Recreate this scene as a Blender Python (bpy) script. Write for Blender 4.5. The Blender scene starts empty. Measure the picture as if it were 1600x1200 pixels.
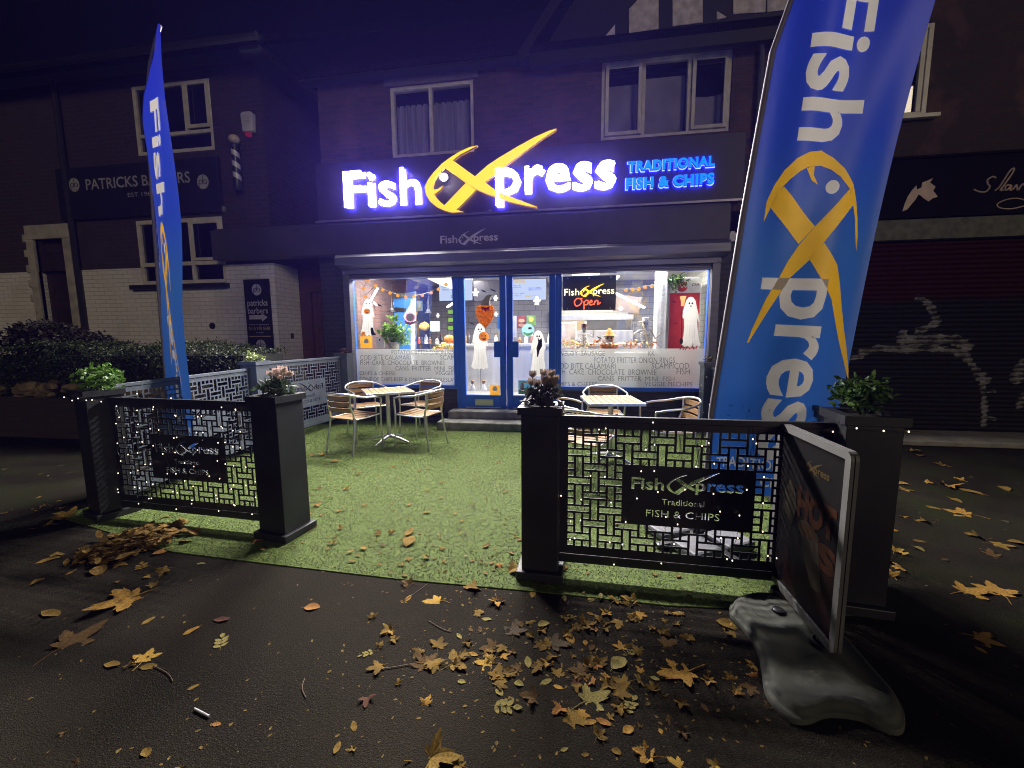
import bpy, bmesh, math, random
from mathutils import Vector, Matrix
SC = bpy.context.scene
COL = SC.collection
R = math.radians
rnd = random.Random(11)

# ---------------------------------------------------------------- camera
F_PX, PITCH, YAW, ROLL = 641.5, R(6.7245), R(-8.849), R(-.379)
EYE = Vector((0, -6.6147, 1.45))
_fw = Vector((math.sin(YAW) * math.cos(PITCH), math.cos(YAW) * math.cos(PITCH), -math.sin(PITCH)))
_r0 = Vector((math.cos(YAW), -math.sin(YAW), 0))
_u0 = _r0.cross(_fw)
_ri = math.cos(ROLL) * _r0 + math.sin(ROLL) * _u0
_up = -math.sin(ROLL) * _r0 + math.cos(ROLL) * _u0
cd = bpy.data.cameras.new("camera")
cd.sensor_width = 36
cd.lens = 36 * F_PX / 1600
cd.clip_start, cd.clip_end = .02, 500
cam = bpy.data.objects.new("camera", cd)
COL.objects.link(cam)
m = Matrix((_ri, _up, -_fw)).transposed().to_4x4()
m.translation = EYE
cam.matrix_world = m
SC.camera = cam

# ---------------------------------------------------------------- sky, sun lamp standing in for a street light, exposure
w = bpy.data.worlds.new("World")
SC.world = w
w.use_nodes = True
nt = w.node_tree
bg = nt.nodes["Background"]
sky = nt.nodes.new("ShaderNodeTexSky")
sky.sky_type = 'NISHITA'
sky.sun_disc = False
sky.sun_elevation = R(-4)
sky.sun_rotation = R(150)
nt.links.new(sky.outputs[0], bg.inputs[0])
bg.inputs[1].default_value = .02
sd = bpy.data.lights.new("sun", 'SUN')
sd.energy = .17
sd.angle = R(14)
sd.color = (1, .84, .62)
sun = bpy.data.objects.new("sun", sd)
COL.objects.link(sun)
sun.location = (10, -14, 9)
sun.rotation_euler = (Vector((-.50, .80, -.26))).to_track_quat('-Z', 'Y').to_euler()
SC.view_settings.view_transform = 'Standard'
SC.view_settings.look = 'None'
SC.view_settings.exposure = 1.5
SC.view_settings.gamma = 1
SC.render.engine = 'CYCLES'
SC.cycles.use_denoising = True
SC.cycles.filter_width = 1.0
SC.cycles.max_bounces = 7
SC.cycles.transparent_max_bounces = 16
SC.cycles.sample_clamp_indirect = 4
SC.cycles.caustics_reflective = False
SC.cycles.caustics_refractive = False

# ---------------------------------------------------------------- measuring: a pixel of the 1600x1200 photo on a known plane
def ray(px, py): return _fw + _ri * ((px - 800) / F_PX) - _up * ((py - 600) / F_PX)
def ony(px, py, y):
    d = ray(px, py); return EYE + d * ((y - EYE.y) / d.y)
def onz(px, py, z=0.):
    d = ray(px, py); return EYE + d * ((z - EYE.z) / d.z)
def onx(px, py, x):
    d = ray(px, py); return EYE + d * ((x - EYE.x) / d.x)
def xz(px, py, y):
    p = ony(px, py, y); return (p.x, p.z)

# ---------------------------------------------------------------- materials
def new_mat(name):
    ma = bpy.data.materials.new(name); ma.use_nodes = True
    t = ma.node_tree; return ma, t, t.nodes["Principled BSDF"]
def N(t, kind, **kw):
    n = t.nodes.new("ShaderNode" + kind)
    for k, v in kw.items():
        if k.startswith('i_'): n.inputs[k[2:].replace('_', ' ')].default_value = v
        else: setattr(n, k, v)
    return n
def c4(c): return (c[0], c[1], c[2], 1)
def noise_mix(t, c1, c2, scale, detail=4, lo=.35, hi=.65, coord='Object', stretch=None):
    tc = N(t, 'TexCoord'); nz = N(t, 'TexNoise', i_Scale=scale, i_Detail=detail)
    if stretch:
        mp = N(t, 'Mapping'); mp.inputs['Scale'].default_value = stretch
        t.links.new(tc.outputs[coord], mp.inputs[0]); t.links.new(mp.outputs[0], nz.inputs[0])
    else: t.links.new(tc.outputs[coord], nz.inputs[0])
    mr = N(t, 'MapRange'); mr.inputs[1].default_value = lo; mr.inputs[2].default_value = hi
    t.links.new(nz.outputs[0], mr.inputs[0])
    mx = N(t, 'MixRGB'); mx.inputs[1].default_value = c4(c1); mx.inputs[2].default_value = c4(c2)
    t.links.new(mr.outputs[0], mx.inputs[0])
    return mx.outputs[0], nz
def bump(t, b, height, strength=.3, dist=.01):
    bp = N(t, 'Bump', i_Strength=strength, i_Distance=dist)
    t.links.new(height, bp.inputs['Height']); t.links.new(bp.outputs[0], b.inputs['Normal'])
def M(name, col, rough=.6, metal=0, var=.14, scale=6, bmp=0, bscale=80, spec=.5, trans=0, stretch=None):
    ma, t, b = new_mat(name)
    lo = [c * (1 - var) for c in col]; hi = [min(1, c * (1 + var)) for c in col]
    o, _ = noise_mix(t, lo, hi, scale, stretch=stretch)
    t.links.new(o, b.inputs['Base Color'])
    b.inputs['Roughness'].default_value = rough; b.inputs['Metallic'].default_value = metal
    b.inputs['Specular IOR Level'].default_value = spec
    if bmp:
        tc = N(t, 'TexCoord'); nz = N(t, 'TexNoise', i_Scale=bscale, i_Detail=3)
        t.links.new(tc.outputs['Object'], nz.inputs[0]); bump(t, b, nz.outputs[0], bmp)
    if trans:
        tr = N(t, 'BsdfTranslucent'); t.links.new(o, tr.inputs[0])
        ms = N(t, 'MixShader'); ms.inputs[0].default_value = trans
        out = t.nodes["Material Output"]
        t.links.new(b.outputs[0], ms.inputs[1]); t.links.new(tr.outputs[0], ms.inputs[2]); t.links.new(ms.outputs[0], out.inputs[0])
    return ma
def EM(name, col, strength, sample=True):
    ma, t, b = new_mat(name)
    t.nodes.remove(b); e = N(t, 'Emission'); e.inputs[0].default_value = c4(col); e.inputs[1].default_value = strength
    t.links.new(e.outputs[0], t.nodes["Material Output"].inputs[0])
    if not sample: ma.cycles.emission_sampling = 'NONE'
    return ma
def BRICK(name, c1, c2, mortar, bw=.225, rh=.075, ms=.012, rough=.85, bmp=.5, patch=None, patch_amt=.5):
    ma, t, b = new_mat(name)
    tc = N(t, 'TexCoord'); sp = N(t, 'SeparateXYZ'); t.links.new(tc.outputs['Object'], sp.inputs[0])
    ad = N(t, 'Math', operation='ADD'); t.links.new(sp.outputs[0], ad.inputs[0]); t.links.new(sp.outputs[1], ad.inputs[1])
    cb = N(t, 'CombineXYZ'); t.links.new(ad.outputs[0], cb.inputs[0]); t.links.new(sp.outputs[2], cb.inputs[1])
    br = N(t, 'TexBrick'); t.links.new(cb.outputs[0], br.inputs[0])
    br.inputs['Scale'].default_value = 1; br.inputs['Brick Width'].default_value = bw; br.inputs['Row Height'].default_value = rh
    br.inputs['Mortar Size'].default_value = ms; br.inputs['Mortar Smooth'].default_value = .3
    br.inputs['Color1'].default_value = c4(c1); br.inputs['Color2'].default_value = c4(c2); br.inputs['Mortar'].default_value = c4(mortar)
    nz = N(t, 'TexNoise', i_Scale=1.3, i_Detail=6); t.links.new(tc.outputs['Object'], nz.inputs[0])
    mr = N(t, 'MapRange'); mr.inputs[1].default_value = .52; mr.inputs[2].default_value = .66; t.links.new(nz.outputs[0], mr.inputs[0])
    mu = N(t, 'Math', operation='MULTIPLY'); mu.inputs[1].default_value = patch_amt; t.links.new(mr.outputs[0], mu.inputs[0])
    mx = N(t, 'MixRGB'); t.links.new(mu.outputs[0], mx.inputs[0]); t.links.new(br.outputs[0], mx.inputs[1])
    mx.inputs[2].default_value = c4(patch or [c * .55 for c in c1])
    t.links.new(mx.outputs[0], b.inputs['Base Color']); b.inputs['Roughness'].default_value = rough
    n2 = N(t, 'TexNoise', i_Scale=45, i_Detail=3); t.links.new(tc.outputs['Object'], n2.inputs[0])
    m2 = N(t, 'Math', operation='MULTIPLY_ADD'); m2.inputs[1].default_value = -1.2; t.links.new(br.outputs['Fac'], m2.inputs[0]); t.links.new(n2.outputs[0], m2.inputs[2])
    bump(t, b, m2.outputs[0], bmp, .012)
    return ma
def GLASS(name, tint=(1, 1, 1), refl=.06, rough=.02, dark=0):
    ma, t, b = new_mat(name); t.nodes.remove(b)
    tr = N(t, 'BsdfTransparent'); tr.inputs[0].default_value = c4([c * (1 - dark) for c in tint])
    gl = N(t, 'BsdfGlossy'); gl.inputs['Roughness'].default_value = rough
    lw = N(t, 'LayerWeight'); lw.inputs[0].default_value = .25
    mr = N(t, 'MapRange'); mr.inputs[3].default_value = refl; mr.inputs[4].default_value = .6
    t.links.new(lw.outputs['Facing'], mr.inputs[0])
    ms = N(t, 'MixShader'); t.links.new(mr.outputs[0], ms.inputs[0]); t.links.new(tr.outputs[0], ms.inputs[1]); t.links.new(gl.outputs[0], ms.inputs[2])
    t.links.new(ms.outputs[0], t.nodes["Material Output"].inputs[0]); return ma
def FILM(name, col, opacity, transl=.5):
    ma, t, b = new_mat(name); t.nodes.remove(b)
    tr = N(t, 'BsdfTransparent'); df = N(t, 'BsdfDiffuse'); tl = N(t, 'BsdfTranslucent')
    df.inputs[0].default_value = c4(col); tl.inputs[0].default_value = c4(col)
    a = N(t, 'MixShader'); a.inputs[0].default_value = transl; t.links.new(df.outputs[0], a.inputs[1]); t.links.new(tl.outputs[0], a.inputs[2])
    c = N(t, 'MixShader'); c.inputs[0].default_value = opacity; t.links.new(tr.outputs[0], c.inputs[1]); t.links.new(a.outputs[0], c.inputs[2])
    t.links.new(c.outputs[0], t.nodes["Material Output"].inputs[0]); return ma

# ---------------------------------------------------------------- mesh helpers
class MB:
    def __init__(s): s.v = []; s.f = []
    def add(s, vs, fs):
        o = len(s.v); s.v += [tuple(p) for p in vs]; s.f += [tuple(i + o for i in f) for f in fs]; return s
    def box(s, x0, x1, y0, y1, z0, z1):
        if x0 > x1: x0, x1 = x1, x0
        if y0 > y1: y0, y1 = y1, y0
        if z0 > z1: z0, z1 = z1, z0
        return s.add([(x, y, z) for z in (z0, z1) for y in (y0, y1) for x in (x0, x1)],
                     [(0, 2, 3, 1), (4, 5, 7, 6), (0, 1, 5, 4), (2, 6, 7, 3), (0, 4, 6, 2), (1, 3, 7, 5)])
    def obox(s, c, size, rot=(0, 0, 0)):
        from mathutils import Euler
        e = Euler(rot).to_matrix(); hx, hy, hz = [a / 2 for a in size]; c = Vector(c)
        vs = [c + e @ Vector((x, y, z)) for z in (-hz, hz) for y in (-hy, hy) for x in (-hx, hx)]
        return s.add(vs, [(0, 2, 3, 1), (4, 5, 7, 6), (0, 1, 5, 4), (2, 6, 7, 3), (0, 4, 6, 2), (1, 3, 7, 5)])
    def prism(s, pts, y0, y1, ax='y'):
        "outline in the x-z plane given depth in y (or in x-y given depth in z, or y-z given depth in x)"
        n = len(pts)
        f = {'y': lambda a, b, d: (a, d, b), 'z': lambda a, b, d: (a, b, d), 'x': lambda a, b, d: (d, a, b)}[ax]
        vs = [f(a, b, y0) for a, b in pts] + [f(a, b, y1) for a, b in pts]
        fs = [tuple(range(n)), tuple(range(2 * n - 1, n - 1, -1))] + [(i, i + n, (i + 1) % n + n, (i + 1) % n) for i in range(n)]
        return s.add(vs, fs)
    def tube(s, pts, r, n=8, closed=False, caps=True):
        pts = [Vector(p) for p in pts]; m_ = len(pts); rs = r if isinstance(r, (list, tuple)) else [r] * m_
        vs = []; prev = None
        for i, p in enumerate(pts):
            if closed: d = pts[(i + 1) % m_] - pts[i - 1]
            else: d = pts[min(i + 1, m_ - 1)] - pts[max(i - 1, 0)]
            d = d.normalized() if d.length > 1e-9 else Vector((0, 0, 1))
            if prev is None: a = d.orthogonal().normalized()
            else:
                a = prev - d * prev.dot(d)
                a = a.normalized() if a.length > 1e-6 else d.orthogonal().normalized()
            prev = a; b = d.cross(a)
            vs += [p + (a * math.cos(2 * math.pi * k / n) + b * math.sin(2 * math.pi * k / n)) * rs[i] for k in range(n)]
        fs = []
        for i in range(m_ if closed else m_ - 1):
            j = (i + 1) % m_
            for k in range(n): fs.append((i * n + k, i * n + (k + 1) % n, j * n + (k + 1) % n, j * n + k))
        if caps and not closed: fs += [tuple(range(n - 1, -1, -1)), tuple(range((m_ - 1) * n, m_ * n))]
        return s.add(vs, fs)
    def lathe(s, prof, c=(0, 0, 0), n=20, axis='z'):
        c = Vector(c); vs = []
        for r_, h in prof:
            for k in range(n):
                a = 2 * math.pi * k / n
                p = (r_ * math.cos(a), r_ * math.sin(a), h)
                if axis == 'y': p = (p[0], h, p[1])
                if axis == 'x': p = (h, p[0], p[1])
                vs.append(c + Vector(p))
        fs = [(i * n + k, i * n + (k + 1) % n, (i + 1) * n + (k + 1) % n, (i + 1) * n + k) for i in range(len(prof) - 1) for k in range(n)]
        fs += [tuple(range(n - 1, -1, -1)), tuple(range((len(prof) - 1) * n, len(prof) * n))]
        return s.add(vs, fs)
    def ball(s, c, r, n=12, m_=8):
        if not isinstance(r, (tuple, list)): r = (r, r, r)
        c = Vector(c); vs = []
        for i in range(m_ + 1):
            t = math.pi * i / m_
            for k in range(n):
                a = 2 * math.pi * k / n
                vs.append(c + Vector((r[0] * math.sin(t) * math.cos(a), r[1] * math.sin(t) * math.sin(a), r[2] * math.cos(t))))
        return s.add(vs, [(i * n + k, (i + 1) * n + k, (i + 1) * n + (k + 1) % n, i * n + (k + 1) % n) for i in range(m_) for k in range(n)])
    def xf(s, mat):
        s.v = [tuple(mat @ Vector(p)) for p in s.v]; return s
    def join(s, o, mat=None):
        return s.add([mat @ Vector(p) for p in o.v] if mat else o.v, o.f)
    def build(s, name, ma, parent=None, bevel=0, smooth=False, world=True, weld=False):
        me = bpy.data.meshes.new(name)
        off = Vector((0, 0, 0))
        if parent is not None and world: off = root_loc(parent)
        me.from_pydata([tuple(Vector(p) - off) for p in s.v], [], s.f)
        me.update()
        bm = bmesh.new(); bm.from_mesh(me)
        if weld: bmesh.ops.remove_doubles(bm, verts=bm.verts, dist=1e-5)
        bmesh.ops.recalc_face_normals(bm, faces=bm.faces)
        if smooth:
            for fc in bm.faces: fc.smooth = True
            for e in bm.edges:
                if len(e.link_faces) == 2 and e.calc_face_angle(0) > R(38): e.smooth = False
        bm.to_mesh(me); bm.free()
        o = bpy.data.objects.new(name, me); COL.objects.link(o)
        if ma is not None: me.materials.append(ma)
        if parent is not None: o.parent = parent
        if bevel:
            bv = o.modifiers.new("edge", 'BEVEL'); bv.width = bevel; bv.segments = 2; bv.limit_method = 'ANGLE'; bv.angle_limit = R(40)
        return o
def root_loc(p):
    v = Vector((0, 0, 0))
    while p is not None: v = v + p.location; p = p.parent
    return v
def tag(o, label=None, cat=None, group=None, kind=None):
    if label: o['label'] = label
    if cat: o['category'] = cat
    if group: o['group'] = group
    if kind: o['kind'] = kind
    return o
def thing(name, label, cat, loc=(0, 0, 0), rz=0, group=None):
    o = bpy.data.objects.new(name, None); COL.objects.link(o)
    o.location = loc; o.rotation_euler = (0, 0, rz); o.empty_display_size = .1
    return tag(o, label, cat, group)
def dup(o, loc, rz, label=None, group=None):
    def cp(a, parent):
        c = a.copy(); COL.objects.link(c)
        if parent is not None: c.parent = parent
        for ch in a.children: cp(ch, c)
        return c
    r_ = cp(o, None); r_.location = loc; r_.rotation_euler = (0, 0, rz)
    if label: r_['label'] = label
    if group: r_['group'] = group
    return r_

# ---------------------------------------------------------------- lettering
def text2d(s, size=1., bold=0., sx=1., shear=0., spacing=1., align='LEFT', extr=0., res=3):
    cu = bpy.data.curves.new("lettering", 'FONT'); cu.body = s; cu.size = size; cu.offset = bold; cu.shear = shear
    cu.space_character = spacing; cu.align_x = align; cu.extrude = extr; cu.resolution_u = res
    ob = bpy.data.objects.new("lettering", cu)
    me = ob.to_mesh()
    vs = [(v.co.x * sx, v.co.y, v.co.z) for v in me.vertices]; fs = [tuple(p.vertices) for p in me.polygons]
    ob.to_mesh_clear(); bpy.data.objects.remove(ob); bpy.data.curves.remove(cu)
    return vs, fs
def text_fit(s, x0, x1, z0, z1, bold=0., shear=0., extr=0., res=3, spacing=1.):
    "lettering whose ink fills the box x0..x1, z0..z1; returns (u, v, depth) vertices"
    vs, fs = text2d(s, 1., bold, 1., shear, spacing, extr=extr, res=res)
    a = min(v[0] for v in vs); b = max(v[0] for v in vs); c = min(v[1] for v in vs); d = max(v[1] for v in vs)
    return [(x0 + (v[0] - a) / (b - a) * (x1 - x0), z0 + (v[1] - c) / (d - c) * (z1 - z0), v[2]) for v in vs], fs
def flat_text(mb, s, x0, x1, z0, z1, y, bold=0., shear=0., extr=0., res=3, spacing=1.):
    vs, fs = text_fit(s, x0, x1, z0, z1, bold, shear, extr, res, spacing)
    return mb.add([(u, y - d, v) for u, v, d in vs], fs)
def outline_loops(vs, fs):
    cnt = {}
    for f in fs:
        for i in range(len(f)):
            a, b = f[i], f[(i + 1) % len(f)]; cnt.setdefault((min(a, b), max(a, b)), []).append((a, b))
    nxt = {}
    for e, l in cnt.items():
        if len(l) == 1: nxt.setdefault(l[0][0], []).append(l[0][1])
    loops = []
    while nxt:
        st = next(iter(nxt)); lp = [st]; cur = nxt[st].pop()
        if not nxt[st]: del nxt[st]
        while cur != st and cur in nxt:
            lp.append(cur); n_ = nxt[cur].pop()
            if not nxt[cur]: del nxt[cur]
            cur = n_
        if len(lp) > 2: loops.append([(vs[i][0], vs[i][1]) for i in lp])
    return loops
def sheet_with_holes(loops, thick):
    "a flat sheet (u, v) with every inner loop cut out of it, given thickness"
    cu = bpy.data.curves.new("sheet", 'CURVE'); cu.dimensions = '2D'; cu.fill_mode = 'BOTH'; cu.extrude = thick / 2
    for lp in loops:
        sp = cu.splines.new('POLY'); sp.points.add(len(lp) - 1); sp.use_cyclic_u = True
        for p, (a, b) in zip(sp.points, lp): p.co = (a, b, 0, 1)
    ob = bpy.data.objects.new("sheet", cu); me = ob.to_mesh()
    vs = [tuple(v.co) for v in me.vertices]; fs = [tuple(p.vertices) for p in me.polygons]
    ob.to_mesh_clear(); bpy.data.objects.remove(ob); bpy.data.curves.remove(cu)
    return vs, fs
def drape(mb, func, xs=(), zs=()):
    "cut a flat x-z mesh along the given lines, then push every vertex to y = func(x, z) + its own y"
    me = bpy.data.meshes.new("d"); me.from_pydata(mb.v, [], mb.f); bm = bmesh.new(); bm.from_mesh(me)
    for a in xs: bmesh.ops.bisect_plane(bm, geom=bm.verts[:] + bm.edges[:] + bm.faces[:], plane_co=(a, 0, 0), plane_no=(1, 0, 0))
    for a in zs: bmesh.ops.bisect_plane(bm, geom=bm.verts[:] + bm.edges[:] + bm.faces[:], plane_co=(0, 0, a), plane_no=(0, 0, 1))
    bm.verts.index_update()
    o = MB(); o.v = [(v.co.x, v.co.y + func(v.co.x, v.co.z), v.co.z) for v in bm.verts]; o.f = [tuple(v.index for v in f.verts) for f in bm.faces]
    bm.free(); bpy.data.meshes.remove(me); return o
def frange(a, b, st):
    o = []; x = a
    while x < b: o.append(x); x += st
    return o

# the fish emblem and lettering of the shop, traced off the big sign: zoomed pixel -> unit square of the sign (u: 0..1 over 4.22 m)
def zpt(u, v): return xz(520 + u / 3.478, 180 + v / 3.478, -.26)
FISH_ARC = [(787, 161), (740, 172), (690, 195), (640, 225), (590, 262), (545, 310), (515, 350), (497, 392), (505, 430), (525, 465), (560, 495), (605, 516),
            (650, 528), (713, 525), (660, 510), (632, 500), (605, 488), (585, 472), (562, 448), (548, 425), (540, 385), (550, 350), (570, 318), (603, 282), (650, 243), (690, 212), (740, 187)]
FISH_BACK = [(640, 250), (650, 243), (770, 330), (830, 365), (885, 408), (1000, 455), (1110, 496), (1110, 501), (1060, 493), (960, 470), (880, 441), (830, 425), (780, 402), (720, 364), (650, 312), (606, 282)]
FISH_TAIL_A = [(606, 487), (722, 366), (778, 404), (700, 484), (668, 514), (635, 503)]
FISH_TAIL_B = [(772, 330), (840, 270), (900, 230), (1000, 170), (1100, 115), (1180, 80), (1218, 70), (1205, 82), (1150, 116), (1050, 190), (950, 265), (880, 322), (824, 364)]
FISH_MOUTH = [(541, 404), (570, 400), (597, 381), (585, 404), (552, 428)]
FISH_EYE = [(602 + 21 * math.cos(a * math.pi / 8), 336 + 21 * math.sin(a * math.pi / 8)) for a in range(16)]
LOGO_WORDS = [("Fish", (64, 476), None), ("press", (888, 1536), None)]
_O = Vector(xz(538, 325, -.26)); _W = xz(962, 300, -.26)[0] - _O.x
def unit(poly):
    o = []
    for p in poly:
        a = zpt(*p); o.append(((a[0] - _O.x) / _W, (a[1] - _O.y) / _W))
    return o
U_ARC, U_BACK, U_TA, U_TB, U_MOUTH, U_EYE = [unit(p) for p in (FISH_ARC, FISH_BACK, FISH_TAIL_A, FISH_TAIL_B, FISH_MOUTH, FISH_EYE)]
def _ub(u, v): a = zpt(u, v); return ((a[0] - _O.x) / _W, (a[1] - _O.y) / _W)
# word boxes in unit coordinates: Fish from base of F to top of h; press from descender to top
_f0 = _ub(64, 503); _f1 = (_ub(476, 480)[0], _ub(350, 285)[1]); _p0 = _ub(888, 495); _p1 = (_ub(1536, 380)[0], _ub(905, 288)[1])
def logo_text(word, bold=.03, extr=0., res=3):
    if word == 'Fish': return text_fit('Fish', _f0[0], _f1[0], _f0[1], _f1[1], bold, extr=extr, res=res)
    return text_fit('press', _p0[0], _p1[0], _p0[1], _p1[1], bold, extr=extr, res=res)
def logo_into(mb_text, mb_fish, fn, bold=.03, eye_in_text=True, mouth=True):
    "put the logo into two MBs; fn maps unit (u, v) to a 3-D point, third argument a small lift for overlaps"
    for wd in ('Fish', 'press'):
        vs, fs = logo_text(wd, bold); mb_text.add([fn(v[0], v[1], 2) for v in vs], fs)
    for i, p in enumerate((U_ARC, U_BACK, U_TA, U_TB) + ((U_MOUTH,) if mouth else ())):
        mb_fish.add([fn(a, b, (0, 1, 0, 0, 1)[i]) for a, b in p], [tuple(range(len(p)))])
    (mb_text if eye_in_text else mb_fish).add([fn(a, b, 1) for a, b in U_EYE], [tuple(range(16))])
# ================================================================ materials of the place
BR_SHOP = BRICK("shop_brick", (.11, .055, .048), (.07, .04, .038), (.075, .06, .06), patch=(.22, .11, .09), patch_amt=.35)
BR_DARK = BRICK("painted_brick", (.050, .050, .060), (.040, .040, .050), (.030, .030, .036), rough=.6, ms=.014, patch_amt=.3)
BR_BARB = BRICK("barber_brick", (.050, .026, .020), (.036, .021, .017), (.045, .038, .032))
BR_WHITE = BRICK("white_brick", (.80, .77, .71), (.75, .72, .66), (.50, .47, .42), ms=.006, patch=(.52, .48, .42), patch_amt=.4, bmp=.5)
BR_RED = BRICK("red_brick", (.10, .032, .024), (.07, .026, .02), (.05, .034, .03))
BR_TAT = BRICK("tattoo_brick", (.060, .032, .026), (.045, .026, .021), (.04, .034, .03), patch=(.20, .095, .07), patch_amt=.7)
TILE = BRICK("grey_tile", (.34, .34, .36), (.30, .30, .33), (.16, .16, .17), bw=.30, rh=.15, ms=.006, rough=.25, bmp=.2, patch_amt=0)
TILE_W = BRICK("cream_tile", (.66, .66, .60), (.62, .62, .57), (.40, .40, .36), bw=.20, rh=.10, ms=.006, rough=.2, bmp=.2, patch_amt=0)
UPVC = M("cream_frame", (.62, .58, .47), .4)
DARKFRAME = M("dark_fascia", (.032, .024, .042), .5, var=.08)
BAND = M("grey_fascia", (.055, .048, .062), .5, var=.12, scale=3)
STEELDARK = M("shutter_metal", (.17, .17, .21), .38, .35, var=.1, scale=3, stretch=(.4, 4, 8))
BLUE = M("blue_paint", (.030, .15, .74), .35, var=.06)
WGLASS = GLASS("shop_glass", refl=.05)
UGLASS = GLASS("upstairs_glass", (.88, .88, .92), refl=.07)
DGLASS = GLASS("dark_glass", (.3, .3, .36), refl=.035, dark=.2)
WHITE = M("white_paint", (.78, .78, .75), .5, var=.05)
CONC = M("concrete", (.20, .20, .19), .85, var=.3, scale=9, bmp=.3)
SLATE = BRICK("roof_slate", (.012, .012, .016), (.009, .009, .012), (.006, .006, .008), bw=.25, rh=.2, rough=.95)
SLATE.node_tree.nodes["Principled BSDF"].inputs['Specular IOR Level'].default_value = .08
TIMBER = M("black_timber", (.010, .010, .013), .6, var=.2, stretch=(2, 2, 12))
RENDER = M("cream_render", (.68, .62, .56), .9, var=.22, scale=9, bmp=.3)
CURTAIN = M("vertical_blind", (.60, .58, .60), .8, var=.25, scale=2, stretch=(14, 1, .6))
BLIND = M("roller_blind", (.62, .60, .62), .8, var=.15, scale=3)
ALU = M("aluminium", (.62, .62, .62), .28, .85, var=.06)
STEEL = M("stainless", (.55, .56, .58), .30, .8, var=.10, scale=2, stretch=(6, 6, .4))
DOORWOOD = M("dark_door", (.030, .016, .012), .5, var=.3)
BLACK = M("black_plastic", (.012, .012, .014), .45)
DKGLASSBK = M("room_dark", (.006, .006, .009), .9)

# ================================================================ ground
def ground_mat():
    ma, t, b = new_mat("asphalt")
    tc = N(t, 'TexCoord')
    base, nz = noise_mix(t, (.0110, .0092, .0066), (.0240, .0205, .0150), 1.1, detail=8)
    fine = N(t, 'TexNoise', i_Scale=130, i_Detail=4, i_Roughness=.7); t.links.new(tc.outputs['Object'], fine.inputs[0])
    vo = N(t, 'TexVoronoi', i_Scale=210); t.links.new(tc.outputs['Object'], vo.inputs[0])
    mr = N(t, 'MapRange'); mr.inputs[1].default_value = .54; mr.inputs[2].default_value = .68; t.links.new(fine.outputs[0], mr.inputs[0])
    chip = N(t, 'MixRGB'); t.links.new(mr.outputs[0], chip.inputs[0]); t.links.new(base, chip.inputs[1]); chip.inputs[2].default_value = (.050, .043, .033, 1)
    # moss that creeps over the old surface at both sides of the forecourt
    sp = N(t, 'SeparateXYZ'); t.links.new(tc.outputs['Object'], sp.inputs[0])
    ab = N(t, 'Math', operation='ADD'); ab.inputs[1].default_value = 1.1; t.links.new(sp.outputs[0], ab.inputs[0])
    ab2 = N(t, 'Math', operation='ABSOLUTE'); t.links.new(ab.outputs[0], ab2.inputs[0])
    side = N(t, 'MapRange'); side.inputs[1].default_value = 2.6; side.inputs[2].default_value = 3.4; t.links.new(ab2.outputs[0], side.inputs[0])
    mn = N(t, 'TexNoise', i_Scale=2.6, i_Detail=7); t.links.new(tc.outputs['Object'], mn.inputs[0])
    mm = N(t, 'MapRange'); mm.inputs[1].default_value = .45; mm.inputs[2].default_value = .6; t.links.new(mn.outputs[0], mm.inputs[0])
    mu = N(t, 'Math', operation='MULTIPLY'); t.links.new(side.outputs[0], mu.inputs[0]); t.links.new(mm.outputs[0], mu.inputs[1])
    m8 = N(t, 'Math', operation='MULTIPLY'); m8.inputs[1].default_value = .7; t.links.new(mu.outputs[0], m8.inputs[0])
    moss = N(t, 'MixRGB'); t.links.new(m8.outputs[0], moss.inputs[0]); t.links.new(chip.outputs[0], moss.inputs[1]); moss.inputs[2].default_value = (.020, .024, .009, 1)
    t.links.new(moss.outputs[0], b.inputs['Base Color'])
    b.inputs['Specular IOR Level'].default_value = .06
    rr, _ = noise_mix(t, (.85,) * 3, (1,) * 3, 2.2); t.links.new(rr, b.inputs['Roughness'])
    ad = N(t, 'Math', operation='ADD'); t.links.new(fine.outputs[0], ad.inputs[0]); t.links.new(vo.outputs['Distance'], ad.inputs[1])
    bump(t, b, ad.outputs[0], .6, .004)
    return ma
g = MB(); g.add([(-60, -40, 0), (60, -40, 0), (60, 60, 0), (-60, 60, 0)], [(0, 1, 2, 3)])
tag(g.build("asphalt_ground", ground_mat()), kind='structure')
TURF_Z = .006
turf_pts = [(-4.15, -4.02), (-2.7, -4.36), (-1.95, -4.40), (-1.0, -4.44), (-.2, -4.44), (.5, -4.46), (1.05, -4.42), (1.58, -4.40), (2.0, .0), (-4.25, .0)]
tb = MB(); tb.prism(turf_pts, 0.0005, TURF_Z, ax='z')
TURFBASE = M("turf_backing", (.062, .098, .010), .9, var=.35, scale=30)
tag(tb.build("turf_sheet", TURFBASE), kind='structure')
def turf_mat():
    ma, t, b = new_mat("turf_blades")
    o, _ = noise_mix(t, (.080, .128, .012), (.118, .170, .018), 3.0, detail=5)
    o2, _ = noise_mix(t, (.86, .86, .86), (1.1, 1.1, 1.1), 160, detail=2)
    mx = N(t, 'MixRGB', blend_type='MULTIPLY'); mx.inputs[0].default_value = 1; t.links.new(o, mx.inputs[1]); t.links.new(o2, mx.inputs[2])
    t.links.new(mx.outputs[0], b.inputs['Base Color']); b.inputs['Roughness'].default_value = .55
    return ma
def inside(x, y, poly):
    c = False
    for i in range(len(poly)):
        x1, y1 = poly[i]; x2, y2 = poly[i - 1]
        if (y1 > y) != (y2 > y) and x < (x2 - x1) * (y - y1) / (y2 - y1) + x1: c = not c
    return c
gb = MB()
vs, fs = [], []
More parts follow.
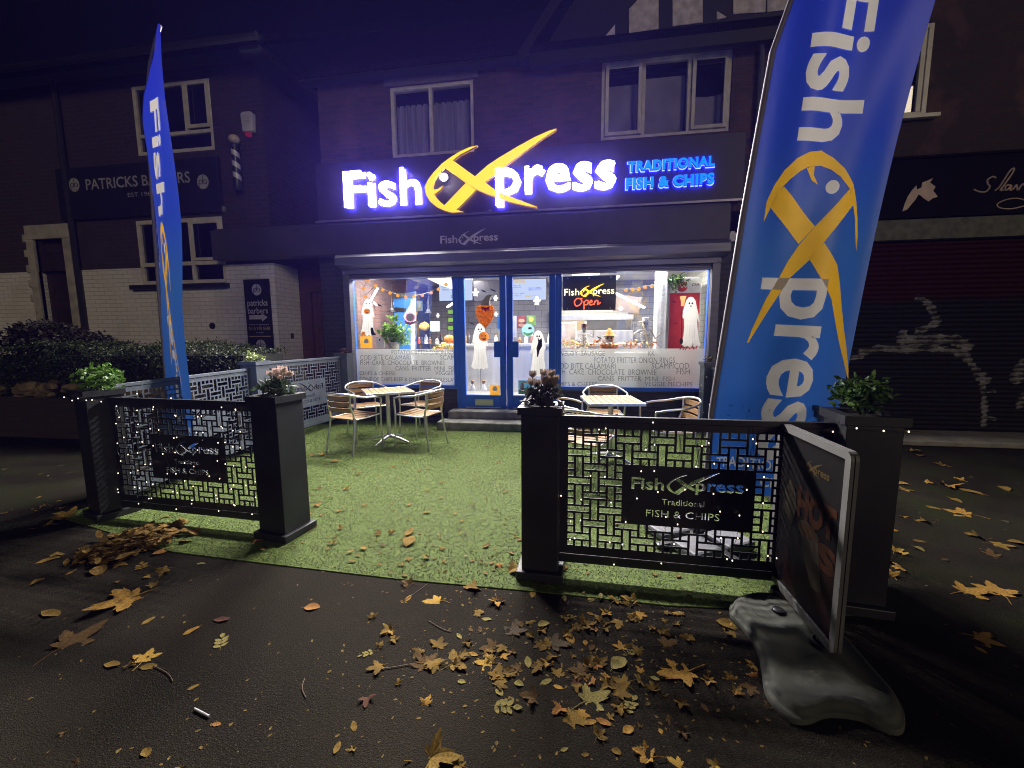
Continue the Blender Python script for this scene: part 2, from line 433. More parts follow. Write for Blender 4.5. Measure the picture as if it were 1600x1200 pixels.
for i in range(210000):
    x = rnd.uniform(-4.25, 2.0); y = -4.72 + 4.7 * rnd.random() ** 1.5
    if not inside(x, y, turf_pts): continue
    a = rnd.uniform(0, 6.283); h = rnd.uniform(.004, .008); wd = rnd.uniform(.0018, .0030) * (1 + max(0, y + 4) * .35)
    ca, sa = math.cos(a) * wd, math.sin(a) * wd; lx, ly = rnd.gauss(.001, .005), rnd.gauss(-.001, .005)
    k = len(vs); vs += [(x - ca, y - sa, TURF_Z), (x + ca, y + sa, TURF_Z), (x + lx, y + ly, TURF_Z + h)]; fs.append((k, k + 1, k + 2))
gb.v, gb.f = vs, fs
me = bpy.data.meshes.new("artificial_grass"); me.from_pydata(vs, [], fs); me.materials.append(turf_mat())
o = bpy.data.objects.new("artificial_grass", me); COL.objects.link(o); tag(o, "short green artificial grass covering the fenced forecourt", kind='stuff')

# ================================================================ walls with openings
def wall(mb, x0, x1, z0, z1, y0, y1, holes=(), ax='y'):
    xs = sorted({x0, x1, *[h[0] for h in holes], *[h[1] for h in holes]}); zs = sorted({z0, z1, *[h[2] for h in holes], *[h[3] for h in holes]})
    def P(a, b, d): return (a, d, b) if ax == 'y' else (d, a, b)
    def q(*p): mb.add(p, [(0, 1, 2, 3)])
    for i in range(len(xs) - 1):
        for j in range(len(zs) - 1):
            cx, cz = (xs[i] + xs[i + 1]) / 2, (zs[j] + zs[j + 1]) / 2
            if any(h[0] < cx < h[1] and h[2] < cz < h[3] for h in holes): continue
            for d in (y0, y1): q(P(xs[i], zs[j], d), P(xs[i + 1], zs[j], d), P(xs[i + 1], zs[j + 1], d), P(xs[i], zs[j + 1], d))
    for a, b, c, d in list(holes) + [(x0, x1, z0, z1)]:
        q(P(a, c, y0), P(b, c, y0), P(b, c, y1), P(a, c, y1)); q(P(a, d, y0), P(b, d, y0), P(b, d, y1), P(a, d, y1))
        q(P(a, c, y0), P(a, d, y0), P(a, d, y1), P(a, c, y1)); q(P(b, c, y0), P(b, d, y0), P(b, d, y1), P(b, c, y1))
    return mb
def frame(mb, x0, x1, z0, z1, y0, y1, w_, bars=(), hbars=()):
    mb.box(x0, x0 + w_, y0, y1, z0, z1).box(x1 - w_, x1, y0, y1, z0, z1)
    mb.box(x0 + w_, x1 - w_, y0, y1, z0, z0 + w_).box(x0 + w_, x1 - w_, y0, y1, z1 - w_, z1)
    for b in bars: mb.box(b - w_ / 2, b + w_ / 2, y0 + .002, y1 - .002, z0 + w_, z1 - w_)
    for a, b, z in hbars: mb.box(a, b, y0 + .003, y1 - .003, z - w_ / 2, z + w_ / 2)
    return mb

# ---------------------------------------------------------------- the chip shop
shop = thing("chip_shop", "two storey brick shop with bright blue framed windows, dark shutter box and timbered gable", "shop building", (-.9, 0, 0))
SX0, SX1 = -4.20, 2.62
UL = (-2.96, -1.60, 4.30, 5.36); UR = (.33, 2.12, 4.32, 5.40)
up = MB(); wall(up, SX0, SX1, 3.22, 5.62, 0, .25, [UL, UR])
up.box(SX0, SX0 + .25, .25, 6, 0, 5.62).box(SX1 - .25, SX1, .25, 6, 3.2, 5.62)
up.build("wall", BR_SHOP, shop)
# painted brick around the shopfront
WX0, WX1 = -3.83, 2.0            # shopfront opening
pl = MB(); wall(pl, SX0 - .14, 2.44, 0, 2.79, 0.002, .25, [(WX0, WX1, .08, 2.56)])
pl.box(WX0 + .002, -1.97, .03, .24, .09, .56).box(-.275, WX1 - .002, .03, .24, .09, .56)
pl.build("painted_wall", BR_DARK, shop)
ab = MB().box(-2.42, -2.20, .012, .029, .15, .24)
for k in range(6): ab.box(-2.415 + k * .036, -2.395 + k * .036, .004, .013, .155, .235)
ab.build("air_brick", BLACK, shop)
# upper windows
wl = frame(MB(), *UL[:2], *UL[2:], .02, .12, .055, bars=[-2.30]).build("window", UPVC, shop, bevel=.006)
MB().box(UL[0] + .05, UL[1] - .05, .06, .066, UL[2] + .05, UL[3] - .05).build("pane", UGLASS, wl)
cu_ = MB()
for k in range(26):
    x = UL[0] + .06 + k * .049; cu_.add([(x, .13, UL[2] + .05), (x + .044, .15, UL[2] + .05), (x + .044, .15, UL[3] - .25 + .03 * (k % 2)), (x, .13, UL[3] - .22)], [(0, 1, 2, 3)])
cu_.build("blind", CURTAIN, wl)
wr = frame(MB(), *UR[:2], *UR[2:], .02, .11, .05, bars=[.93, 1.56])
frame(wr, .385, .90, UR[2] + .055, UR[3] - .055, -.012, .018, .05); frame(wr, 1.59, 2.065, UR[2] + .055, UR[3] - .055, -.012, .018, .05)
wr = wr.build("window", UPVC, shop, bevel=.005)
MB().box(UR[0] + .05, UR[1] - .05, .06, .066, UR[2] + .05, UR[3] - .05).build("pane", UGLASS, wr)
bl = MB().box(.36, .90, .13, .134, UR[2], UR[3] - .28).box(.95, 1.52, .13, .134, UR[2], UR[3] - .22)
arc = [(1.58, UR[2]), (2.09, UR[2]), (2.09, 4.93)] + [(1.83 + .26 * math.cos(a * math.pi / 8), 4.93 - .07 * math.sin(a * math.pi / 8)) for a in range(1, 8)] + [(1.58, 4.93)]
bl.prism(arc, .13, .134); bl.build("blind", BLIND, wr)
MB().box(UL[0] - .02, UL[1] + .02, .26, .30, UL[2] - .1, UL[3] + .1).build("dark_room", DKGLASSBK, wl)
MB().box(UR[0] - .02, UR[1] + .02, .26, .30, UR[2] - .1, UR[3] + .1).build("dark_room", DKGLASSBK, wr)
LINT = M("lintel_paint", (.13, .11, .12), .8)
MB().box(UL[0] - .08, UL[1] + .08, -.03, -.002, UL[3] + .002, UL[3] + .10).build("lintel", LINT, wl)
ln = MB().box(UR[0] - .06, UR[1] + .08, -.03, -.002, UR[3] + .002, UR[3] + .11)
ln.build("lintel", LINT, wr)
# eaves, roof, gable
rf = MB(); rf.prism([(-.20, 5.50), (-.20, 5.60), (4.2, 9.2), (8.6, 5.6), (8.6, 5.5), (4.2, 9.05)], SX0 - .2, SX1 + .2, ax='x')
rf.build("roof", SLATE, shop)
MB().box(SX0 - .2, -.62, -.19, -.005, 5.46, 5.495).build("soffit", TIMBER, shop)
gx0, gx1, gz, gap = -.62, 3.0, 5.44, 8.0
gm = (gx0 + gx1) / 2
gab = MB().prism([(gx0, gz), (gx1, gz), (gm, gap)], -.10, 4.0).build("gable", TIMBER, shop)
rp = []
def cream(pts): return [xz(a, b, -.11) for a, b in pts]
for pts in ([(943, 60), (961, 38), (961, 58)], [(983, 52), (983, 14), (1000, -4), (1029, -40), (1029, 45)], [(1051, 41), (1051, -60), (1098, -60), (1098, 35)], [(1120, 31), (1120, 17), (1136, 27)], [(1146, 22), (1196, 19), (1198, -60), (1146, -60)], [(1199, 19), (1245, 13), (1245, -60), (1199, -60)]):
    pp = cream(pts); MB().prism(pp, -.112, -.101).build("render_panel", RENDER, gab)
MB().box(gx0 - .1, gx1 + .1, -.20, -.113, gz - .10, gz + .06).build("tie_beam", TIMBER, gab)
for s in (-1, 1):
    a = Vector((gm, gap + .05)); b = Vector((gm + s * (gx1 - gx0 + .5) / 2, gz - .12)); n_ = Vector((-(b - a).y, (b - a).x)).normalized() * .11 * s
    MB().prism([(a.x, a.y - .05), (a.x, a.y + .2), (b.x, b.y + .2), (b.x, b.y)], -.235, -.2).build("bargeboard", TIMBER, gab)
dn = MB().tube([(2.47, -.05, 5.4), (2.47, -.05, 3.3)], .035); dn.box(2.40, 2.54, -.11, -.01, 4.18, 4.21)
dn.build("drainpipe", M("grey_pipe", (.10, .10, .11), .5), shop)
# fascias
fb = MB().box(-4.22, 2.30, -.15, -.003, 3.33, 4.24).build("fascia_board", DARKFRAME, shop, bevel=.01)
MB().box(-4.24, 2.32, -.20, -.151, 3.305, 3.335).build("fascia_trim", M("trim_metal", (.30, .28, .33), .35, .6), shop)
band = MB().box(-6.17, 2.12, -.25, -.02, 2.775, 3.255)
band.box(-6.17, 2.12, -.17, -.02, 3.256, 3.30)
band = band.build("lower_fascia", BAND, shop, bevel=.012)
bt = MB(); bf = MB()
bx0, bz0 = xz(688, 383, -.255); bx1 = xz(778, 380, -.255)[0]; bw_ = bx1 - bx0
logo_into(bt, bf, lambda u, v, l: (bx0 + u * bw_, -.252 - .001 * l, bz0 + .02 + v * bw_), bold=.02)
bt.join(bf); bt.build("lettering", M("grey_lettering", (.55, .52, .50), .5), band)
# shutter box, rails
sb = MB().prism([(-.30, 2.72), (-.255, 2.775), (.0, 2.775), (.0, 2.56), (-.18, 2.56), (-.30, 2.60)], -3.88, 2.13, ax='x').build("shutter_box", STEELDARK, shop, bevel=.008)
hb = MB().box(-3.86, 2.06, -.14, .02, 2.475, 2.555)
for k in range(3): hb.box(-3.74, 1.95, -.10 + k * .012, .0, 2.40 + k * .026, 2.422 + k * .026)
hb.build("shutter_rail", STEELDARK, shop, bevel=.004)
for xa in (-3.86, 1.95): MB().box(xa, xa + .11, -.12, .0, .06, 2.474).build("shutter_guide", STEELDARK, shop, bevel=.004)
for xa in (-3.82, 2.02): MB().lathe([(.012, -.14), (.012, -.128)], (xa, 0, 2.50), 10, 'y').build("bolt", ALU, shop)
# shopfront: two windows and a pair of doors in blue aluminium
FROST = FILM("frosted_film", (.62, .65, .66), .78, .5)
FLET = FILM("clear_lettering", (.12, .13, .14), .66, .3)
def shop_window(x0, x1, rows, lines):
    f_ = frame(MB(), x0, x1, .57, 2.46, .0, .09, .055).build("shop_window", BLUE, shop, bevel=.004)
    MB().box(x0 + .05, x1 - .05, .045, .052, .62, 2.42).build("pane", WGLASS, f_)
    MB().add([(x0 + .056, .040, .626), (x1 - .056, .040, .626), (x1 - .056, .040, 1.235), (x0 + .056, .040, 1.235)], [(0, 1, 2, 3)]).build("frosted_film", FROST, f_)
    t_ = MB()
    for s, a, b, z0, z1 in lines:
        flat_text(t_, s, a, b, z0, z1, .036)
    t_.build("lettering", FLET, f_)
    return f_
def trow(y0, y1, items, right):
    "rows of the window film lettering, read off the photograph"
    o = []
    for s, a, b in items:
        p = xz(a, y1, .036); q_ = xz(b, y0, .036); o.append((s, p[0], q_[0], p[1], p[1] + (y1 - y0) * .0112))
    return o
L_ = []
L_ += trow(547, 554, [("POTATO FRITTER ONION RING", 612, 716)], 0)
L_ += trow(555, 562, [("COD BITE CALAMARI", 563, 641), ("SCAMP", 688, 716)], 0)
L_ += trow(563, 570, [("FISH  CAKE  CHOCOLATE  BROWNIE", 563, 695)], 0)
L_ += trow(572, 579, [("CANS  FRITTER  MINI  FISH", 618, 716)], 0)
L_ += trow(580, 586, [("CHIPS & CHEESE", 562, 618), ("VEGGIE PI", 680, 716)], 0)
L_ += trow(589, 595, [("CONE OF CHIPS BEEF & ONION PIE COLESLAW", 562, 716)], 0)
shop_window(-3.83, -1.955, 0, L_)
L_ = []
L_ += trow(549, 556, [("SAVELOY  SAUSAGE", 867, 945), ("KK", 1013, 1023)], 0)
L_ += trow(559, 567, [("POTATO FRITTER ONION RINGS", 928, 1055)], 0)
L_ += trow(568, 576, [("COD BITE CALAMARI", 867, 962), ("SCAMPICOD", 1018, 1077)], 0)
L_ += trow(577, 585, [("FISH  CAKE  CHOCOLATE  BROWNIE", 867, 1026), ("FISH", 1057, 1078)], 0)
L_ += trow(588, 595, [("CANS  FRITTER  MINI  FISH", 934, 1054)], 0)
L_ += trow(597, 603, [("CHIPS & CHEESE", 867, 933), ("VEGGIE PIECHIPS", 1007, 1082)], 0)
shop_window(-.285, 2.0, 0, L_)
dm = (-1.955 - .285) / 2
def shop_door(x0, x1, hx, lb):
    d = MB().box(x0, x0 + .10, .0, .07, .25, 2.46).box(x1 - .10, x1, .0, .07, .25, 2.46).box(x0 + .10, x1 - .10, .0, .07, .25, .47).box(x0 + .10, x1 - .10, .0, .07, 2.38, 2.46)
    d = d.build("door", BLUE, shop, bevel=.005)
    MB().box(x0 + .095, x1 - .095, .032, .039, .465, 2.385).build("pane", WGLASS, d)
    MB().box(hx - .085, hx + .085, -.045, -.003, 1.10, 1.36).build("push_plate", BLUE, d, bevel=.004)
    MB().box(x0 + .10, x1 - .10, -.006, -.001, .462, .475).box(x0 + .10, x1 - .10, -.006, -.001, .255, .268).build("threshold_trim", ALU, d)
    if lb:
        MB().box(lb - .155, lb + .155, -.012, -.007, .295, .40).box(lb - .145, lb + .145, -.018, -.013, .31, .385).build("letterbox", ALU, d, bevel=.003)
MB().box(-1.953, -1.915, .0, .08, .25, 2.46).box(-.325, -.287, .0, .08, .25, 2.46).box(-1.955, -.285, .0, .09, 2.462, 2.55).build("door_frame", BLUE, shop, bevel=.004)
shop_door(-1.912, dm - .006, dm - .11, -1.50); shop_door(dm + .006, -.328, dm + .12, None)
st = MB().box(-2.03, -.16, -.32, .0, .0, .245).box(-2.12, -.10, -.62, -.321, .0, .13)
st.build("step", CONC, shop, bevel=.015)
# inside the shop
IW = MB(); wall(IW, -4.0, 2.35, .25, 3.0, 4.2, 4.3); IW.build("back_wall", TILE, shop)
MB().box(-4.06, -3.96, .26, 4.2, .25, 3.0).build("side_wall", TILE, shop)
MB().box(2.30, 2.36, .26, 4.2, .25, 3.0).build("side_wall", TILE_W, shop)
MB().box(-4.0, 2.3, .26, 4.2, .20, .25).build("shop_floor", M("floor_tile", (.30, .29, .28), .35), shop)
cl = MB().box(-4.0, 2.3, .02, 4.2, 2.80, 2.92)
cl.build("ceiling", M("ceiling_paint", (.80, .80, .78), .7, var=.03), shop)
cb_ = MB().prism([(-3.35, 2.799), (-2.62, 2.799), (-2.62, 2.44)], 1.3, 3.6).build("boxed_duct", WHITE, shop)
MB().box(-.6, 1.25, 3.9, 4.19, .3, 2.15).build("kitchen_wall", TILE_W, shop)

# ---------------------------------------------------------------- barber building on the left
barb = thing("barber_building", "dark brick barber shop building with white painted ground floor and hedge in front", "building", (-8, 0, 0))
BX1 = -5.216
bw_up = (-7.72, -6.17, 4.66, 5.80); bw_lo = (-7.93, -6.15, 2.42, 3.56); bdoor = (-10.22, -9.54, .9, 3.32)
bu = MB(); wall(bu, -16, BX1, 2.73, 6.0, 0, .25, [bw_up, (bw_lo[0], bw_lo[1], 2.73, bw_lo[3]), (bdoor[0], bdoor[1], 2.73, bdoor[3])])
bu.box(BX1 - .25, BX1, .251, 6, 0, 6.0); bu.build("wall", BR_BARB, barb)
bwm = MB(); wall(bwm, -16, BX1 + .012, 0, 2.729, -.012, .2, [(bw_lo[0], bw_lo[1], bw_lo[2], 2.729), (bdoor[0], bdoor[1], bdoor[2], 2.729)])
bwm.box(BX1 + .001, BX1 + .013, .201, .62, 0, 2.729); bwm.build("painted_wall", BR_WHITE, barb)
b1 = frame(MB(), bw_up[0], bw_up[1], bw_up[2], bw_up[3], .0, .08, .06, hbars=[(bw_up[0] + .06, bw_up[1] - .06, 4.98)])
b1.box(-6.72, -6.66, .001, .079, 5.01, 5.74); frame(b1, -6.66, -6.2, 5.03, 5.78, -.02, .0, .06)
b1 = b1.build("window", UPVC, barb, bevel=.005); MB().box(bw_up[0] + .05, bw_up[1] - .05, .04, .046, bw_up[2] + .05, bw_up[3] - .05).build("pane", DGLASS, b1)
b2 = frame(MB(), *bw_lo[:2], *bw_lo[2:], .0, .08, .07, bars=[-6.82], hbars=[(bw_lo[0] + .07, bw_lo[1] - .07, 2.78)])
frame(b2, -6.79, -6.2, 2.82, 3.5, -.02, .0, .05)
b2 = b2.build("window", UPVC, barb, bevel=.005); MB().box(bw_lo[0] + .05, bw_lo[1] - .05, .04, .046, bw_lo[2] + .05, bw_lo[3] - .05).build("pane", DGLASS, b2)
MB().box(bw_lo[0] - .15, bw_lo[1] + .06, -.12, -.013, bw_lo[2] - .09, bw_lo[2] - .01).build("sill", TIMBER, b2, bevel=.005)
cv = MB()
for k in range(5): cv.box(-7.8 + k * .33 + .02, -7.8 + k * .33 + .10, .14, .16, 2.85, 3.5)
cv.build("curtain", CURTAIN, b2)
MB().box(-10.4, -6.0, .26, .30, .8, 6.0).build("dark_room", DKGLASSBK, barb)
MB().box(bw_lo[0] - .05, bw_lo[1] + .10, -.05, -.002, bw_lo[3] + .06, bw_lo[3] + .15).build("lintel", M("lintel_stone", (.22, .21, .18), .8), barb)
ds = MB()
STONE = M("door_stone", (.42, .39, .32), .85, var=.2, bmp=.3)
ds.box(bdoor[0] - .16, bdoor[0], -.05, .05, .9, bdoor[3]).box(bdoor[1], bdoor[1] + .16, -.05, .05, .9, bdoor[3]).box(bdoor[0] - .16, bdoor[1] + .16, -.05, .05, bdoor[3], bdoor[3] + .26)
for k in range(5):
    z = 3.28 - k * .28; ds.box(bdoor[0] - .24, bdoor[0] - .161, -.045, .0, z, z + .14); ds.box(bdoor[1] + .161, bdoor[1] + .24, -.045, .0, z, z + .14)
ds.build("door_surround", STONE, barb, bevel=.01)
dr = MB().box(bdoor[0], bdoor[1], .10, .15, .9, bdoor[3])
for k in range(2): frame(dr, bdoor[0] + .08, bdoor[1] - .08, 1.1 + k * 1.1, 2.05 + k * 1.1, .085, .10, .07)
dr.build("door", DOORWOOD, barb, bevel=.004)
fl = MB().tube([(-9.25, -.06, 6.0), (-9.25, -.06, 1.0)], .05); fl.build("drainpipe", BLACK, barb)
br_ = MB().prism([(-.45, 5.93), (-.45, 6.03), (4.5, 9.6), (4.5, 9.4)], -16, BX1 + .35, ax='x')
br_.add([(BX1 + .35, -.45, 6.03), (BX1 + .35, 6, 6.03), (BX1 - 3.5, 4.5, 9.6)], [(0, 1, 2)]); br_.build("roof", SLATE, barb)
MB().tube([(-16, -.5, 5.97), (BX1 + .4, -.5, 5.99)], .055).build("gutter", M("gutter", (.012, .011, .010), .9, spec=.1), barb)
MB().box(BX1 + .002, BX1 + .34, -.42, 6, 5.86, 5.93).build("soffit", TIMBER, barb)
lw = MB(); wall(lw, BX1 + .014, SX0 - .15, 0, 2.774, .62, .82, [(-4.98, -4.50, 0, 2.3)]); lw.build("passage_wall", BR_RED, barb)
pd = MB().box(-4.979, -4.501, .68, .72, .01, 2.29)
for k in range(5): pd.box(-4.97 + k * .094, -4.885 + k * .094, .665, .679, .02, 2.28)
pd.build("passage_door", M("brown_boards", (.075, .030, .020), .6, var=.4, stretch=(8, 8, 1)), barb)
MB().lathe([(.055, -.03), (.06, -.013)], (-6.52, 0, 1.66), 14, 'y').build("vent_hole", BLACK, barb)
MB().box(BX1 + .0135, BX1 + .017, .30, .38, 1.42, 1.52).build("paint_chip", BR_RED, barb)

# ---------------------------------------------------------------- tattoo parlour on the right
tat = thing("tattoo_parlour", "dark brick tattoo parlour with closed roller shutter and black fascia", "shop building", (5, 0, 0))
tw = (3.70, 4.56, 4.32, 5.45)
ta = MB(); wall(ta, SX1 + .002, 12, 3.78, 6.3, .0, .25, [tw]); ta.build("wall", BR_TAT, tat)
tp = MB().box(2.44, 3.0, .001, .25, 0, 2.70); tp.build("pier", BR_DARK, tat)
t1 = frame(MB(), *tw[:2], *tw[2:], .0, .08, .06, bars=[4.46]).build("window", UPVC, tat, bevel=.005)
MB().box(tw[0] + .05, tw[1] - .05, .04, .046, tw[2] + .05, tw[3] - .05).build("pane", DGLASS, t1)
MB().box(tw[0] - .1, tw[1] + .12, -.08, -.002, tw[2] - .05, tw[2]).build("sill", UPVC, t1, bevel=.004)
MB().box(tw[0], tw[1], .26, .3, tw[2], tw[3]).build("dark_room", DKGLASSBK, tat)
tf = MB().box(2.62, 12, -.10, -.002, 2.99, 3.77); tf.box(2.62, 12, -.13, -.101, 3.74, 3.775)
tf = tf.build("fascia_board", M("tattoo_fascia", (.007, .006, .006), .8, spec=.1), tat, bevel=.006)
tlin = MB().box(2.62, 12, -.06, .2, 2.715, 2.985).build("lintel", M("grey_lintel", (.15, .155, .115), .9, var=.25, scale=12, bmp=.4), tat)
GOLD = M("gold_lettering", (.62, .45, .33), .5)
em = MB()
gun = [(998, 325), (1004, 312), (1012, 300), (1022, 290), (1034, 281), (1036, 288), (1048, 284), (1050, 276), (1066, 272), (1078, 268), (1070, 276), (1084, 283), (1078, 290), (1090, 300), (1076, 303), (1066, 308), (1054, 303), (1046, 298), (1040, 296), (1032, 305), (1020, 314), (1010, 322)]
gun = [xz(1410 + (a - 998) * .60, 276 + (b - 266) * .92, -.104) for a, b in gun]
em.prism(gun, -.106, -.101); em.build("emblem", GOLD, tf)
sc = MB()
def stroke(mb, pts, r, y=-.108, n=6):
    mb.tube([(*xz(a, b, y)[:1], y, xz(a, b, y)[1]) for a, b in smooth(pts)], r, n)
def smooth(pts, k=6):
    o = []; n_ = len(pts)
    for i in range(n_ - 1):
        p0, p1, p2, p3 = pts[max(i - 1, 0)], pts[i], pts[i + 1], pts[min(i + 2, n_ - 1)]
        for j in range(k):
            t = j / k; o.append(tuple(.5 * (2 * p1[a] + (p2[a] - p0[a]) * t + (2 * p0[a] - 5 * p1[a] + 4 * p2[a] - p3[a]) * t * t + (3 * p1[a] - p0[a] - 3 * p2[a] + p3[a]) * t ** 3) for a in range(len(p1))))
    o.append(tuple(pts[-1])); return o
def script(mb, pts, r=.010): stroke(mb, pts, r)
script(sc, [(1556, 278), (1551, 276), (1543, 281), (1543, 287), (1546, 292), (1541, 299), (1532, 300), (1521, 296)])
script(sc, [(1554, 298), (1562, 291), (1577, 268), (1584, 263), (1582, 270), (1568, 290), (1563, 297), (1568, 297)])
script(sc, [(1580, 290), (1574, 289), (1570, 294), (1573, 297), (1580, 290), (1578, 297), (1583, 295), (1588, 289), (1590, 297), (1597, 288), (1601, 290), (1606, 296)])
script(sc, [(1605, 314), (1590, 310), (1572, 312), (1558, 319), (1563, 325), (1582, 326), (1606, 320)], .008)
sc.build("lettering", GOLD, tf)
SHUT = None
def shutter_mat():
    ma, t, b = new_mat("roller_shutter")
    tc = N(t, 'TexCoord'); sp = N(t, 'SeparateXYZ'); t.links.new(tc.outputs['Object'], sp.inputs[0])
    nz = N(t, 'TexNoise', i_Scale=2.2, i_Detail=5); t.links.new(tc.outputs['Object'], nz.inputs[0])
    ad = N(t, 'Math', operation='MULTIPLY_ADD'); ad.inputs[1].default_value = .25; t.links.new(nz.outputs[0], ad.inputs[0]); t.links.new(sp.outputs[2], ad.inputs[2])
    cr = N(t, 'MapRange'); cr.inputs[1].default_value = 1.98; cr.inputs[2].default_value = 2.10; t.links.new(ad.outputs[0], cr.inputs[0])
    mx = N(t, 'MixRGB'); t.links.new(cr.outputs[0], mx.inputs[0]); mx.inputs[1].default_value = (.020, .0205, .019, 1); mx.inputs[2].default_value = (.046, .009, .009, 1)
    t.links.new(mx.outputs[0], b.inputs['Base Color']); b.inputs['Roughness'].default_value = .7; b.inputs['Specular IOR Level'].default_value = .15
    return ma
SLAT = .066
def slat_y(x, z):
    p = (z / SLAT) % 1; return -.004 - .028 * math.sin(math.pi * p)
sh = MB(); prev = None
zz = [k * SLAT / 4 for k in range(int(2.70 / SLAT * 4) + 1) if k * SLAT / 4 > .04]
vs = []
for z in zz: vs += [(3.0, .05 + slat_y(0, z), z), (12, .05 + slat_y(0, z), z)]
sh.add(vs, [(2 * i, 2 * i + 1, 2 * i + 3, 2 * i + 2) for i in range(len(zz) - 1)])
sh = sh.build("roller_shutter", shutter_mat(), tat)
def spray(pts, wd): 
    P = [Vector(xz(a, b, .03)) for a, b in pts]; P = [Vector(p) for p in smooth([tuple(p) for p in P], 5)]
    L, Rr = [], []
    for i, p in enumerate(P):
        d = (P[min(i + 1, len(P) - 1)] - P[max(i - 1, 0)]).normalized(); n_ = Vector((-d.y, d.x)) * wd * rnd.uniform(.8, 1.9) * (.35 if i in (0, len(P) - 1) else 1)
        L.append(p + n_); Rr.append(p - n_)
    q_ = MB(); q_.add([(p.x, 0, p.y) for p in L + Rr], [(i, i + 1, i + 1 + len(L), i + len(L)) for i in range(len(L) - 1)])
    return q_
gr = MB()
for pts, wd in (([(1447, 470), (1458, 488), (1462, 503), (1447, 512), (1430, 520)], .035), ([(1400, 528), (1430, 532), (1470, 530), (1500, 534), (1514, 548)], .05), ([(1340, 552), (1370, 545), (1420, 546), (1470, 545), (1510, 556)], .035),
                ([(1500, 545), (1520, 572), (1534, 590), (1545, 598)], .04), ([(1532, 590), (1536, 610), (1538, 640), (1536, 668)], .025), ([(1410, 515), (1412, 530)], .03), ([(1325, 560), (1350, 556)], .025), ([(1320, 596), (1345, 596)], .02), ([(1585, 600), (1600, 560)], .05), ([(1590, 640), (1602, 610)], .03), ([(1430, 462), (1452, 474)], .03), ([(1540, 612), (1556, 610)], .016), ([(1540, 652), (1556, 655)], .016)):
    gr.join(spray(pts, wd))
gr = drape(gr, lambda x, z: .05 + slat_y(x, z) - .003, zs=[z for z in zz])
def spray_mat():
    ma, t, b = new_mat("spray_paint"); b.inputs['Base Color'].default_value = (.34, .33, .32, 1); b.inputs['Roughness'].default_value = .7
    tc = N(t, 'TexCoord'); nz = N(t, 'TexNoise', i_Scale=7, i_Detail=6, i_Roughness=.75); t.links.new(tc.outputs['Object'], nz.inputs[0])
    sp = N(t, 'SeparateXYZ'); t.links.new(tc.outputs['Object'], sp.inputs[0]); md = N(t, 'Math', operation='MULTIPLY'); md.inputs[1].default_value = 6.2832 / SLAT; t.links.new(sp.outputs[2], md.inputs[0])
    sn = N(t, 'Math', operation='SINE'); t.links.new(md.outputs[0], sn.inputs[0]); ma_ = N(t, 'Math', operation='MULTIPLY_ADD'); ma_.inputs[1].default_value = .10; t.links.new(sn.outputs[0], ma_.inputs[0]); t.links.new(nz.outputs[0], ma_.inputs[2])
    mr = N(t, 'MapRange'); mr.inputs[1].default_value = .38; mr.inputs[2].default_value = .58; t.links.new(ma_.outputs[0], mr.inputs[0]); t.links.new(mr.outputs[0], b.inputs['Alpha']); return ma
gr.build("graffiti", spray_mat(), sh)
MB().box(3.0, 12, -.70, -.02, .0, .07).build("shop_step", M("pale_stone", (.36, .34, .28), .85, var=.2, bmp=.3), tat, bevel=.015)
# ================================================================ the lit sign over the shopfront
SGN = thing("illuminated_sign", "large lit sign of white letters with a yellow fish emblem on the dark fascia", "sign", (_O.x + _W / 2, -.16, _O.y))
E_WHITE = EM("letter_white", (1, .93, .80), 460)
E_YEL = EM("letter_yellow", (1, .55, .008), .55)
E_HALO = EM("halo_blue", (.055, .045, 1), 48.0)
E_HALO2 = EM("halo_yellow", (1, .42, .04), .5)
E_CYAN = EM("letter_blue", (.006, .20, 1), .55)
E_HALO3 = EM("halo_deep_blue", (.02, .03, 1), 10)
RETURN = M("letter_return", (.16, .16, .24), .5)
RETURN_Y = M("letter_return_yellow", (.55, .36, .03), .5)
def W(u, v, y): return (_O.x + u * _W, y, _O.y + v * _W)
for wd in ('Fish', 'press'):
    body = MB(); vs, fs = logo_text(wd, -.0125, extr=.02, res=4)
    yo = -.236 if wd == 'Fish' else -.262
    body.add([W(a, b, yo - d) for a, b, d in vs], fs); body = body.build("letters", RETURN, SGN)
    fc = MB(); vs, fs = logo_text(wd, -.0125, res=4); fc.add([W(a, b, yo - .0204) for a, b, d in vs], fs); fc.build("lit_face", E_WHITE, body)
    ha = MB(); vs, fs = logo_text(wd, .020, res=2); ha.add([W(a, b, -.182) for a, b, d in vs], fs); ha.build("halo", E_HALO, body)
emb = MB(); emf = MB(); emh = MB()
for i, p in enumerate((U_ARC, U_BACK, U_TA, U_TB, U_MOUTH)):
    k = (0, .003, 0, 0, .003)[i]
    emb.prism([W(a, b, 0)[::2] for a, b in p], -.247 - k, -.20); emf.add([W(a, b, -.249 - k) for a, b in p], [tuple(range(len(p)))])
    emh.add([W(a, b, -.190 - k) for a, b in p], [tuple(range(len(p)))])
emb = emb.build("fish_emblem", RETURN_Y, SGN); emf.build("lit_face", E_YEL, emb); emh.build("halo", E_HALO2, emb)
ey = MB().prism([W(a, b, 0)[::2] for a, b in U_EYE], -.255, -.20).build("fish_eye", RETURN, SGN)
MB().add([W(a, b, -.257) for a, b in U_EYE], [tuple(range(16))]).build("lit_face", E_WHITE, ey)
SG2 = thing("illuminated_sign", "small lit blue block lettering at the right end of the dark fascia", "sign", (1.28, -.16, 3.6))
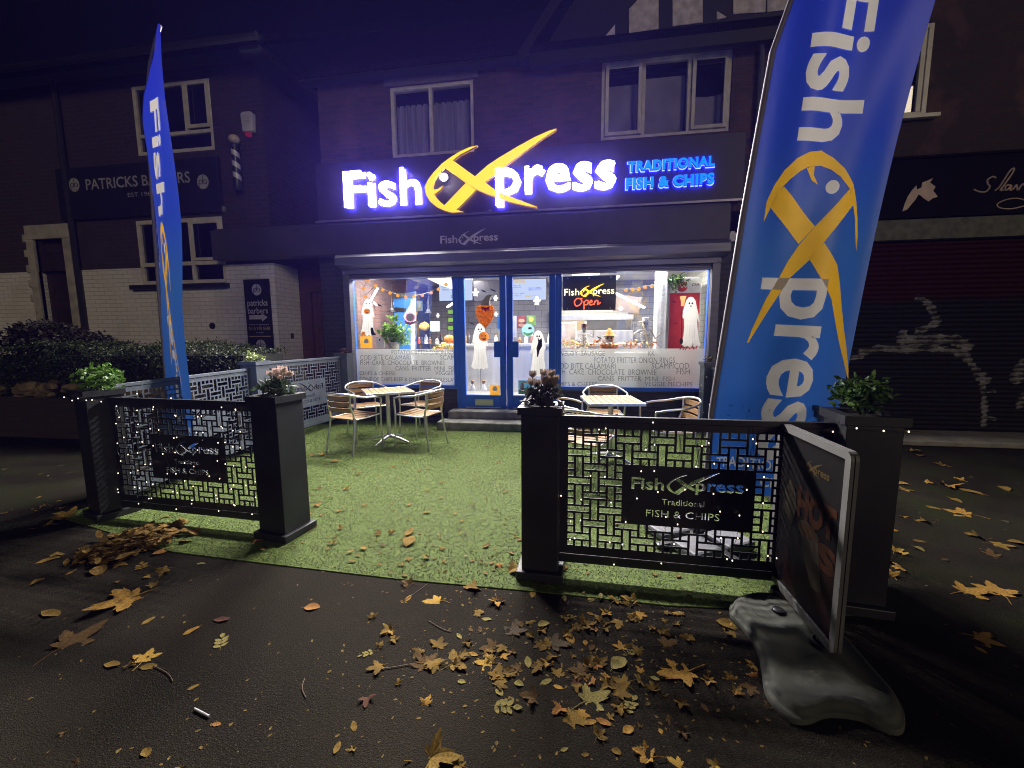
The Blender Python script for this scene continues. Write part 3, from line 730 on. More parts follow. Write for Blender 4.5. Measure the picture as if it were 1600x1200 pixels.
for s, a, b, t_, bt in (("TRADITIONAL", (981, 269), (1116, 261), 253, None), ("FISH & CHIPS", (978, 296), (1115, 289), 279, None)):
    x0, z0 = xz(a[0], a[1], -.2); x1 = xz(b[0], b[1], -.2)[0]; z1 = xz(a[0], t_, -.2)[1]
    bd = MB(); vs, fs = text_fit(s, x0, x1, z0, z1, .045, extr=.02, spacing=1.1); bd.add([(u, -.205 - d * .8, v) for u, v, d in vs], fs); bd = bd.build("letters", M("blue_return", (.02, .08, .5), .5), SG2)
    fc = MB(); vs, fs = text_fit(s, x0, x1, z0, z1, .045, spacing=1.1); fc.add([(u, -.2235, v) for u, v, d in vs], fs); fc.build("lit_face", E_CYAN, bd)
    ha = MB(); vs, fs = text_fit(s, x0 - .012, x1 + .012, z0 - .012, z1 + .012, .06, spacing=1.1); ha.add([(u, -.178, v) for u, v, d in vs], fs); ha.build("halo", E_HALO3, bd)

# ---------------------------------------------------------------- barber signs, pole, alarm
def pb(mb, mk, cx, cz, r, y):
    "round white roundel with the joined letters cut dark into it"
    mb.add([(cx + r * math.cos(a * math.pi / 14), y, cz + r * 1.05 * math.sin(a * math.pi / 14)) for a in range(28)], [tuple(range(28))])
    for sx_ in (-.36, .36):
        mk.tube([(cx + sx_ * r + .30 * r * math.cos(a * math.pi / 8), y - .002, cz - .02 * r + .30 * r * math.sin(a * math.pi / 8)) for a in range(16)], r * .05, 5, closed=True)
    mk.box(cx - .70 * r, cx - .62 * r, y - .003, y - .001, cz - 1.3 * r, cz + .1 * r).box(cx - .02 * r, cx + .06 * r, y - .003, y - .001, cz - .1 * r, cz + 1.35 * r)
SIGNBLK = M("sign_black", (.013, .013, .014), .4)
SIGNWHT = M("sign_white", (.62, .61, .58), .5)
bs = thing("shop_sign", "wide black barber fascia sign with pale capital lettering on the dark brick building", "sign", (-7.8, 0, 3.7))
bsb = MB().box(-9.45, -6.08, -.08, -.002, 3.62, 4.52).build("sign_board", SIGNBLK, bs, bevel=.008)
tx = MB(); mk = MB()
a0 = xz(135, 297, -.082); a1 = xz(298, 290, -.082)
flat_text(tx, "PATRICKS BARBERS", a0[0], a1[0], a0[1], a0[1] + .185, -.083, .012)
a2 = xz(200, 308, -.082); flat_text(tx, "EST 1962", a2[0], a2[0] + .55, a2[1], a2[1] + .07, -.083)
for px, py in ((116, 289), (317, 284)):
    c = xz(px, py, -.082); pb(tx, mk, c[0], c[1], .115, -.083)
tx.build("lettering", M("dim_lettering", (.40, .39, .38), .5), bs); mk.build("roundel_letters", SIGNBLK, bs)
ar = thing("arrow_sign", "tall black sign with white arrow and lettering on the white painted corner", "sign", (-5.57, 0, 1.2))
MB().box(-5.805, -5.30, -.035, -.014, 1.17, 2.46).build("sign_board", SIGNBLK, ar, bevel=.004)
tx = MB(); mk = MB(); ty = MB()
pb(tx, mk, -5.55, 2.28, .095, -.037); pb(tx, mk, -5.55, 1.31, .095, -.037)
flat_text(tx, "patricks", -5.755, -5.355, 2.0 - .035, 2.0 + .11, -.037, .01); flat_text(tx, "barbers", -5.755, -5.36, 1.865, 1.97, -.037, .01)
tx.add([(-5.74, -.037, 1.765), (-5.49, -.037, 1.765), (-5.49, -.037, 1.725), (-5.375, -.037, 1.80), (-5.49, -.037, 1.875 - .0), (-5.49, -.037, 1.84), (-5.74, -.037, 1.84)], [(0, 1, 2, 3, 4, 5, 6)])
flat_text(tx, "to book an appointment", -5.755, -5.36, 1.655, 1.69, -.037); flat_text(tx, "or online", -5.62, -5.48, 1.52, 1.55, -.037)
flat_text(ty, "0115 978 5548", -5.765, -5.345, 1.575, 1.635, -.037, .01); ty.box(-5.765, -5.34, -.038, -.036, 1.455, 1.475)
tx.build("lettering", SIGNWHT, ar); mk.build("roundel_letters", SIGNBLK, ar); ty.build("phone_number", M("gold_print", (.55, .40, .13), .5), ar)
# barber pole
pc = ony(369, 255, -.12); bpz0, bpz1 = 3.98, 4.62
bp = thing("barber_pole", "striped barber pole with a round top on the dark brick wall", "barber pole", (pc.x, -.12, bpz0))
def pole_mat():
    ma, t, b = new_mat("barber_stripes"); tc = N(t, 'TexCoord'); sp = N(t, 'SeparateXYZ'); t.links.new(tc.outputs['Object'], sp.inputs[0])
    a = N(t, 'Math', operation='ARCTAN2'); t.links.new(sp.outputs[1], a.inputs[0]); t.links.new(sp.outputs[0], a.inputs[1])
    d = N(t, 'Math', operation='MULTIPLY_ADD'); d.inputs[1].default_value = 1 / 6.283; t.links.new(a.outputs[0], d.inputs[0])
    e = N(t, 'Math', operation='MULTIPLY'); e.inputs[1].default_value = 5.6; t.links.new(sp.outputs[2], e.inputs[0]); t.links.new(e.outputs[0], d.inputs[2])
    f_ = N(t, 'Math', operation='FRACT'); t.links.new(d.outputs[0], f_.inputs[0]); g_ = N(t, 'Math', operation='GREATER_THAN'); g_.inputs[1].default_value = .52; t.links.new(f_.outputs[0], g_.inputs[0])
    mx = N(t, 'MixRGB'); t.links.new(g_.outputs[0], mx.inputs[0]); mx.inputs[1].default_value = (.015, .015, .02, 1); mx.inputs[2].default_value = (.6, .6, .57, 1)
    t.links.new(mx.outputs[0], b.inputs['Base Color']); b.inputs['Roughness'].default_value = .3; return ma
MB().lathe([(.062, .06), (.062, .60)], (pc.x, -.12, bpz0), 20).build("striped_tube", pole_mat(), bp, smooth=True)
MB().lathe([(.05, -.06), (.075, -.02), (.075, .06)], (pc.x, -.12, bpz0), 16).lathe([(.075, .60), (.075, .66), (.05, .68)], (pc.x, -.12, bpz0), 16).box(pc.x - .02, pc.x + .02, -.06, -.002, bpz0 + .1, bpz0 + .2).build("end_cap", BLACK, bp, smooth=True)
MB().ball((pc.x, -.12, bpz0 + .755), (.085, .085, .075), 16, 10).build("globe", M("globe_cream", (.55, .48, .34), .3), bp, smooth=True)
al = thing("alarm_box", "white burglar alarm box with a red base high on the brick wall", "alarm box", (-5.45, 0, 4.85))
MB().prism([(-5.54, 4.86), (-5.36, 4.86), (-5.34, 5.14), (-5.38, 5.17), (-5.52, 5.17), (-5.56, 5.14)], -.09, -.002).build("casing", M("alarm_white", (.55, .53, .50), .4), al, bevel=.01)
MB().box(-5.51, -5.43, -.085, -.01, 4.80, 4.858).build("lamp", EM("alarm_red", (.8, .05, .08), .05), al, bevel=.008)
at_ = MB(); flat_text(at_, "ALARM", -5.50, -5.40, 5.0, 5.03, -.094); at_.build("lettering", M("grey_print", (.2, .2, .22), .5), al)

# ================================================================ planters
PLLIT = M("planter_paint_lit", (.075, .09, .11), .45, var=.18, scale=5, bmp=.05)  # same paint as the front, brightened in the colour where shop light falls
PLBLK = M("planter_paint", (.014, .0155, .018), .5, var=.45, scale=3.2, bmp=.05)
def planter(x, y, rz, h, wd, label, group="tall square planters of the forecourt fence"):
    t = thing("planter", label, "planter", (x, y, 0), rz, group); a = wd / 2; PLBLK = PLLIT if y > -3 else globals()["PLBLK"]
    MB().box(-a, a, -a, a, .061, h - .046).build("box", PLBLK, t, bevel=.004, world=False)
    MB().box(-a - .03, a + .03, -a - .03, a + .03, .006, .060).build("plinth", PLBLK, t, bevel=.006, world=False)
    cp = MB(); b = a + .018
    for q in ((-b, b, -b, -a + .03), (-b, b, a - .03, b), (-b, -a + .03, -a + .031, a - .031), (a - .03, b, -a + .031, a - .031)): cp.box(q[0], q[1], q[2], q[3], h - .045, h)
    cp.build("cap", PLBLK, t, world=False)
    MB().box(-a + .031, a - .031, -a + .031, a - .031, h - .04, h - .018).build("soil", M("soil", (.02, .014, .010), .95, bmp=.5), t, world=False)
    return t
TILT = math.atan2(-4.43 + 3.98, 1.47 + 3.78)
PL = {}
PL['LO'] = planter(-3.785, -3.90, R(-18), 1.045, .22, "dark planter at the far left front corner, holding a bright green plant")
PL['LI'] = planter(-2.115, -4.00, R(-9), 1.045, .235, "dark planter with pale cyclamen at the left of the entrance gap")
PL['RI'] = planter(-.195, -4.22, R(-2), 1.045, .215, "dark planter with faded dried flowers at the right of the entrance gap")
PL['RO'] = planter(1.47, -4.27, R(-6), 1.045, .24, "dark planter with a round leafy plant at the right front corner behind the swing sign")
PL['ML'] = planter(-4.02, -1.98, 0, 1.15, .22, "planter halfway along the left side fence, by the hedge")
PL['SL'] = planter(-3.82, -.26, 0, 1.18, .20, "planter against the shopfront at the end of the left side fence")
PL['SR'] = planter(1.93, -.30, 0, 1.05, .22, "planter against the shopfront at the right, wound with fairy lights")

# ================================================================ laser cut lattice screens
PIT = .0487; OP = .0350; NC, NR = 29, 17
def lattice(nc, nr, board):
    W_, H_ = nc * PIT, nr * PIT; ox, oz = -W_ / 2, 0; mg = .045
    loops = [[(-W_ / 2 - mg, -.055), (W_ / 2 + mg, -.055), (W_ / 2 + mg, H_ + .06), (-W_ / 2 - mg, H_ + .06)]]
    g_ = (PIT - OP) / 2
    def cut(c0, c1, r0, r1):
        r0, r1, c0, c1 = max(r0, 0), min(r1, nr - 1), max(c0, 0), min(c1, nc - 1)
        if r0 > r1 or c0 > c1: return
        cells = [(c, r_) for c in range(c0, c1 + 1) for r_ in range(r0, r1 + 1)]
        if board:
            cells = [(c, r_) for c, r_ in cells if not (board[0] <= c <= board[1] and board[2] <= r_ <= board[3])]
            if not cells: return
            c0, c1 = min(c for c, _ in cells), max(c for c, _ in cells); r0, r1 = min(r_ for _, r_ in cells), max(r_ for _, r_ in cells)
        x0 = ox + c0 * PIT + g_; x1 = ox + (c1 + 1) * PIT - g_; z1 = H_ - r0 * PIT - g_; z0 = H_ - (r1 + 1) * PIT + g_
        loops.append([(x0, z0), (x1, z0), (x1, z1), (x0, z1)])
    for b in range(-1, nr // 4 + 2):
        for k in range(-1, nc // 4 + 2):
            cut(4 * k + 1, 4 * k + 1, 4 * b, 4 * b + 2); cut(4 * k + 3, 4 * k + 3, 4 * b + 2, 4 * b + 4)
            cut(4 * k + 2, 4 * k + 4, 4 * b + 1, 4 * b + 1); cut(4 * k, 4 * k + 2, 4 * b + 3, 4 * b + 3)
    for r_ in range(0, nr, 2):
        for c in range(0, nc, 2): cut(c, c, r_, r_)
    for c in range(3, nc, 4): pass
    if board:
        bx0 = ox + board[0] * PIT; bx1 = ox + (board[1] + 1) * PIT; bz1 = H_ - board[2] * PIT; bz0 = H_ - (board[3] + 1) * PIT
        bw_ = (bx1 - bx0); S = bw_ * .86; lx = bx0 + bw_ * .065; lz = bz0 + (bz1 - bz0) * .60
        for wd in ('Fish', 'press'):
            vs, fs = logo_text(wd, .02, res=2)
            for lp in outline_loops([(lx + a * S, lz + b * S) for a, b, d in vs], fs): loops.append(lp)
        for p in (U_ARC, U_BACK, U_TA, U_TB):
            cx = sum(a for a, b in p) / len(p); cz = sum(b for a, b in p) / len(p)
            if p is U_BACK: p = [q for q in p if q[0] < .60]
            k_ = .94
            loops.append([(lx + (cx + (a - cx) * k_) * S, lz + (cz + (b - cz) * k_) * S) for a, b in p])
        for s, a, b, z0, z1 in (("Traditional", .31, .64, .36, .46), ("FISH & CHIPS", .19, .76, .14, .26)):
            vs, fs = text_fit(s, bx0 + bw_ * a, bx0 + bw_ * b, bz0 + (bz1 - bz0) * z0, bz0 + (bz1 - bz0) * z1, 0, res=2)
            loops += outline_loops(vs, fs)
    vs, fs = sheet_with_holes(loops, .004)
    mb = MB(); mb.add([(a, d, b) for a, b, d in vs], fs); return mb
LAT_FULL = lattice(NC, NR, (7, 21, 5, 12))
def screen_panel(x0, y0, x1, y1, z0, z1, label):
    cx, cy = (x0 + x1) / 2, (y0 + y1) / 2; Ln = math.hypot(x1 - x0, y1 - y0); rz = math.atan2(y1 - y0, x1 - x0)
    t = thing("lattice_screen", label, "fence panel", (cx, cy, 0), rz, "laser cut metal screens between the planters")
    PLBLK = PLLIT if y0 > -3 else globals()["PLBLK"]
    W_, H_ = NC * PIT, NR * PIT; bh = z1 - z0 - .07
    mm = Matrix.Translation((0, 0, z0 + .055)) @ Matrix.Diagonal((Ln / (W_ + .09), 1, bh / (H_ + .115), 1)) @ Matrix.Translation((0, 0, .055))
    s = MB().join(LAT_FULL, mm); s.build("screen", PLBLK, t, world=False)
    MB().box(-Ln / 2, Ln / 2, -.016, .016, z1 - .032, z1).build("top_rail", PLBLK, t, bevel=.003, world=False)
    MB().box(-Ln / 2, Ln / 2, -.006, .006, z0, z0 + .053).build("bottom_rail", PLBLK, t, bevel=.003, world=False)
    return t
def edge(a, b, wa, wb):
    d = Vector((b[0] - a[0], b[1] - a[1])).normalized(); return (a[0] + d.x * wa, a[1] + d.y * wa, b[0] - d.x * wb, b[1] - d.y * wb)
def loc(k): return tuple(PL[k].location[:2])
P1 = screen_panel(*edge(loc('LO'), loc('LI'), .112, .12), .075, .985, "dark lattice screen at the left front, with cut out lettering and many fairy lights")
P2 = screen_panel(*edge(loc('RI'), loc('RO'), .108, .122), .075, .985, "dark lattice screen at the right front, with cut out lettering, behind the swing sign")
P3 = screen_panel(*edge(loc('ML'), loc('LO'), .112, .112), .10, 1.07, "lit grey lattice screen on the left side nearest the street, beside the hedge")
P4 = screen_panel(*edge(loc('SL'), loc('ML'), .102, .112), .12, 1.13, "lit grey lattice screen on the left side nearest the shop, beside the table")
P5 = screen_panel(*edge(loc('RO'), loc('SR'), .122, .112), .08, .99, "dark lattice screen along the right side of the forecourt, mostly behind the flag")

# ---------------------------------------------------------------- fairy lights
BULB = EM("fairy_bulb", (1, .84, .62), .85, sample=False)
WIRE = M("fairy_wire", (.015, .018, .015), .6)
bulb_me = None
def fairy(label, path, n, loc0, rz=0):
    global bulb_me
    t = thing("fairy_lights", label, "string lights", loc0, rz, "fairy lights wound round the fence")
    MB().tube(path, .0014, 4).build("wire", WIRE, t, world=False)
    for i in range(n):
        p = path[int((i + .5) * len(path) / n)]
        q = (p[0] + rnd.uniform(-.006, .006), p[1] - .006, p[2] + rnd.uniform(-.006, .006))
        if bulb_me is None:
            o = MB().ball((0, 0, 0), (.0038, .0038, .0050), 8, 6).build("bulb", BULB, t, world=False, smooth=True); bulb_me = o
        else:
            o = bulb_me.copy(); COL.objects.link(o); o.parent = t
        o.location = q
    return t
def zigzag(L, z0, z1, n, y=-.02, jit=.05):
    pts = []
    for i in range(n + 1):
        x = -L / 2 + L * i / n; z = (z0 if i % 2 else z1)
        pts.append((x + rnd.uniform(-jit, jit), y, z + rnd.uniform(-jit, jit)))
    o = []
    for i in range(len(pts) - 1):
        for k in range(12):
            t = k / 12; a, b = pts[i], pts[i + 1]
            o.append((a[0] + (b[0] - a[0]) * t + rnd.uniform(-.022, .022), y, a[2] + (b[2] - a[2]) * t + rnd.uniform(-.02, .02)))
    return o
l1 = (P1.location.x, P1.location.y, 0); l2 = (P2.location.x, P2.location.y, 0)
fairy("dense string of warm fairy lights over the left front lattice screen", zigzag(1.62, .12, .97, 17), 98, l1, P1.rotation_euler.z)
fairy("sparse string of warm fairy lights over the right front lattice screen", zigzag(1.55, .12, .97, 11), 64, l2, P2.rotation_euler.z)
rp_ = [( -.16 + 1.5 * i / 60 * .7 - .70, -.022, .955 + .018 * math.sin(i * 1.3)) for i in range(61)]
sp_ = []
for i in range(140):
    a = i * .33; sp_.append((.135 * math.cos(a) + .05 * math.sin(a * .3), -.02 + .135 * math.sin(a), 1.06 - .95 * i / 140))
fairy("fairy lights spiralling down the planter at the right of the shopfront", sp_, 46, (PL['SR'].location.x, PL['SR'].location.y, 0))
fairy("short row of fairy lights along the rim of the far left planter", [(-.15 + .5 * i / 20, -.15 + .002 * i, .985 + .01 * math.sin(i)) for i in range(21)], 6, tuple(PL['LO'].location), R(-14))
fairy("two fairy lights on the rim of the planter at the right front corner", [(-.14 + .30 * i / 12, -.152, .985) for i in range(13)], 3, tuple(PL['RO'].location), R(-6))

# ================================================================ plants
def leaf_cloud(mb, c, rad, n, ls, shell=.55, droop=0, up=0):
    c = Vector(c)
    for i in range(n):
        while 1:
            d = Vector((rnd.uniform(-1, 1), rnd.uniform(-1, 1), rnd.uniform(-1, 1)))
            if .05 < d.length < 1: break
        d = d.normalized() * (shell + (1 - shell) * rnd.random())
        p = c + Vector((d.x * rad[0], d.y * rad[1], d.z * rad[2]))
        a = Vector((rnd.gauss(0, 1), rnd.gauss(0, 1), rnd.gauss(up, .7))).normalized(); b = a.orthogonal().normalized(); b.rotate(Matrix.Rotation(rnd.uniform(0, 6.28), 3, a)); n_ = a.cross(b)
        s = ls * rnd.uniform(.6, 1.25)
        tip = p + a * s + Vector((0, 0, -droop * s)); mid = p + a * s * .5
        mb.add([p, mid + b * s * .30 + n_ * s * .06, tip, mid - b * s * .30 + n_ * s * .06], [(0, 1, 2), (0, 2, 3)])
    return mb
def LEAF(name, c, var=.35, rough=.5): return M(name, c, rough, var=var, scale=14, trans=.25)
G_BRIGHT = LEAF("leaf_bright_green", (.095, .20, .030)); G_DARK = LEAF("leaf_dark_green", (.030, .060, .018)); G_IVY = LEAF("leaf_grey_green", (.055, .085, .045))
def on(k, dz=0): p = PL[k].location; return (p.x, p.y, {'ML': 1.15, 'SL': 1.18, 'SR': 1.05}.get(k, 1.045) + dz)
def potplant(name, label, k, rad, n, ls, ma, cz, group="plants growing in the planters", sx=0):
    c = on(k); t = thing(name, label, "plant", c, 0, group)
    mb = MB(); leaf_cloud(mb, (c[0] + sx, c[1], c[2] + cz), rad, n, ls, .35); mb.build("foliage", ma, t)
    st_ = MB()
    for i in range(9):
        a = rnd.uniform(0, 6.28); st_.tube([(c[0], c[1], c[2] - .03), (c[0] + sx + rad[0] * .6 * math.cos(a), c[1] + rad[1] * .6 * math.sin(a), c[2] + cz + rad[2] * .3)], .003, 5)
    st_.build("stem", G_DARK, t); return t
potplant("leafy_plant", "bright green leafy plant in the far left front planter", 'LO', (.17, .15, .11), 420, .045, G_BRIGHT, .09, sx=.03)
potplant("leafy_plant", "round green leafy plant in the right front corner planter behind the swing sign", 'RO', (.14, .13, .09), 460, .040, LEAF("leaf_mid_green", (.075, .15, .028)), .10, sx=-.02)
cy = potplant("cyclamen", "cyclamen with pale pink flowers in the planter left of the entrance", 'LI', (.13, .11, .06), 230, .05, G_IVY, .05)
def petals(mb, c, s, n=5):
    for i in range(n):
        a = i * 6.283 / n + rnd.uniform(-.3, .3); d = Vector((math.cos(a) * .45, math.sin(a) * .45, 1)).normalized(); b = d.orthogonal().normalized()
        p = Vector(c); mb.add([p, p + d * s * .5 + b * s * .3, p + d * s, p + d * s * .5 - b * s * .3], [(0, 1, 2), (0, 2, 3)])
fl_ = MB(); fs_ = MB(); c = Vector(on('LI'))
for i in range(16):
    p = c + Vector((rnd.uniform(-.02, .13), rnd.uniform(-.08, .08), rnd.uniform(.09, .17))); petals(fl_, p, .05); fs_.tube([c + Vector((.03, 0, -.02)), p], .0018, 5)
fl_.build("flowers", LEAF("petal_pink", (.60, .46, .42), .15), cy); fs_.build("flower_stalks", G_IVY, cy)
dry = potplant("dried_flower", "faded brown cyclamen with dry flower heads in the planter right of the entrance", 'RI', (.12, .10, .065), 260, .05, LEAF("leaf_withered", (.055, .055, .045)), .06)
fl_ = MB(); c = Vector(on('RI')); fs_ = MB()
for i in range(13):
    p = c + Vector((rnd.uniform(-.10, .08), rnd.uniform(-.06, .06), rnd.uniform(.09, .17))); petals(fl_, p, .055, 6); fs_.tube([c + Vector((0, 0, -.02)), p], .002, 5)
fl_.build("flowers", LEAF("petal_dry", (.26, .20, .16), .25), dry); fs_.build("flower_stalks", LEAF("stalk_dry", (.12, .09, .06)), dry)
potplant("leafy_plant", "pale green leaves in the planter halfway along the left side fence", 'ML', (.13, .1, .05), 90, .06, LEAF("leaf_pale_green", (.24, .30, .10)), .05)
potplant("small_plant", "sparse reddish plant in the planter at the shop end of the left fence", 'SL', (.08, .08, .04), 50, .04, LEAF("leaf_reddish", (.16, .08, .06)), .03)
potplant("small_plant", "sparse plant among fairy lights in the planter at the right of the shopfront", 'SR', (.12, .1, .05), 90, .045, LEAF("leaf_mixed", (.14, .13, .06)), .04)
# hedge and shrub in front of the barber's, raised bank
hg = thing("hedge", "clipped dark green hedge in front of the white painted wall", "hedge", (-6.6, -1.2, 0))
hb_ = MB()
for i in range(22000):
    x = -9.2 + 4.75 * rnd.random(); fcr = rnd.random()
    top = 1.36 - .055 * (x + 9.2) / 4.7 + .05 * math.sin(x * 3.1) + .02 * math.sin(x * 11)
    if fcr < .40: p = Vector((x, rnd.uniform(-1.75, -.75), top - .06 * rnd.random() ** 2))
    else: p = Vector((x, -1.75 + .05 * math.sin(x * 7) + rnd.random() ** 2 * .14, rnd.uniform(.45, top)))
    if rnd.random() < .06: p.z += rnd.uniform(0, .07)
    a = Vector((rnd.gauss(0, 1), rnd.gauss(-.4, 1), rnd.gauss(.5, .8))).normalized(); b = a.orthogonal().normalized(); b.rotate(Matrix.Rotation(rnd.uniform(0, 6.28), 3, a))
    s = rnd.uniform(.022, .045); hb_.add([p, p + a * s * .5 + b * s * .3, p + a * s, p + a * s * .5 - b * s * .3], [(0, 1, 2, 3)])
hb_.build("foliage", LEAF("hedge_leaf", (.028, .042, .012), .5), hg)
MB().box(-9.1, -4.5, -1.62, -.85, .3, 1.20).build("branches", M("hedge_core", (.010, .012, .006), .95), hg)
rk = thing("retaining_wall", "low dark brick retaining wall with rough stones on top, under the hedge", "low wall", (-6.8, -1.8, 0))
MB().box(-13, -4.45, -1.84, -.6, 0, .60).build("wall", BRICK("low_wall_brick", (.045, .030, .022), (.035, .024, .018), (.03, .027, .022), bmp=.8), rk)
rw = MB()
for i in range(70):
    x = -9.2 + rnd.random() * 4.4; r_ = rnd.uniform(.05, .13); s_ = MB().ball((0, 0, 0), (r_ * rnd.uniform(1, 1.7), r_, r_ * rnd.uniform(.6, .95)), 8, 6)
    s_.v = [(p[0] * (1 + .18 * math.sin(p[2] * 40 + i)), p[1], p[2] * (1 + .15 * math.cos(p[0] * 35 + i))) for p in s_.v]
    rw.join(s_, Matrix.Translation((x, rnd.uniform(-1.86, -1.66), .62 + rnd.random() * .14)) @ Matrix.Rotation(rnd.uniform(-.5, .5), 4, 'Y') @ Matrix.Rotation(rnd.uniform(0, 3), 4, 'Z'))
rw.build("stones", M("wall_stone", (.17, .125, .065), .9, var=.5, scale=5, bmp=.8, bscale=18), rk)
shb = thing("shrub", "dark reddish rounded shrub by the barber's doorway", "shrub", (-8.6, -1.0, .9))
mb = MB(); leaf_cloud(mb, (-8.35, -1.25, 1.45), (.62, .45, .30), 2600, .07, .5); leaf_cloud(mb, (-7.75, -1.2, 1.38), (.45, .4, .22), 1300, .07, .5); mb.build("foliage", LEAF("shrub_leaf", (.020, .016, .010), .5), shb)
st_ = MB()
for i in range(8): st_.tube([(-8.2, -1.25, .6), (-8.2 + rnd.uniform(-.5, .6), -1.25 + rnd.uniform(-.2, .2), 1.5)], .012, 5)
st_.build("stem", M("bark", (.05, .035, .025), .9), shb)
# ================================================================ feather flags
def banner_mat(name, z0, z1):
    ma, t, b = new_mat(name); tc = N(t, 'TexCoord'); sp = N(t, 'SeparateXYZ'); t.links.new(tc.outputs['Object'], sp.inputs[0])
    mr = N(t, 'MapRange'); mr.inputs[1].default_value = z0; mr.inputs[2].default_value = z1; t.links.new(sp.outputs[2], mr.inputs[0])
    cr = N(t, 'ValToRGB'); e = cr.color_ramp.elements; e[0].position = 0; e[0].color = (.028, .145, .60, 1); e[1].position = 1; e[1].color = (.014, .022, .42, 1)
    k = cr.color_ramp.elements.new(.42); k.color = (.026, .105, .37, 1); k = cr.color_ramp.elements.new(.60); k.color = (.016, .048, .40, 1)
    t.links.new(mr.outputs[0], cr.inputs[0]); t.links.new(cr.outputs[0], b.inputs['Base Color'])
    b.inputs['Roughness'].default_value = .38; b.inputs['Specular IOR Level'].default_value = .35; b.inputs['Sheen Weight'].default_value = .1
    nz = N(t, 'TexNoise', i_Scale=420, i_Detail=1); t.links.new(tc.outputs['Object'], nz.inputs[0]); bump(t, b, nz.outputs[0], .12, .002)
    tr = N(t, 'BsdfTranslucent'); t.links.new(cr.outputs[0], tr.inputs[0])
    ms = N(t, 'MixShader'); ms.inputs[0].default_value = .10; t.links.new(b.outputs[0], ms.inputs[1]); t.links.new(tr.outputs[0], ms.inputs[2]); t.links.new(ms.outputs[0], t.nodes["Material Output"].inputs[0])
    return ma
PRINT_W = M("printed_white", (.80, .78, .74), .45, var=.05, trans=.06)
PRINT_Y = M("printed_yellow", (.74, .42, .018), .45, var=.06, trans=.09)
FPOLE = M("flag_pole", (.50, .48, .46), .35, .4)
def cut_print(outl, prints):
    "the banner outline as a flat sheet with the printed shapes taken out of it"
    def tmp(mb): me = bpy.data.meshes.new("t"); me.from_pydata(mb.v, [], mb.f); bm = bmesh.new(); bm.from_mesh(me); bmesh.ops.remove_doubles(bm, verts=bm.verts, dist=1e-6); bmesh.ops.recalc_face_normals(bm, faces=bm.faces); bm.to_mesh(me); bm.free(); o = bpy.data.objects.new("t", me); COL.objects.link(o); return o
    slab = tmp(MB().prism(outl, -.002, .002)); cut = MB()
    for mm in prints:
        n = len(mm.v); vs = [(x, -.02, z) for x, y, z in mm.v] + [(x, .02, z) for x, y, z in mm.v]; cnt = {}
        for f in mm.f:
            for i in range(len(f)): cnt.setdefault(frozenset((f[i], f[(i + 1) % len(f)])), []).append((f[i], f[(i + 1) % len(f)]))
        cut.add(vs, [tuple(f) for f in mm.f] + [tuple(i + n for i in reversed(f)) for f in mm.f] + [(l[0][1], l[0][0], l[0][0] + n, l[0][1] + n) for l in cnt.values() if len(l) == 1])
    cu = tmp(cut); md = slab.modifiers.new("b", 'BOOLEAN'); md.operation = 'DIFFERENCE'; md.solver = 'EXACT'; md.use_self = True; md.object = cu
    dg = bpy.context.evaluated_depsgraph_get(); me = bpy.data.meshes.new_from_object(slab.evaluated_get(dg)); o = MB()
    keep = [p for p in me.polygons if p.normal.y < -.9]; o.add([(v.co.x, 0, v.co.z) for v in me.vertices], [tuple(p.vertices) for p in keep])
    for q in (slab, cu): bpy.data.objects.remove(q)
    return o
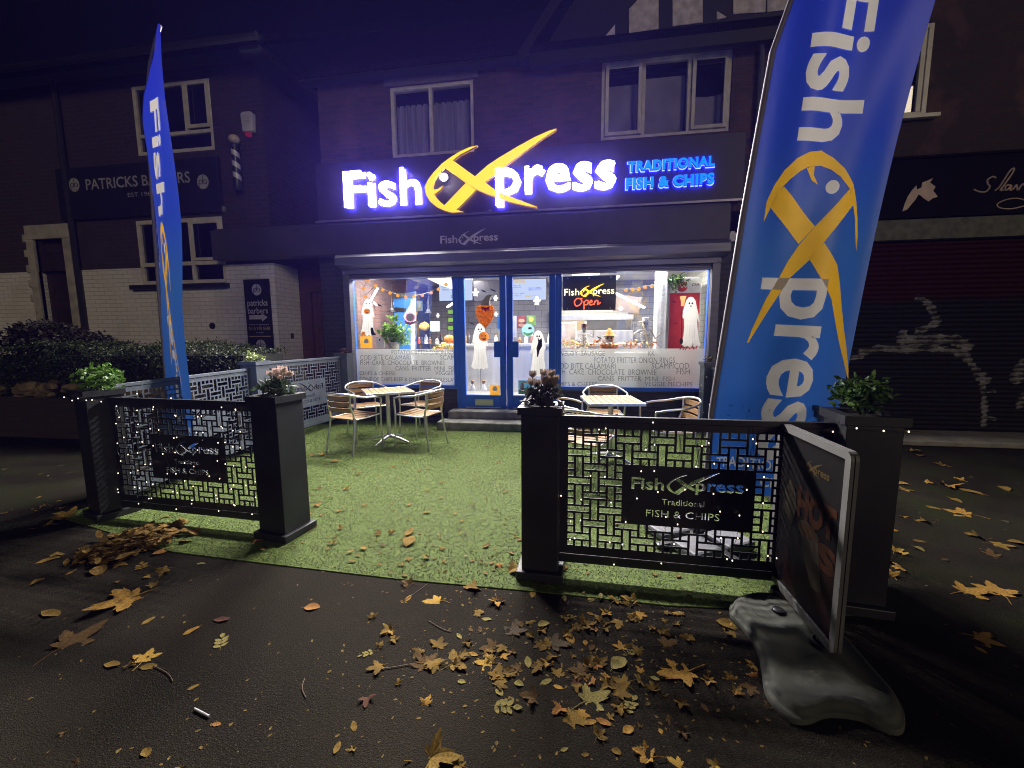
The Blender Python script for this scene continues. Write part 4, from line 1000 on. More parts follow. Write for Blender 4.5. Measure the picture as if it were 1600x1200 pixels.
def flag(label, loc0, rz, left, right, wave, texts, base_xy, pole_pts, gust, sleeve_top):
    """outline given in the flag's own plane (x across, z up); left edge = sleeve on the pole.
    loc0 = a point of that plane, rz = its turn; texts are lists of (kind, args)"""
    t = thing("feather_flag", label, "flag", loc0, rz, "blue feather flags")
    zs_all = frange(left[0][1], left[-1][1], .06)
    def ip(edge_, z):
        for (a, b), (c, d) in zip(edge_, edge_[1:]):
            if min(b, d) <= z <= max(b, d): return a + (c - a) * (z - b) / (d - b if abs(d - b) > 1e-9 else 1)
        return edge_[-1][0] if z > edge_[-1][1] else edge_[0][0]
    # the print is dyed through: the blue cloth stops where the white and yellow cloth begins
    outl = [(ip(left, z), z) for z in frange(left[0][1], left[-1][1], .05)] + [left[-1]] + [(max(ip(right, z), ip(left, z) + .004), z) for z in reversed(frange(left[0][1], left[-1][1], .05))]
    mb = cut_print(outl, [mm for nm, ma, mm in texts if nm != "printed_bubbles"])
    mb = drape(mb, wave, xs=frange(-2, 2, .04), zs=frange(0, 5, .05))
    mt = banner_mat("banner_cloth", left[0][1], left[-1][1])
    bn = mb.build("banner", mt, t, world=False, smooth=True)
    for nm, ma, mm in texts:
        dr_ = drape(mm, lambda x, z: wave(x, z) - .0007, xs=frange(-2, 2, .04), zs=frange(0, 5, .05)); dr_.build(nm, ma, bn, world=False, smooth=True)
    pl_ = MB().tube(pole_pts, [.015 - .008 * i / len(pole_pts) for i in range(len(pole_pts))], 10).build("pole", FPOLE, t, world=False, smooth=True)
    sl = MB().tube([(p[0] + .001, p[1] + .001, p[2]) for p in pole_pts if p[2] >= left[0][1] - .02], [.019 - .008 * i / len(pole_pts) for i, p in enumerate(pole_pts) if p[2] >= left[0][1] - .02], 10)
    sl.build("sleeve", M("sleeve_cloth", (.22, .20, .24), .6), t, world=False, smooth=True)
    bx, by = base_xy; bs_ = MB()
    bs_.lathe([(.026, .05), (.026, .30)], (bx, by, 0), 12).build("spigot", BLACK, t, world=False)
    cr = MB()
    for k in range(4):
        cr.obox((bx + .17 * math.cos(k * 1.5708 + .5), by + .17 * math.sin(k * 1.5708 + .5), .03), (.34, .055, .03), (0, 0, k * 1.5708 + .5))
    cr.build("cross_base", BLACK, t, world=False, bevel=.004)
    wt = MB()
    for k in range(4):
        a = k * 1.5708 + .5 + .785; wt.obox((bx + .20 * math.cos(a), by + .20 * math.sin(a), .045), (.235, .235, .07), (0, 0, a + .785))
    wt.build("weight", M("base_weight", (.13, .135, .15), .6, var=.3), t, world=False, bevel=.02)
    return t
# --- right flag: plane y = -3.7, left edge runs up the leaning pole
FY = -3.7
def frame_on(P0, P1):
    U = (Vector(P1) - Vector(P0)); L = U.length; U.normalize(); V = Vector((U.y, -U.x)); return Vector(P0), U, V, L
def logo_down(P0, U, V, s0, s1, t0, mbt, mbf, bold, tscale=None):
    "logo reading down the pole: s measured down from the top end, letter tops towards +V"
    S = (s1 - s0); ts = tscale or 1
    def fn(u, v, l): p = P0 - U * (s0 + u * S) + V * (t0 + v * S * ts); return (p.x, -.0006 * l, p.y)
    logo_into(mbt, mbf, fn, bold, mouth=True)
rl = [xz(*p, FY) for p in ((1104, 738), (1112, 640), (1160, 340), (1207, 80), (1232, 10), (1262, -70), (1300, -140), (1370, -215), (1440, -262))]
rr = [xz(*p, FY) for p in ((1292, 785), (1310, 640), (1392, 300), (1452, 45), (1466, -10), (1478, -90), (1480, -160), (1470, -225), (1450, -262))]
loc_r = (0.86, FY, 0)
def L_(p): return (p[0] - loc_r[0], p[1])
rl = [L_(p) for p in rl]; rr = [L_(p) for p in rr]
rl[0] = (rl[0][0], .36); rr[0] = (rr[0][0], .36)
top = min(rl[-1][1], rr[-1][1]); rl[-1] = (rl[-1][0], top); rr[-1] = (rr[-1][0] + .02, top)
def wave_r(x, z):
    a = x - (.02 + (z - .36) * .105); return .030 * math.sin(a * 7.5 + z * .9) * min(1, max(0, a / .15)) + .016 * math.sin(a * 15 - z * 1.6) * min(1, max(0, a / .3)) + .012 * math.sin(z * 2.3 + a * 3) * min(1, max(0, a / .3))
mt_, mf_ = MB(), MB()
# place from measured pixel corners: F top left, end of 'press' etc.
A = Vector(L_(xz(1180, 640, FY))); B = Vector(L_(xz(1266, 36, FY)))      # baseline of the lettering, lower and upper points
U = (B - A).normalized(); V = Vector((U.y, -U.x))
P0 = Vector(L_(xz(1271, -22, FY)))
s_len = (P0 - Vector(L_(xz(1173, 716, FY)))).length
def fn(u, v, l):
    v = v if v < .12 else .12 + (v - .12) * .62
    p = P0 - U * (u * s_len) + V * (v * s_len * 1.0 + .012); return (p.x, -.0006 * l, p.y)
logo_into(mt_, mf_, fn, .02)
dots = MB()
for s, a, b, c, d in (("TRADITIONAL", (1120, 731), (1240, 730), 715, 0), ("FISH & CHIPS", (1126, 757), (1240, 757), 742, 0)):
    q0 = L_(xz(*a, FY)); q1 = L_(xz(*b, FY)); zt = L_(xz(a[0], c, FY))[1]
    flat_text(mt_, s, q0[0], q1[0], q0[1], zt, 0, .015)
for i in range(26):
    a = rnd.uniform(0, .55); b = rnd.uniform(.68, .98); r_ = rnd.uniform(.003, .008)
    dots.add([(rl[0][0] + .12 + a + r_ * math.cos(k), 0, b + r_ * math.sin(k)) for k in (0, 1.05, 2.1, 3.14, 4.19, 5.24)], [(0, 1, 2, 3, 4, 5)])
pole_r = [(onz(1078, 862, .0).x - loc_r[0] + .0, .02, .04)] + [(a[0], .004, a[1]) for a in [(rl[0][0] - .005, .36)] + rl[1:]]
pole_r[0] = (rl[0][0] - .045, .0, .05)
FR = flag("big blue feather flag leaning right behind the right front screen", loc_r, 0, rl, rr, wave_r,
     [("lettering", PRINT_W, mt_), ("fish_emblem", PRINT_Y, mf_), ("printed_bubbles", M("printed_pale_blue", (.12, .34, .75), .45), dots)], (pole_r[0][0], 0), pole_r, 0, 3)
# --- left flag: seen nearly edge-on
LY = -3.35
loc_l = (onz(305, 778, 0).x, LY, 0)
yaw_l = R(-26)
cl_, sl_ = math.cos(yaw_l), math.sin(yaw_l)
def to_plane(px, py):
    "pixel -> coordinates in the turned plane of the left flag"
    d = ray(px, py); n_ = Vector((-sl_, cl_, 0)); t = (Vector(loc_l) - EYE).dot(n_) / d.dot(n_); p = EYE + d * t - Vector(loc_l)
    return (p.x * cl_ + p.y * sl_, p.z)
ll = [to_plane(*p) for p in ((272, 690), (262, 620), (250, 480), (240, 340), (233, 235), (228, 195), (229, 150), (234, 100), (243, 62), (251, 40))]
lr = [to_plane(*p) for p in ((305, 690), (300, 615), (286, 480), (277, 340), (267, 220), (262, 160), (259, 100), (257, 62), (255.5, 45), (254.5, 40))]
ll[0] = (ll[0][0], min(ll[0][1], lr[0][1])); lr[0] = (lr[0][0], ll[0][1]); lr[-1] = (lr[-1][0], ll[-1][1])
def wave_l(x, z): return .018 * math.sin(x * 9 + z * 1.3) + .010 * math.sin(z * 3)
mt_, mf_ = MB(), MB()
A = Vector(to_plane(230, 165)); B = Vector(to_plane(272, 700))
U2 = (A - B).normalized(); V2 = Vector((U2.y, -U2.x))
C0 = Vector(to_plane(230, 165)); sl2 = (C0 - Vector(to_plane(272, 700))).length
wid = (to_plane(264, 300)[0] - to_plane(244, 300)[0])
def fn2(u, v, l):
    s = u * sl2; p = C0 - U2 * s; k = (v + .02) / .165 * wid * .58
    return (p.x + wid * .27 + k, -.0006 * l, p.y)
logo_into(mt_, mf_, fn2, .02)
q0 = to_plane(274, 668); q1 = to_plane(298, 668)
flat_text(mt_, "TRADITIONAL", q0[0], q1[0], q0[1], q0[1] + .05, 0, .015); flat_text(mt_, "FISH & CHIPS", q0[0], q1[0], q0[1] - .08, q0[1] - .03, 0, .015)
pole_l = [(ll[0][0] - .01, 0, .05)] + [(a[0] - .004, 0, a[1]) for a in ll]
flag("narrow blue feather flag seen edge on inside the left front screen", loc_l, yaw_l, ll, lr, wave_l,
     [("lettering", PRINT_W, mt_), ("fish_emblem", PRINT_Y, mf_)], (pole_l[0][0], 0), pole_l, 0, 3)

# ================================================================ swing sign on the pavement
AX = 1.11; y0, y1 = -4.83, -4.215; z0, z1 = .085, .975
ab_ = thing("swing_sign", "grey framed pavement swing sign with a dark hot drinks poster on a moulded base", "pavement sign", (AX, -4.55, 0))
def rrect(a0, a1, b0, b1, r, n=5):
    o = []
    for cx, cy, st in ((a1 - r, b1 - r, 0), (a0 + r, b1 - r, 1), (a0 + r, b0 + r, 2), (a1 - r, b0 + r, 3)):
        for k in range(n + 1): a = (st + k / n) * math.pi / 2; o.append((cx + r * math.cos(a), cy + r * math.sin(a)))
    return o
fr_ = MB(); wf = .036; ya, yb = y0, y1
for s in (-1, 1):
    vs, fs = sheet_with_holes([rrect(ya, yb, z0, z1, .035), rrect(ya + wf, yb - wf, z0 + wf, z1 - wf, .004)], .014)
    fr_.add([(AX + s * .009 + d, a, b) for a, b, d in vs], fs)
FRM = M("frame_aluminium", (.13, .13, .125), .55, .2)
fr_.build("frame", FRM, ab_, bevel=.004)
po = MB().box(AX - .003, AX + .003, ya + wf - .005, yb - wf + .005, z0 + wf - .005, z1 - wf + .005)
po = po.build("poster", M("poster_dark", (.004, .003, .003), .6, spec=.1, var=.5, scale=5), ab_)
PO_Y = M("poster_gold", (.06, .04, .012), .55, spec=.1); PO_O = M("poster_orange", (.032, .011, .004), .55, spec=.1, var=.3, scale=9); PO_R = M("poster_maroon", (.010, .002, .002), .55, spec=.1, var=.5, scale=8); PO_C = M("poster_cream", (.026, .02, .013), .55, spec=.1, var=.3, scale=12)
def pface(u, v, l): return (AX - .0042 - .0006 * l, yb - wf - u * (yb - ya - 2 * wf), z0 + wf + v * (z1 - z0 - 2 * wf))
a_, b_ = MB(), MB(); asp = (yb - ya - 2 * wf) / (z1 - z0 - 2 * wf)
logo_into(a_, b_, lambda u, v, l: pface(.28 + u * .52, .83 + v * .52 * asp, l), .02); a_.join(b_); a_.build("lettering", PO_Y, po)
ht = MB()
def ptext(mb, s, u0, u1, v0, v1, bold): 
    vs, fs = text_fit(s, u0, u1, v0, v1, bold); mb.add([pface(a, b, 1) for a, b, d in vs], fs)
ptext(ht, "HOT", .36, .93, .52, .71, .06); ptext(ht, "'S", .62, .97, .33, .49, .06); ht.build("lettering", PO_O, po)
MB().add([pface(u, v, .5) for u, v in ((.2, .02), (.98, .02), (.98, .34), (.6, .30), (.35, .18), (.2, .30))], [(0, 1, 2, 3, 4, 5)]).build("printed_splash", PO_R, po)
MB().add([pface(u, v, 1.5) for u, v in ((.12, .50), (.30, .44), (.36, .56), (.30, .68), (.22, .72), (.14, .64))], [(0, 1, 2, 3, 4, 5)]).build("printed_cone", PO_C, po)
cup = MB(); cup.add([pface(u, v, 2) for u, v in ((.42, .47), (.72, .46), (.82, .20), (.66, .17))], [(0, 1, 2, 3)]); cup.add([pface(.56 + .16 * math.cos(k * .5236), .475 + .055 * math.sin(k * .5236), 3) for k in range(12)], [tuple(range(12))]); cup.build("printed_cup", PO_C, po)
ct_ = MB(); ct_.add([pface(.56 + .12 * math.cos(k * .5236), .478 + .040 * math.sin(k * .5236), 4) for k in range(12)], [tuple(range(12))]); ct_.build("printed_coffee", M("poster_coffee", (.028, .012, .005), .55, spec=.1), po)
for yv in (-4.72, -4.34):
    sp_ = MB().lathe([(.022, .04), (.022, z0 - .004)], (AX, yv, 0), 12).lathe([(.050, .045), (.046, .075), (.034, .078), (.034, .05)], (AX, yv, 0), 16)
    sp_.build("spring_mount", BLACK, ab_, smooth=True)
bo = [(1140, 942), (1150, 936), (1172, 931), (1196, 932), (1215, 936), (1245, 940), (1268, 962), (1300, 985), (1330, 1003), (1345, 1020), (1375, 1055), (1402, 1085), (1414, 1108), (1414, 1132), (1400, 1138), (1375, 1130), (1350, 1118), (1320, 1112), (1290, 1112), (1262, 1122), (1235, 1118), (1212, 1100), (1196, 1075), (1190, 1040), (1185, 1015), (1172, 990), (1152, 968), (1141, 955)]
bo = [tuple(onz(a, b, .03)[:2]) for a, b in bo]
n_ = len(bo); bo = [tuple(p) for p in smooth(bo + [bo[0]], 3)][:-1]; n_ = len(bo)
cx = sum(p[0] for p in bo) / n_; cy_ = sum(p[1] for p in bo) / n_
bb = MB(); rings = [(1.0, .0), (1.0, .012), (.985, .020), (.95, .024), (.93, .030), (.915, .042), (.88, .050), (.80, .053), (.76, .050), (.60, .046), (.40, .046), (.34, .052), (.15, .054)]
sp0 = Vector((1.11, -4.30)); sp1 = Vector((1.11, -4.80))
def toward(p, k):
    "shrink towards the nearest point of the base's centre line"
    P = Vector(p); d = sp1 - sp0; t = max(0, min(1, (P - sp0).dot(d) / d.dot(d))); c_ = sp0 + d * t; return c_ + (P - c_) * k
vs = []
for k, h in rings:
    for p in bo: q = toward(p, k); vs.append((q.x, q.y, h))
bb.add(vs, [(j * n_ + i, j * n_ + (i + 1) % n_, (j + 1) * n_ + (i + 1) % n_, (j + 1) * n_ + i) for j in range(len(rings) - 1) for i in range(n_)] + [tuple(range((len(rings) - 1) * n_, len(rings) * n_))])
bb.build("base", M("moulded_base", (.085, .09, .074), .75, spec=.2, var=.2, scale=4, bmp=.12, bscale=160), ab_, smooth=True)

MB().lathe([(.028, .050), (.028, .064), (.020, .068)], (1.03, -4.50, 0), 16).build("filler_cap", BLACK, ab_, smooth=True)

# ================================================================ bistro furniture
WOOD = M("slat_wood", (.25, .145, .055), .5, var=.3, scale=5, stretch=(1, 12, 12))
def smooth_path(p, k=5): return [Vector(q) for q in smooth([tuple(a) for a in p], k)]
def chair_proto(label, loc0, rz):
    t = thing("bistro_chair", label, "chair", loc0, rz, "aluminium bistro chairs with wooden slats")
    # faces -y; seat centre at the origin
    s = MB()
    for k in range(6): 
        y = -.20 + k * .074; s.obox((0, y + .018, .452 - .018 * math.sin(max(0, y + .2) * 6) ), (.40, .060, .012), (R(-2), 0, 0))
    s.build("seat", WOOD, t, bevel=.003, world=False)
    sf = MB(); sf.tube(smooth_path([(-.215, -.22, .44), (-.215, .0, .43), (-.215, .18, .43)]), .010, 8); sf.tube(smooth_path([(.215, -.22, .44), (.215, .0, .43), (.215, .18, .43)]), .010, 8)
    sf.tube([(-.215, -.22, .44), (.215, -.22, .44)], .010, 8).tube([(-.2, .18, .43), (.2, .18, .43)], .010, 8); sf.build("seat_frame", ALU, t, smooth=True, world=False)
    b = MB()
    for k in range(3):
        z = .525 + k * .075
        arc_ = [(.19 * math.sin(a), .20 + .055 * math.cos(a) - .0 + k * .012, z) for a in [R(-75) + R(150) * i / 8 for i in range(9)]]
        for p, q in zip(arc_, arc_[1:]): b.add([(p[0], p[1], z), (q[0], q[1], z), (q[0], q[1] + .004, z + .055), (p[0], p[1] + .004, z + .055), (p[0], p[1] + .010, z), (q[0], q[1] + .010, z), (q[0], q[1] + .014, z + .055), (p[0], p[1] + .014, z + .055)],
            [(0, 1, 2, 3), (5, 4, 7, 6), (3, 2, 6, 7), (0, 4, 5, 1), (0, 3, 7, 4), (1, 5, 6, 2)])
    b.build("backrest", WOOD, t, world=False)
    arm = smooth_path([(-.235, -.235, .655), (-.275, -.10, .685), (-.27, .08, .70), (-.20, .235, .735), (-.10, .285, .755), (0, .30, .76), (.10, .285, .755), (.20, .235, .735), (.27, .08, .70), (.275, -.10, .685), (.235, -.235, .655)], 4)
    MB().tube(arm, .0125, 8).build("arm_rail", ALU, t, smooth=True, world=False)
    for sx_ in (-1, 1):
        MB().tube(smooth_path([(sx_ * .235, -.235, .655), (sx_ * .228, -.235, .55), (sx_ * .225, -.23, .40), (sx_ * .235, -.245, .0)], 4), .0125, 8).build("leg", ALU, t, smooth=True, world=False)
        MB().tube(smooth_path([(sx_ * .19, .24, .735), (sx_ * .185, .235, .60), (sx_ * .20, .20, .42), (sx_ * .225, .27, .0)], 4), .0125, 8).build("leg", ALU, t, smooth=True, world=False)
    return t
def face(ax, ay, tx_, ty_):
    "turn so that a chair (front = -y) looks from (ax, ay) to (tx, ty)"
    return math.atan2(tx_ - ax, -(ty_ - ay))
T1 = (-2.53, -1.40); T2 = (.40, -1.90)
def table(loc_, rz, label):
    t = thing("bistro_table", label, "table", (*loc_, TURF_Z), rz, "square bistro tables with slatted tops")
    s = MB()
    for k in range(8): s.box(-.29 + k * .0725 + .003, -.29 + (k + 1) * .0725 - .003, -.288, .288, .700, .716)
    s.build("table_top", WOOD, t, bevel=.002, world=False)
    r_ = MB(); 
    for q in ((-.305, .305, -.305, -.291), (-.305, .305, .291, .305), (-.305, -.291, -.290, .290), (.291, .305, -.290, .290)): r_.box(q[0], q[1], q[2], q[3], .690, .719)
    r_.build("rim", ALU, t, bevel=.003, world=False)
    MB().lathe([(.028, .06), (.028, .69)], n=16).box(-.2, .2, -.02, .02, .672, .689).build("pedestal", ALU, t, world=False, smooth=True)
    for k in range(4):
        a = k * math.pi / 2 + R(45)
        MB().tube([(.02 * math.cos(a), .02 * math.sin(a), .085), (.18 * math.cos(a), .18 * math.sin(a), .055), (.31 * math.cos(a), .31 * math.sin(a), .014)], [.022, .018, .012], 8).build("foot", ALU, t, smooth=True, world=False)
    return t
table(T1, R(35), "square slatted bistro table on the left, before the shop window")
table(T2, R(8), "square slatted bistro table on the right, behind the right front screen")
chair0 = None
for (x, y), (tx_, ty_), dev, lb in (((-2.80, -1.80), T1, 18, "bistro chair on the left table's street side, its back to the lattice corner"), ((-2.02, -1.52), T1, 0, "bistro chair on the right of the left table, back towards the door"),
                  ((-3.05, -1.02), T1, -8, "bistro chair at the left table, nearest the side screen and window corner"), ((-2.28, -.80), T1, 10, "bistro chair behind the left table, back to the left shop window"),
                  ((.38, -1.18), T2, 0, "bistro chair behind the right table, back to the right shop window"), ((1.00, -2.05), T2, 25, "bistro chair on the right of the right table, next to the flag pole"),
                  ((-.18, -1.98), T2, -15, "bistro chair on the left of the right table, beside the dried flowers"), ((.10, -2.62), T2, 0, "bistro chair before the right table, seen through the lattice")):
    rz = face(x, y, tx_, ty_) + R(dev)
    if chair0 is None: chair0 = chair_proto(lb, (x, y, TURF_Z), rz)
    else: dup(chair0, (x, y, TURF_Z), rz, lb)
# ================================================================ inside the shop: lights
TUBE = EM("led_tube_white", (.92, .96, 1), 5)
PANEL = EM("ceiling_lamp_white", (1, .98, .94), 3)
def area(x, y, z, sx_, sy_, power, rot=(0, 0, 0)):
    l = bpy.data.lights.new("ceiling_lamp_light", 'AREA'); l.shape = 'RECTANGLE'; l.size = sx_; l.size_y = sy_; l.energy = power; l.color = (1, .95, .86)
    o = bpy.data.objects.new("ceiling_lamp_light", l); COL.objects.link(o); o.location = (x, y, z); o.rotation_euler = rot; return o
for x, y, pos in ((-3.1, .75, "left front"), (-1.1, .8, "middle front"), (1.0, .8, "right front"), (-2.4, 2.4, "left rear"), (.2, 2.6, "right rear")):
    t = thing("ceiling_lamp", "flat square ceiling lamp at the %s of the shop ceiling" % pos, "ceiling lamp", (x, y, 2.79), 0, "ceiling lamps inside the shop")
    MB().box(-.31, .31, -.31, .31, -.012, .008).build("frame", WHITE, t, world=False)
    MB().box(-.29, .29, -.29, .29, -.016, -.0125).build("diffuser", PANEL, t, world=False)
    area(x, y, 2.755, .55, .55, 58 if y < 1 else 17)
def led(p, q, y, lb):
    a = ony(*p, y); b = ony(*q, y); t = thing("led_tube", lb, "led tube", (a + b) / 2, 0, "white led tubes hung in the shop")
    MB().tube([a, b], .020, 8).build("tube", TUBE, t)
    hc = MB(); d = (b - a).normalized(); hc.tube([a - d * .03, a + d * .001], .021, 8).tube([b - d * .001, b + d * .03], .021, 8); hc.build("end_cap", WHITE, t)
led((700, 479), (717, 468), 1.3, "short white led tube slanting beside the menu screen")
led((568, 490), (589, 452), 1.0, "led tube rising behind the smiling ghost cling")
led((566, 458), (588, 476), 1.1, "led tube crossing behind the smiling ghost cling")
led((928, 464), (965, 433), 1.2, "led tube slanting up over the neon sign")
led((958, 456), (1005, 480), 1.2, "led tube slanting down from the neon sign's right edge")

# ---------------------------------------------------------------- neon sign in the right window
ny = .22
c0 = xz(879, 432, ny); c1 = xz(962, 484, ny)
ns = thing("neon_sign", "black framed neon sign with yellow lettering and red Open script in the right window", "neon sign", ((c0[0] + c1[0]) / 2, ny, c1[1]))
MB().box(c0[0], c1[0], ny, ny + .02, c1[1], c0[1]).build("backboard", M("neon_board", (.05, .042, .03), .4), ns, bevel=.006)
NE_W = EM("neon_warm_white", (1, .90, .50), 1.6); NE_Y = EM("neon_yellow", (1, .60, .03), 1.2); NE_R = EM("neon_red", (1, .13, .05), .75)
wdt = c1[0] - c0[0]; S = wdt * .93
a_, b_ = MB(), MB()
logo_into(a_, b_, lambda u, v, l: (c0[0] + wdt * .035 + u * S, ny - .012 - .0015 * l, c1[1] + (c0[1] - c1[1]) * .44 + v * S), -.004)
a_.build("tube_lettering", NE_W, ns); b_.build("tube_emblem", NE_Y, ns)
op = MB()
def nst(pts):
    op.tube(smooth_path([(c0[0] + wdt * a, ny - .016, c0[1] - (c0[1] - c1[1]) * b) for a, b in pts], 4), .0095, 6)
nst([(.34, .66), (.27, .66), (.23, .76), (.26, .87), (.33, .84), (.37, .74), (.34, .66), (.38, .66)])
nst([(.41, .74), (.41, .98)]); nst([(.41, .78), (.45, .71), (.49, .74), (.47, .83), (.42, .84)])
nst([(.50, .80), (.56, .76), (.54, .71), (.51, .78), (.53, .85), (.59, .82)])
nst([(.61, .73), (.60, .85)]); nst([(.60, .80), (.64, .72), (.67, .75), (.665, .84), (.72, .78)])
op.build("tube_script", NE_R, ns, smooth=True)
nb = MB()
for a, b in ((.1, .06), (.5, .06), (.9, .06), (.1, .94), (.5, .94), (.9, .94)): nb.lathe([(.010, -.008), (.010, .0)], (c0[0] + wdt * a, ny, c0[1] - (c0[1] - c1[1]) * b), 8, 'y')
nb.build("stud", ALU, ns)

# ---------------------------------------------------------------- menu screens and green ovens
SCR = EM("screen_glow", (.62, .74, 1), .36); SCR_TXT = M("screen_text", (.08, .12, .45), .5); SCR_Y = EM("screen_yellow", (1, .66, .05), .3)
def screen(x0, x1, z0, z1, y, lb, lit=True, rows=()):
    t = thing("menu_screen", lb, "screen", ((x0 + x1) / 2, y, z0), 0, "menu screens above the counter")
    MB().box(x0, x1, y, y + .05, z0, z1).build("casing", BLACK, t, bevel=.006)
    MB().box(x0 + .012, x1 - .012, y - .003, y - .001, z0 + .012, z1 - .012).build("display", SCR if lit else M("screen_off", (.06, .06, .07), .3), t)
    tx = MB(); ty = MB()
    for s, u0, u1, v0, v1, yl in rows: flat_text(ty if yl else tx, s, x0 + (x1 - x0) * u0, x0 + (x1 - x0) * u1, z0 + (z1 - z0) * v0, z0 + (z1 - z0) * v1, y - .005, .02)
    if tx.v: tx.build("screen_lettering", SCR_TXT, t)
    if ty.v: ty.build("screen_heading", SCR_Y, t)
    return t
s0 = xz(685, 437, 2.5); s1 = xz(739, 470, 2.5)
screen(s0[0], s1[0], s1[1], s0[1], 2.5, "lit pale blue menu screen above the left end of the counter", True, (("FISH  MEALS", .08, .55, .80, .88, 0), ("COD", .1, .2, .6, .66, 0), ("HADDOCK", .1, .3, .5, .56, 0), ("CHIPS", .4, .6, .6, .66, 0), ("PEAS", .4, .6, .5, .56, 0), ("ooo", .35, .6, .15, .3, 0)))
s0 = xz(739.5, 439, 2.5); s1 = xz(785, 470, 2.5)
screen(s0[0], s1[0], s1[1], s0[1], 2.5, "dark menu screen between the two lit ones, seen through the left door", False)
s0 = xz(799, 436, 2.5); s1 = xz(854, 469, 2.5)
screen(s0[0], s1[0], s1[1], s0[1], 2.5, "lit menu screen with yellow heading, seen through the right door", True, (("CHICKEN", .05, .38, .80, .95, 1), ("HALLOWEEN", .48, .85, .45, .60, 0), ("POPCORN", .05, .28, .66, .71, 0), ("WINGS", .05, .28, .58, .63, 0), ("BURGER  MEALS", .05, .40, .30, .36, 0), ("WRAP", .05, .28, .2, .25, 0), ("8.50", .40, .55, .16, .25, 1), ("DRINKS", .6, .8, .2, .25, 0)))
GRN = M("oven_green", (.13, .30, .03), .35)
for i, yy in enumerate((486, 498.5, 511)):
    a = ony(699, yy + 5.2, 2.9); b = ony(722, yy - 5.2, 2.9)
    t = thing("green_box", "lime green fronted wall box, %s of three stacked by the tiled wall" % ("uppermost", "middle one", "lowest")[i], "wall box", (a.x, 2.9, a.z), 0, "green wall boxes")
    MB().box(a.x, b.x, 2.9, 3.2, a.z, b.z).build("casing", BLACK, t, bevel=.004)
    MB().box(a.x + .015, b.x - .015, 2.892, 2.899, a.z + .012, b.z - .05).build("front", GRN, t, bevel=.003)
    MB().lathe([(.016, -.012), (.016, 0)], (b.x - .06, 2.892, a.z + .08), 10, 'y').build("knob", BLACK, t)

# ---------------------------------------------------------------- counter, range, cooler
ctr = thing("counter", "long stainless steel serving counter across the shop", "counter", (-.6, 2.2, .25))
MB().box(-2.9, 1.25, 2.05, 2.75, .25, 1.22).build("front_panel", STEEL, ctr)
MB().box(-2.95, 1.3, 1.98, 2.8, 1.222, 1.28).build("worktop", STEEL, ctr, bevel=.006)
pl = MB()
for k in range(7): pl.box(-2.6 + k * .56, -2.588 + k * .56, 2.043, 2.0495, .28, 1.2)
pl.build("panel_seam", M("seam_dark", (.08, .08, .09), .5), ctr)
rg = thing("frying_range", "stainless frying range with lit glass display behind the right window", "frying range", (.35, 2.9, 1.28))
MB().box(-.42, 1.25, 2.82, 3.4, .26, 1.55).build("body", STEEL, rg, bevel=.01)
MB().box(-.42, 1.25, 2.84, 3.3, 1.78, 1.90).build("canopy", STEEL, rg, bevel=.01)
dsx = MB().box(-.36, .18, 2.86, 3.1, 1.56, 1.775); dsx.build("lit_display", EM("warm_display", (1, .72, .40), .35), rg)
MB().box(.24, 1.2, 2.86, 3.1, 1.56, 1.775).build("dark_display", M("range_dark", (.08, .08, .08), .3), rg)
ov = thing("heated_cabinet", "square steel cabinet with a coppery glass front by the right door frame", "cabinet", (-.2, 1.4, 1.28))
a = ony(870, 546, 1.5); b = ony(901, 503, 1.5)
MB().box(a.x, b.x, 1.5, 1.9, a.z, b.z).build("casing", M("cabinet_trim", (.75, .66, .60), .3, .3), ov, bevel=.008)
MB().box(a.x + .03, b.x - .03, 1.488, 1.499, a.z + .03, b.z - .03).build("glass_front", M("copper_glass", (.42, .36, .31), .15, .3, var=.4, scale=3), ov)
st = MB().box(a.x + .02, b.x - .02, 1.52, 1.9, .25, a.z - .002); st.build("stand", STEEL, ov)
cl_ = thing("tiled_column", "slim white column with bright mirrored panels beside the drinks cooler", "column", (1.35, .8, .25))
a = ony(1024, 560, .8); b = ony(1043, 440, .8)
MB().box(a.x, b.x, .8, 1.1, .25, 2.55).build("shaft", M("column_white", (.80, .83, .86), .12, .3), cl_, bevel=.006)
k_ = MB()
for i in range(26): k_.box(a.x + .06, a.x + .10, .792, .799, .4 + i * .075, .45 + i * .075); 
k_.build("mosaic_strip", M("mosaic_grey", (.45, .48, .52), .2), cl_)
ck = thing("drinks_cooler", "tall red drinks cooler with a pale header and red disc at the right end", "drinks cooler", (1.82, .9, .25))
x0 = ony(1044, 500, .9).x; x1 = ony(1094, 500, .9).x
MB().box(x0, x1, .93, 1.5, .25, 2.42).build("casing", M("cooler_grey", (.62, .62, .60), .4), ck, bevel=.01)
zc = xz(1060, 458, .9)[1]
MB().box(x0 + .02, x1 - .02, .918, .929, .45, zc).build("red_door", M("cooler_red", (.55, .035, .04), .3, var=.1), ck)
MB().box(x0 + .01, x1 - .01, .915, .929, zc + .006, 2.38).build("header", M("header_pale", (.72, .72, .66), .4), ck)
cxx, czz = xz(1066, 448, .91); rd = MB(); rd.lathe([(.085, .0), (.085, .006)], (cxx, .907, czz), 20, 'y'); rd.build("red_disc", M("disc_red", (.50, .03, .035), .4), ck)
tx = MB(); q = xz(1081, 447, .91); flat_text(tx, "DR", q[0], q[0] + .12, q[1], q[1] + .045, .912, .01, .25); tx.build("header_lettering", M("header_print", (.12, .02, .02), .5), ck)
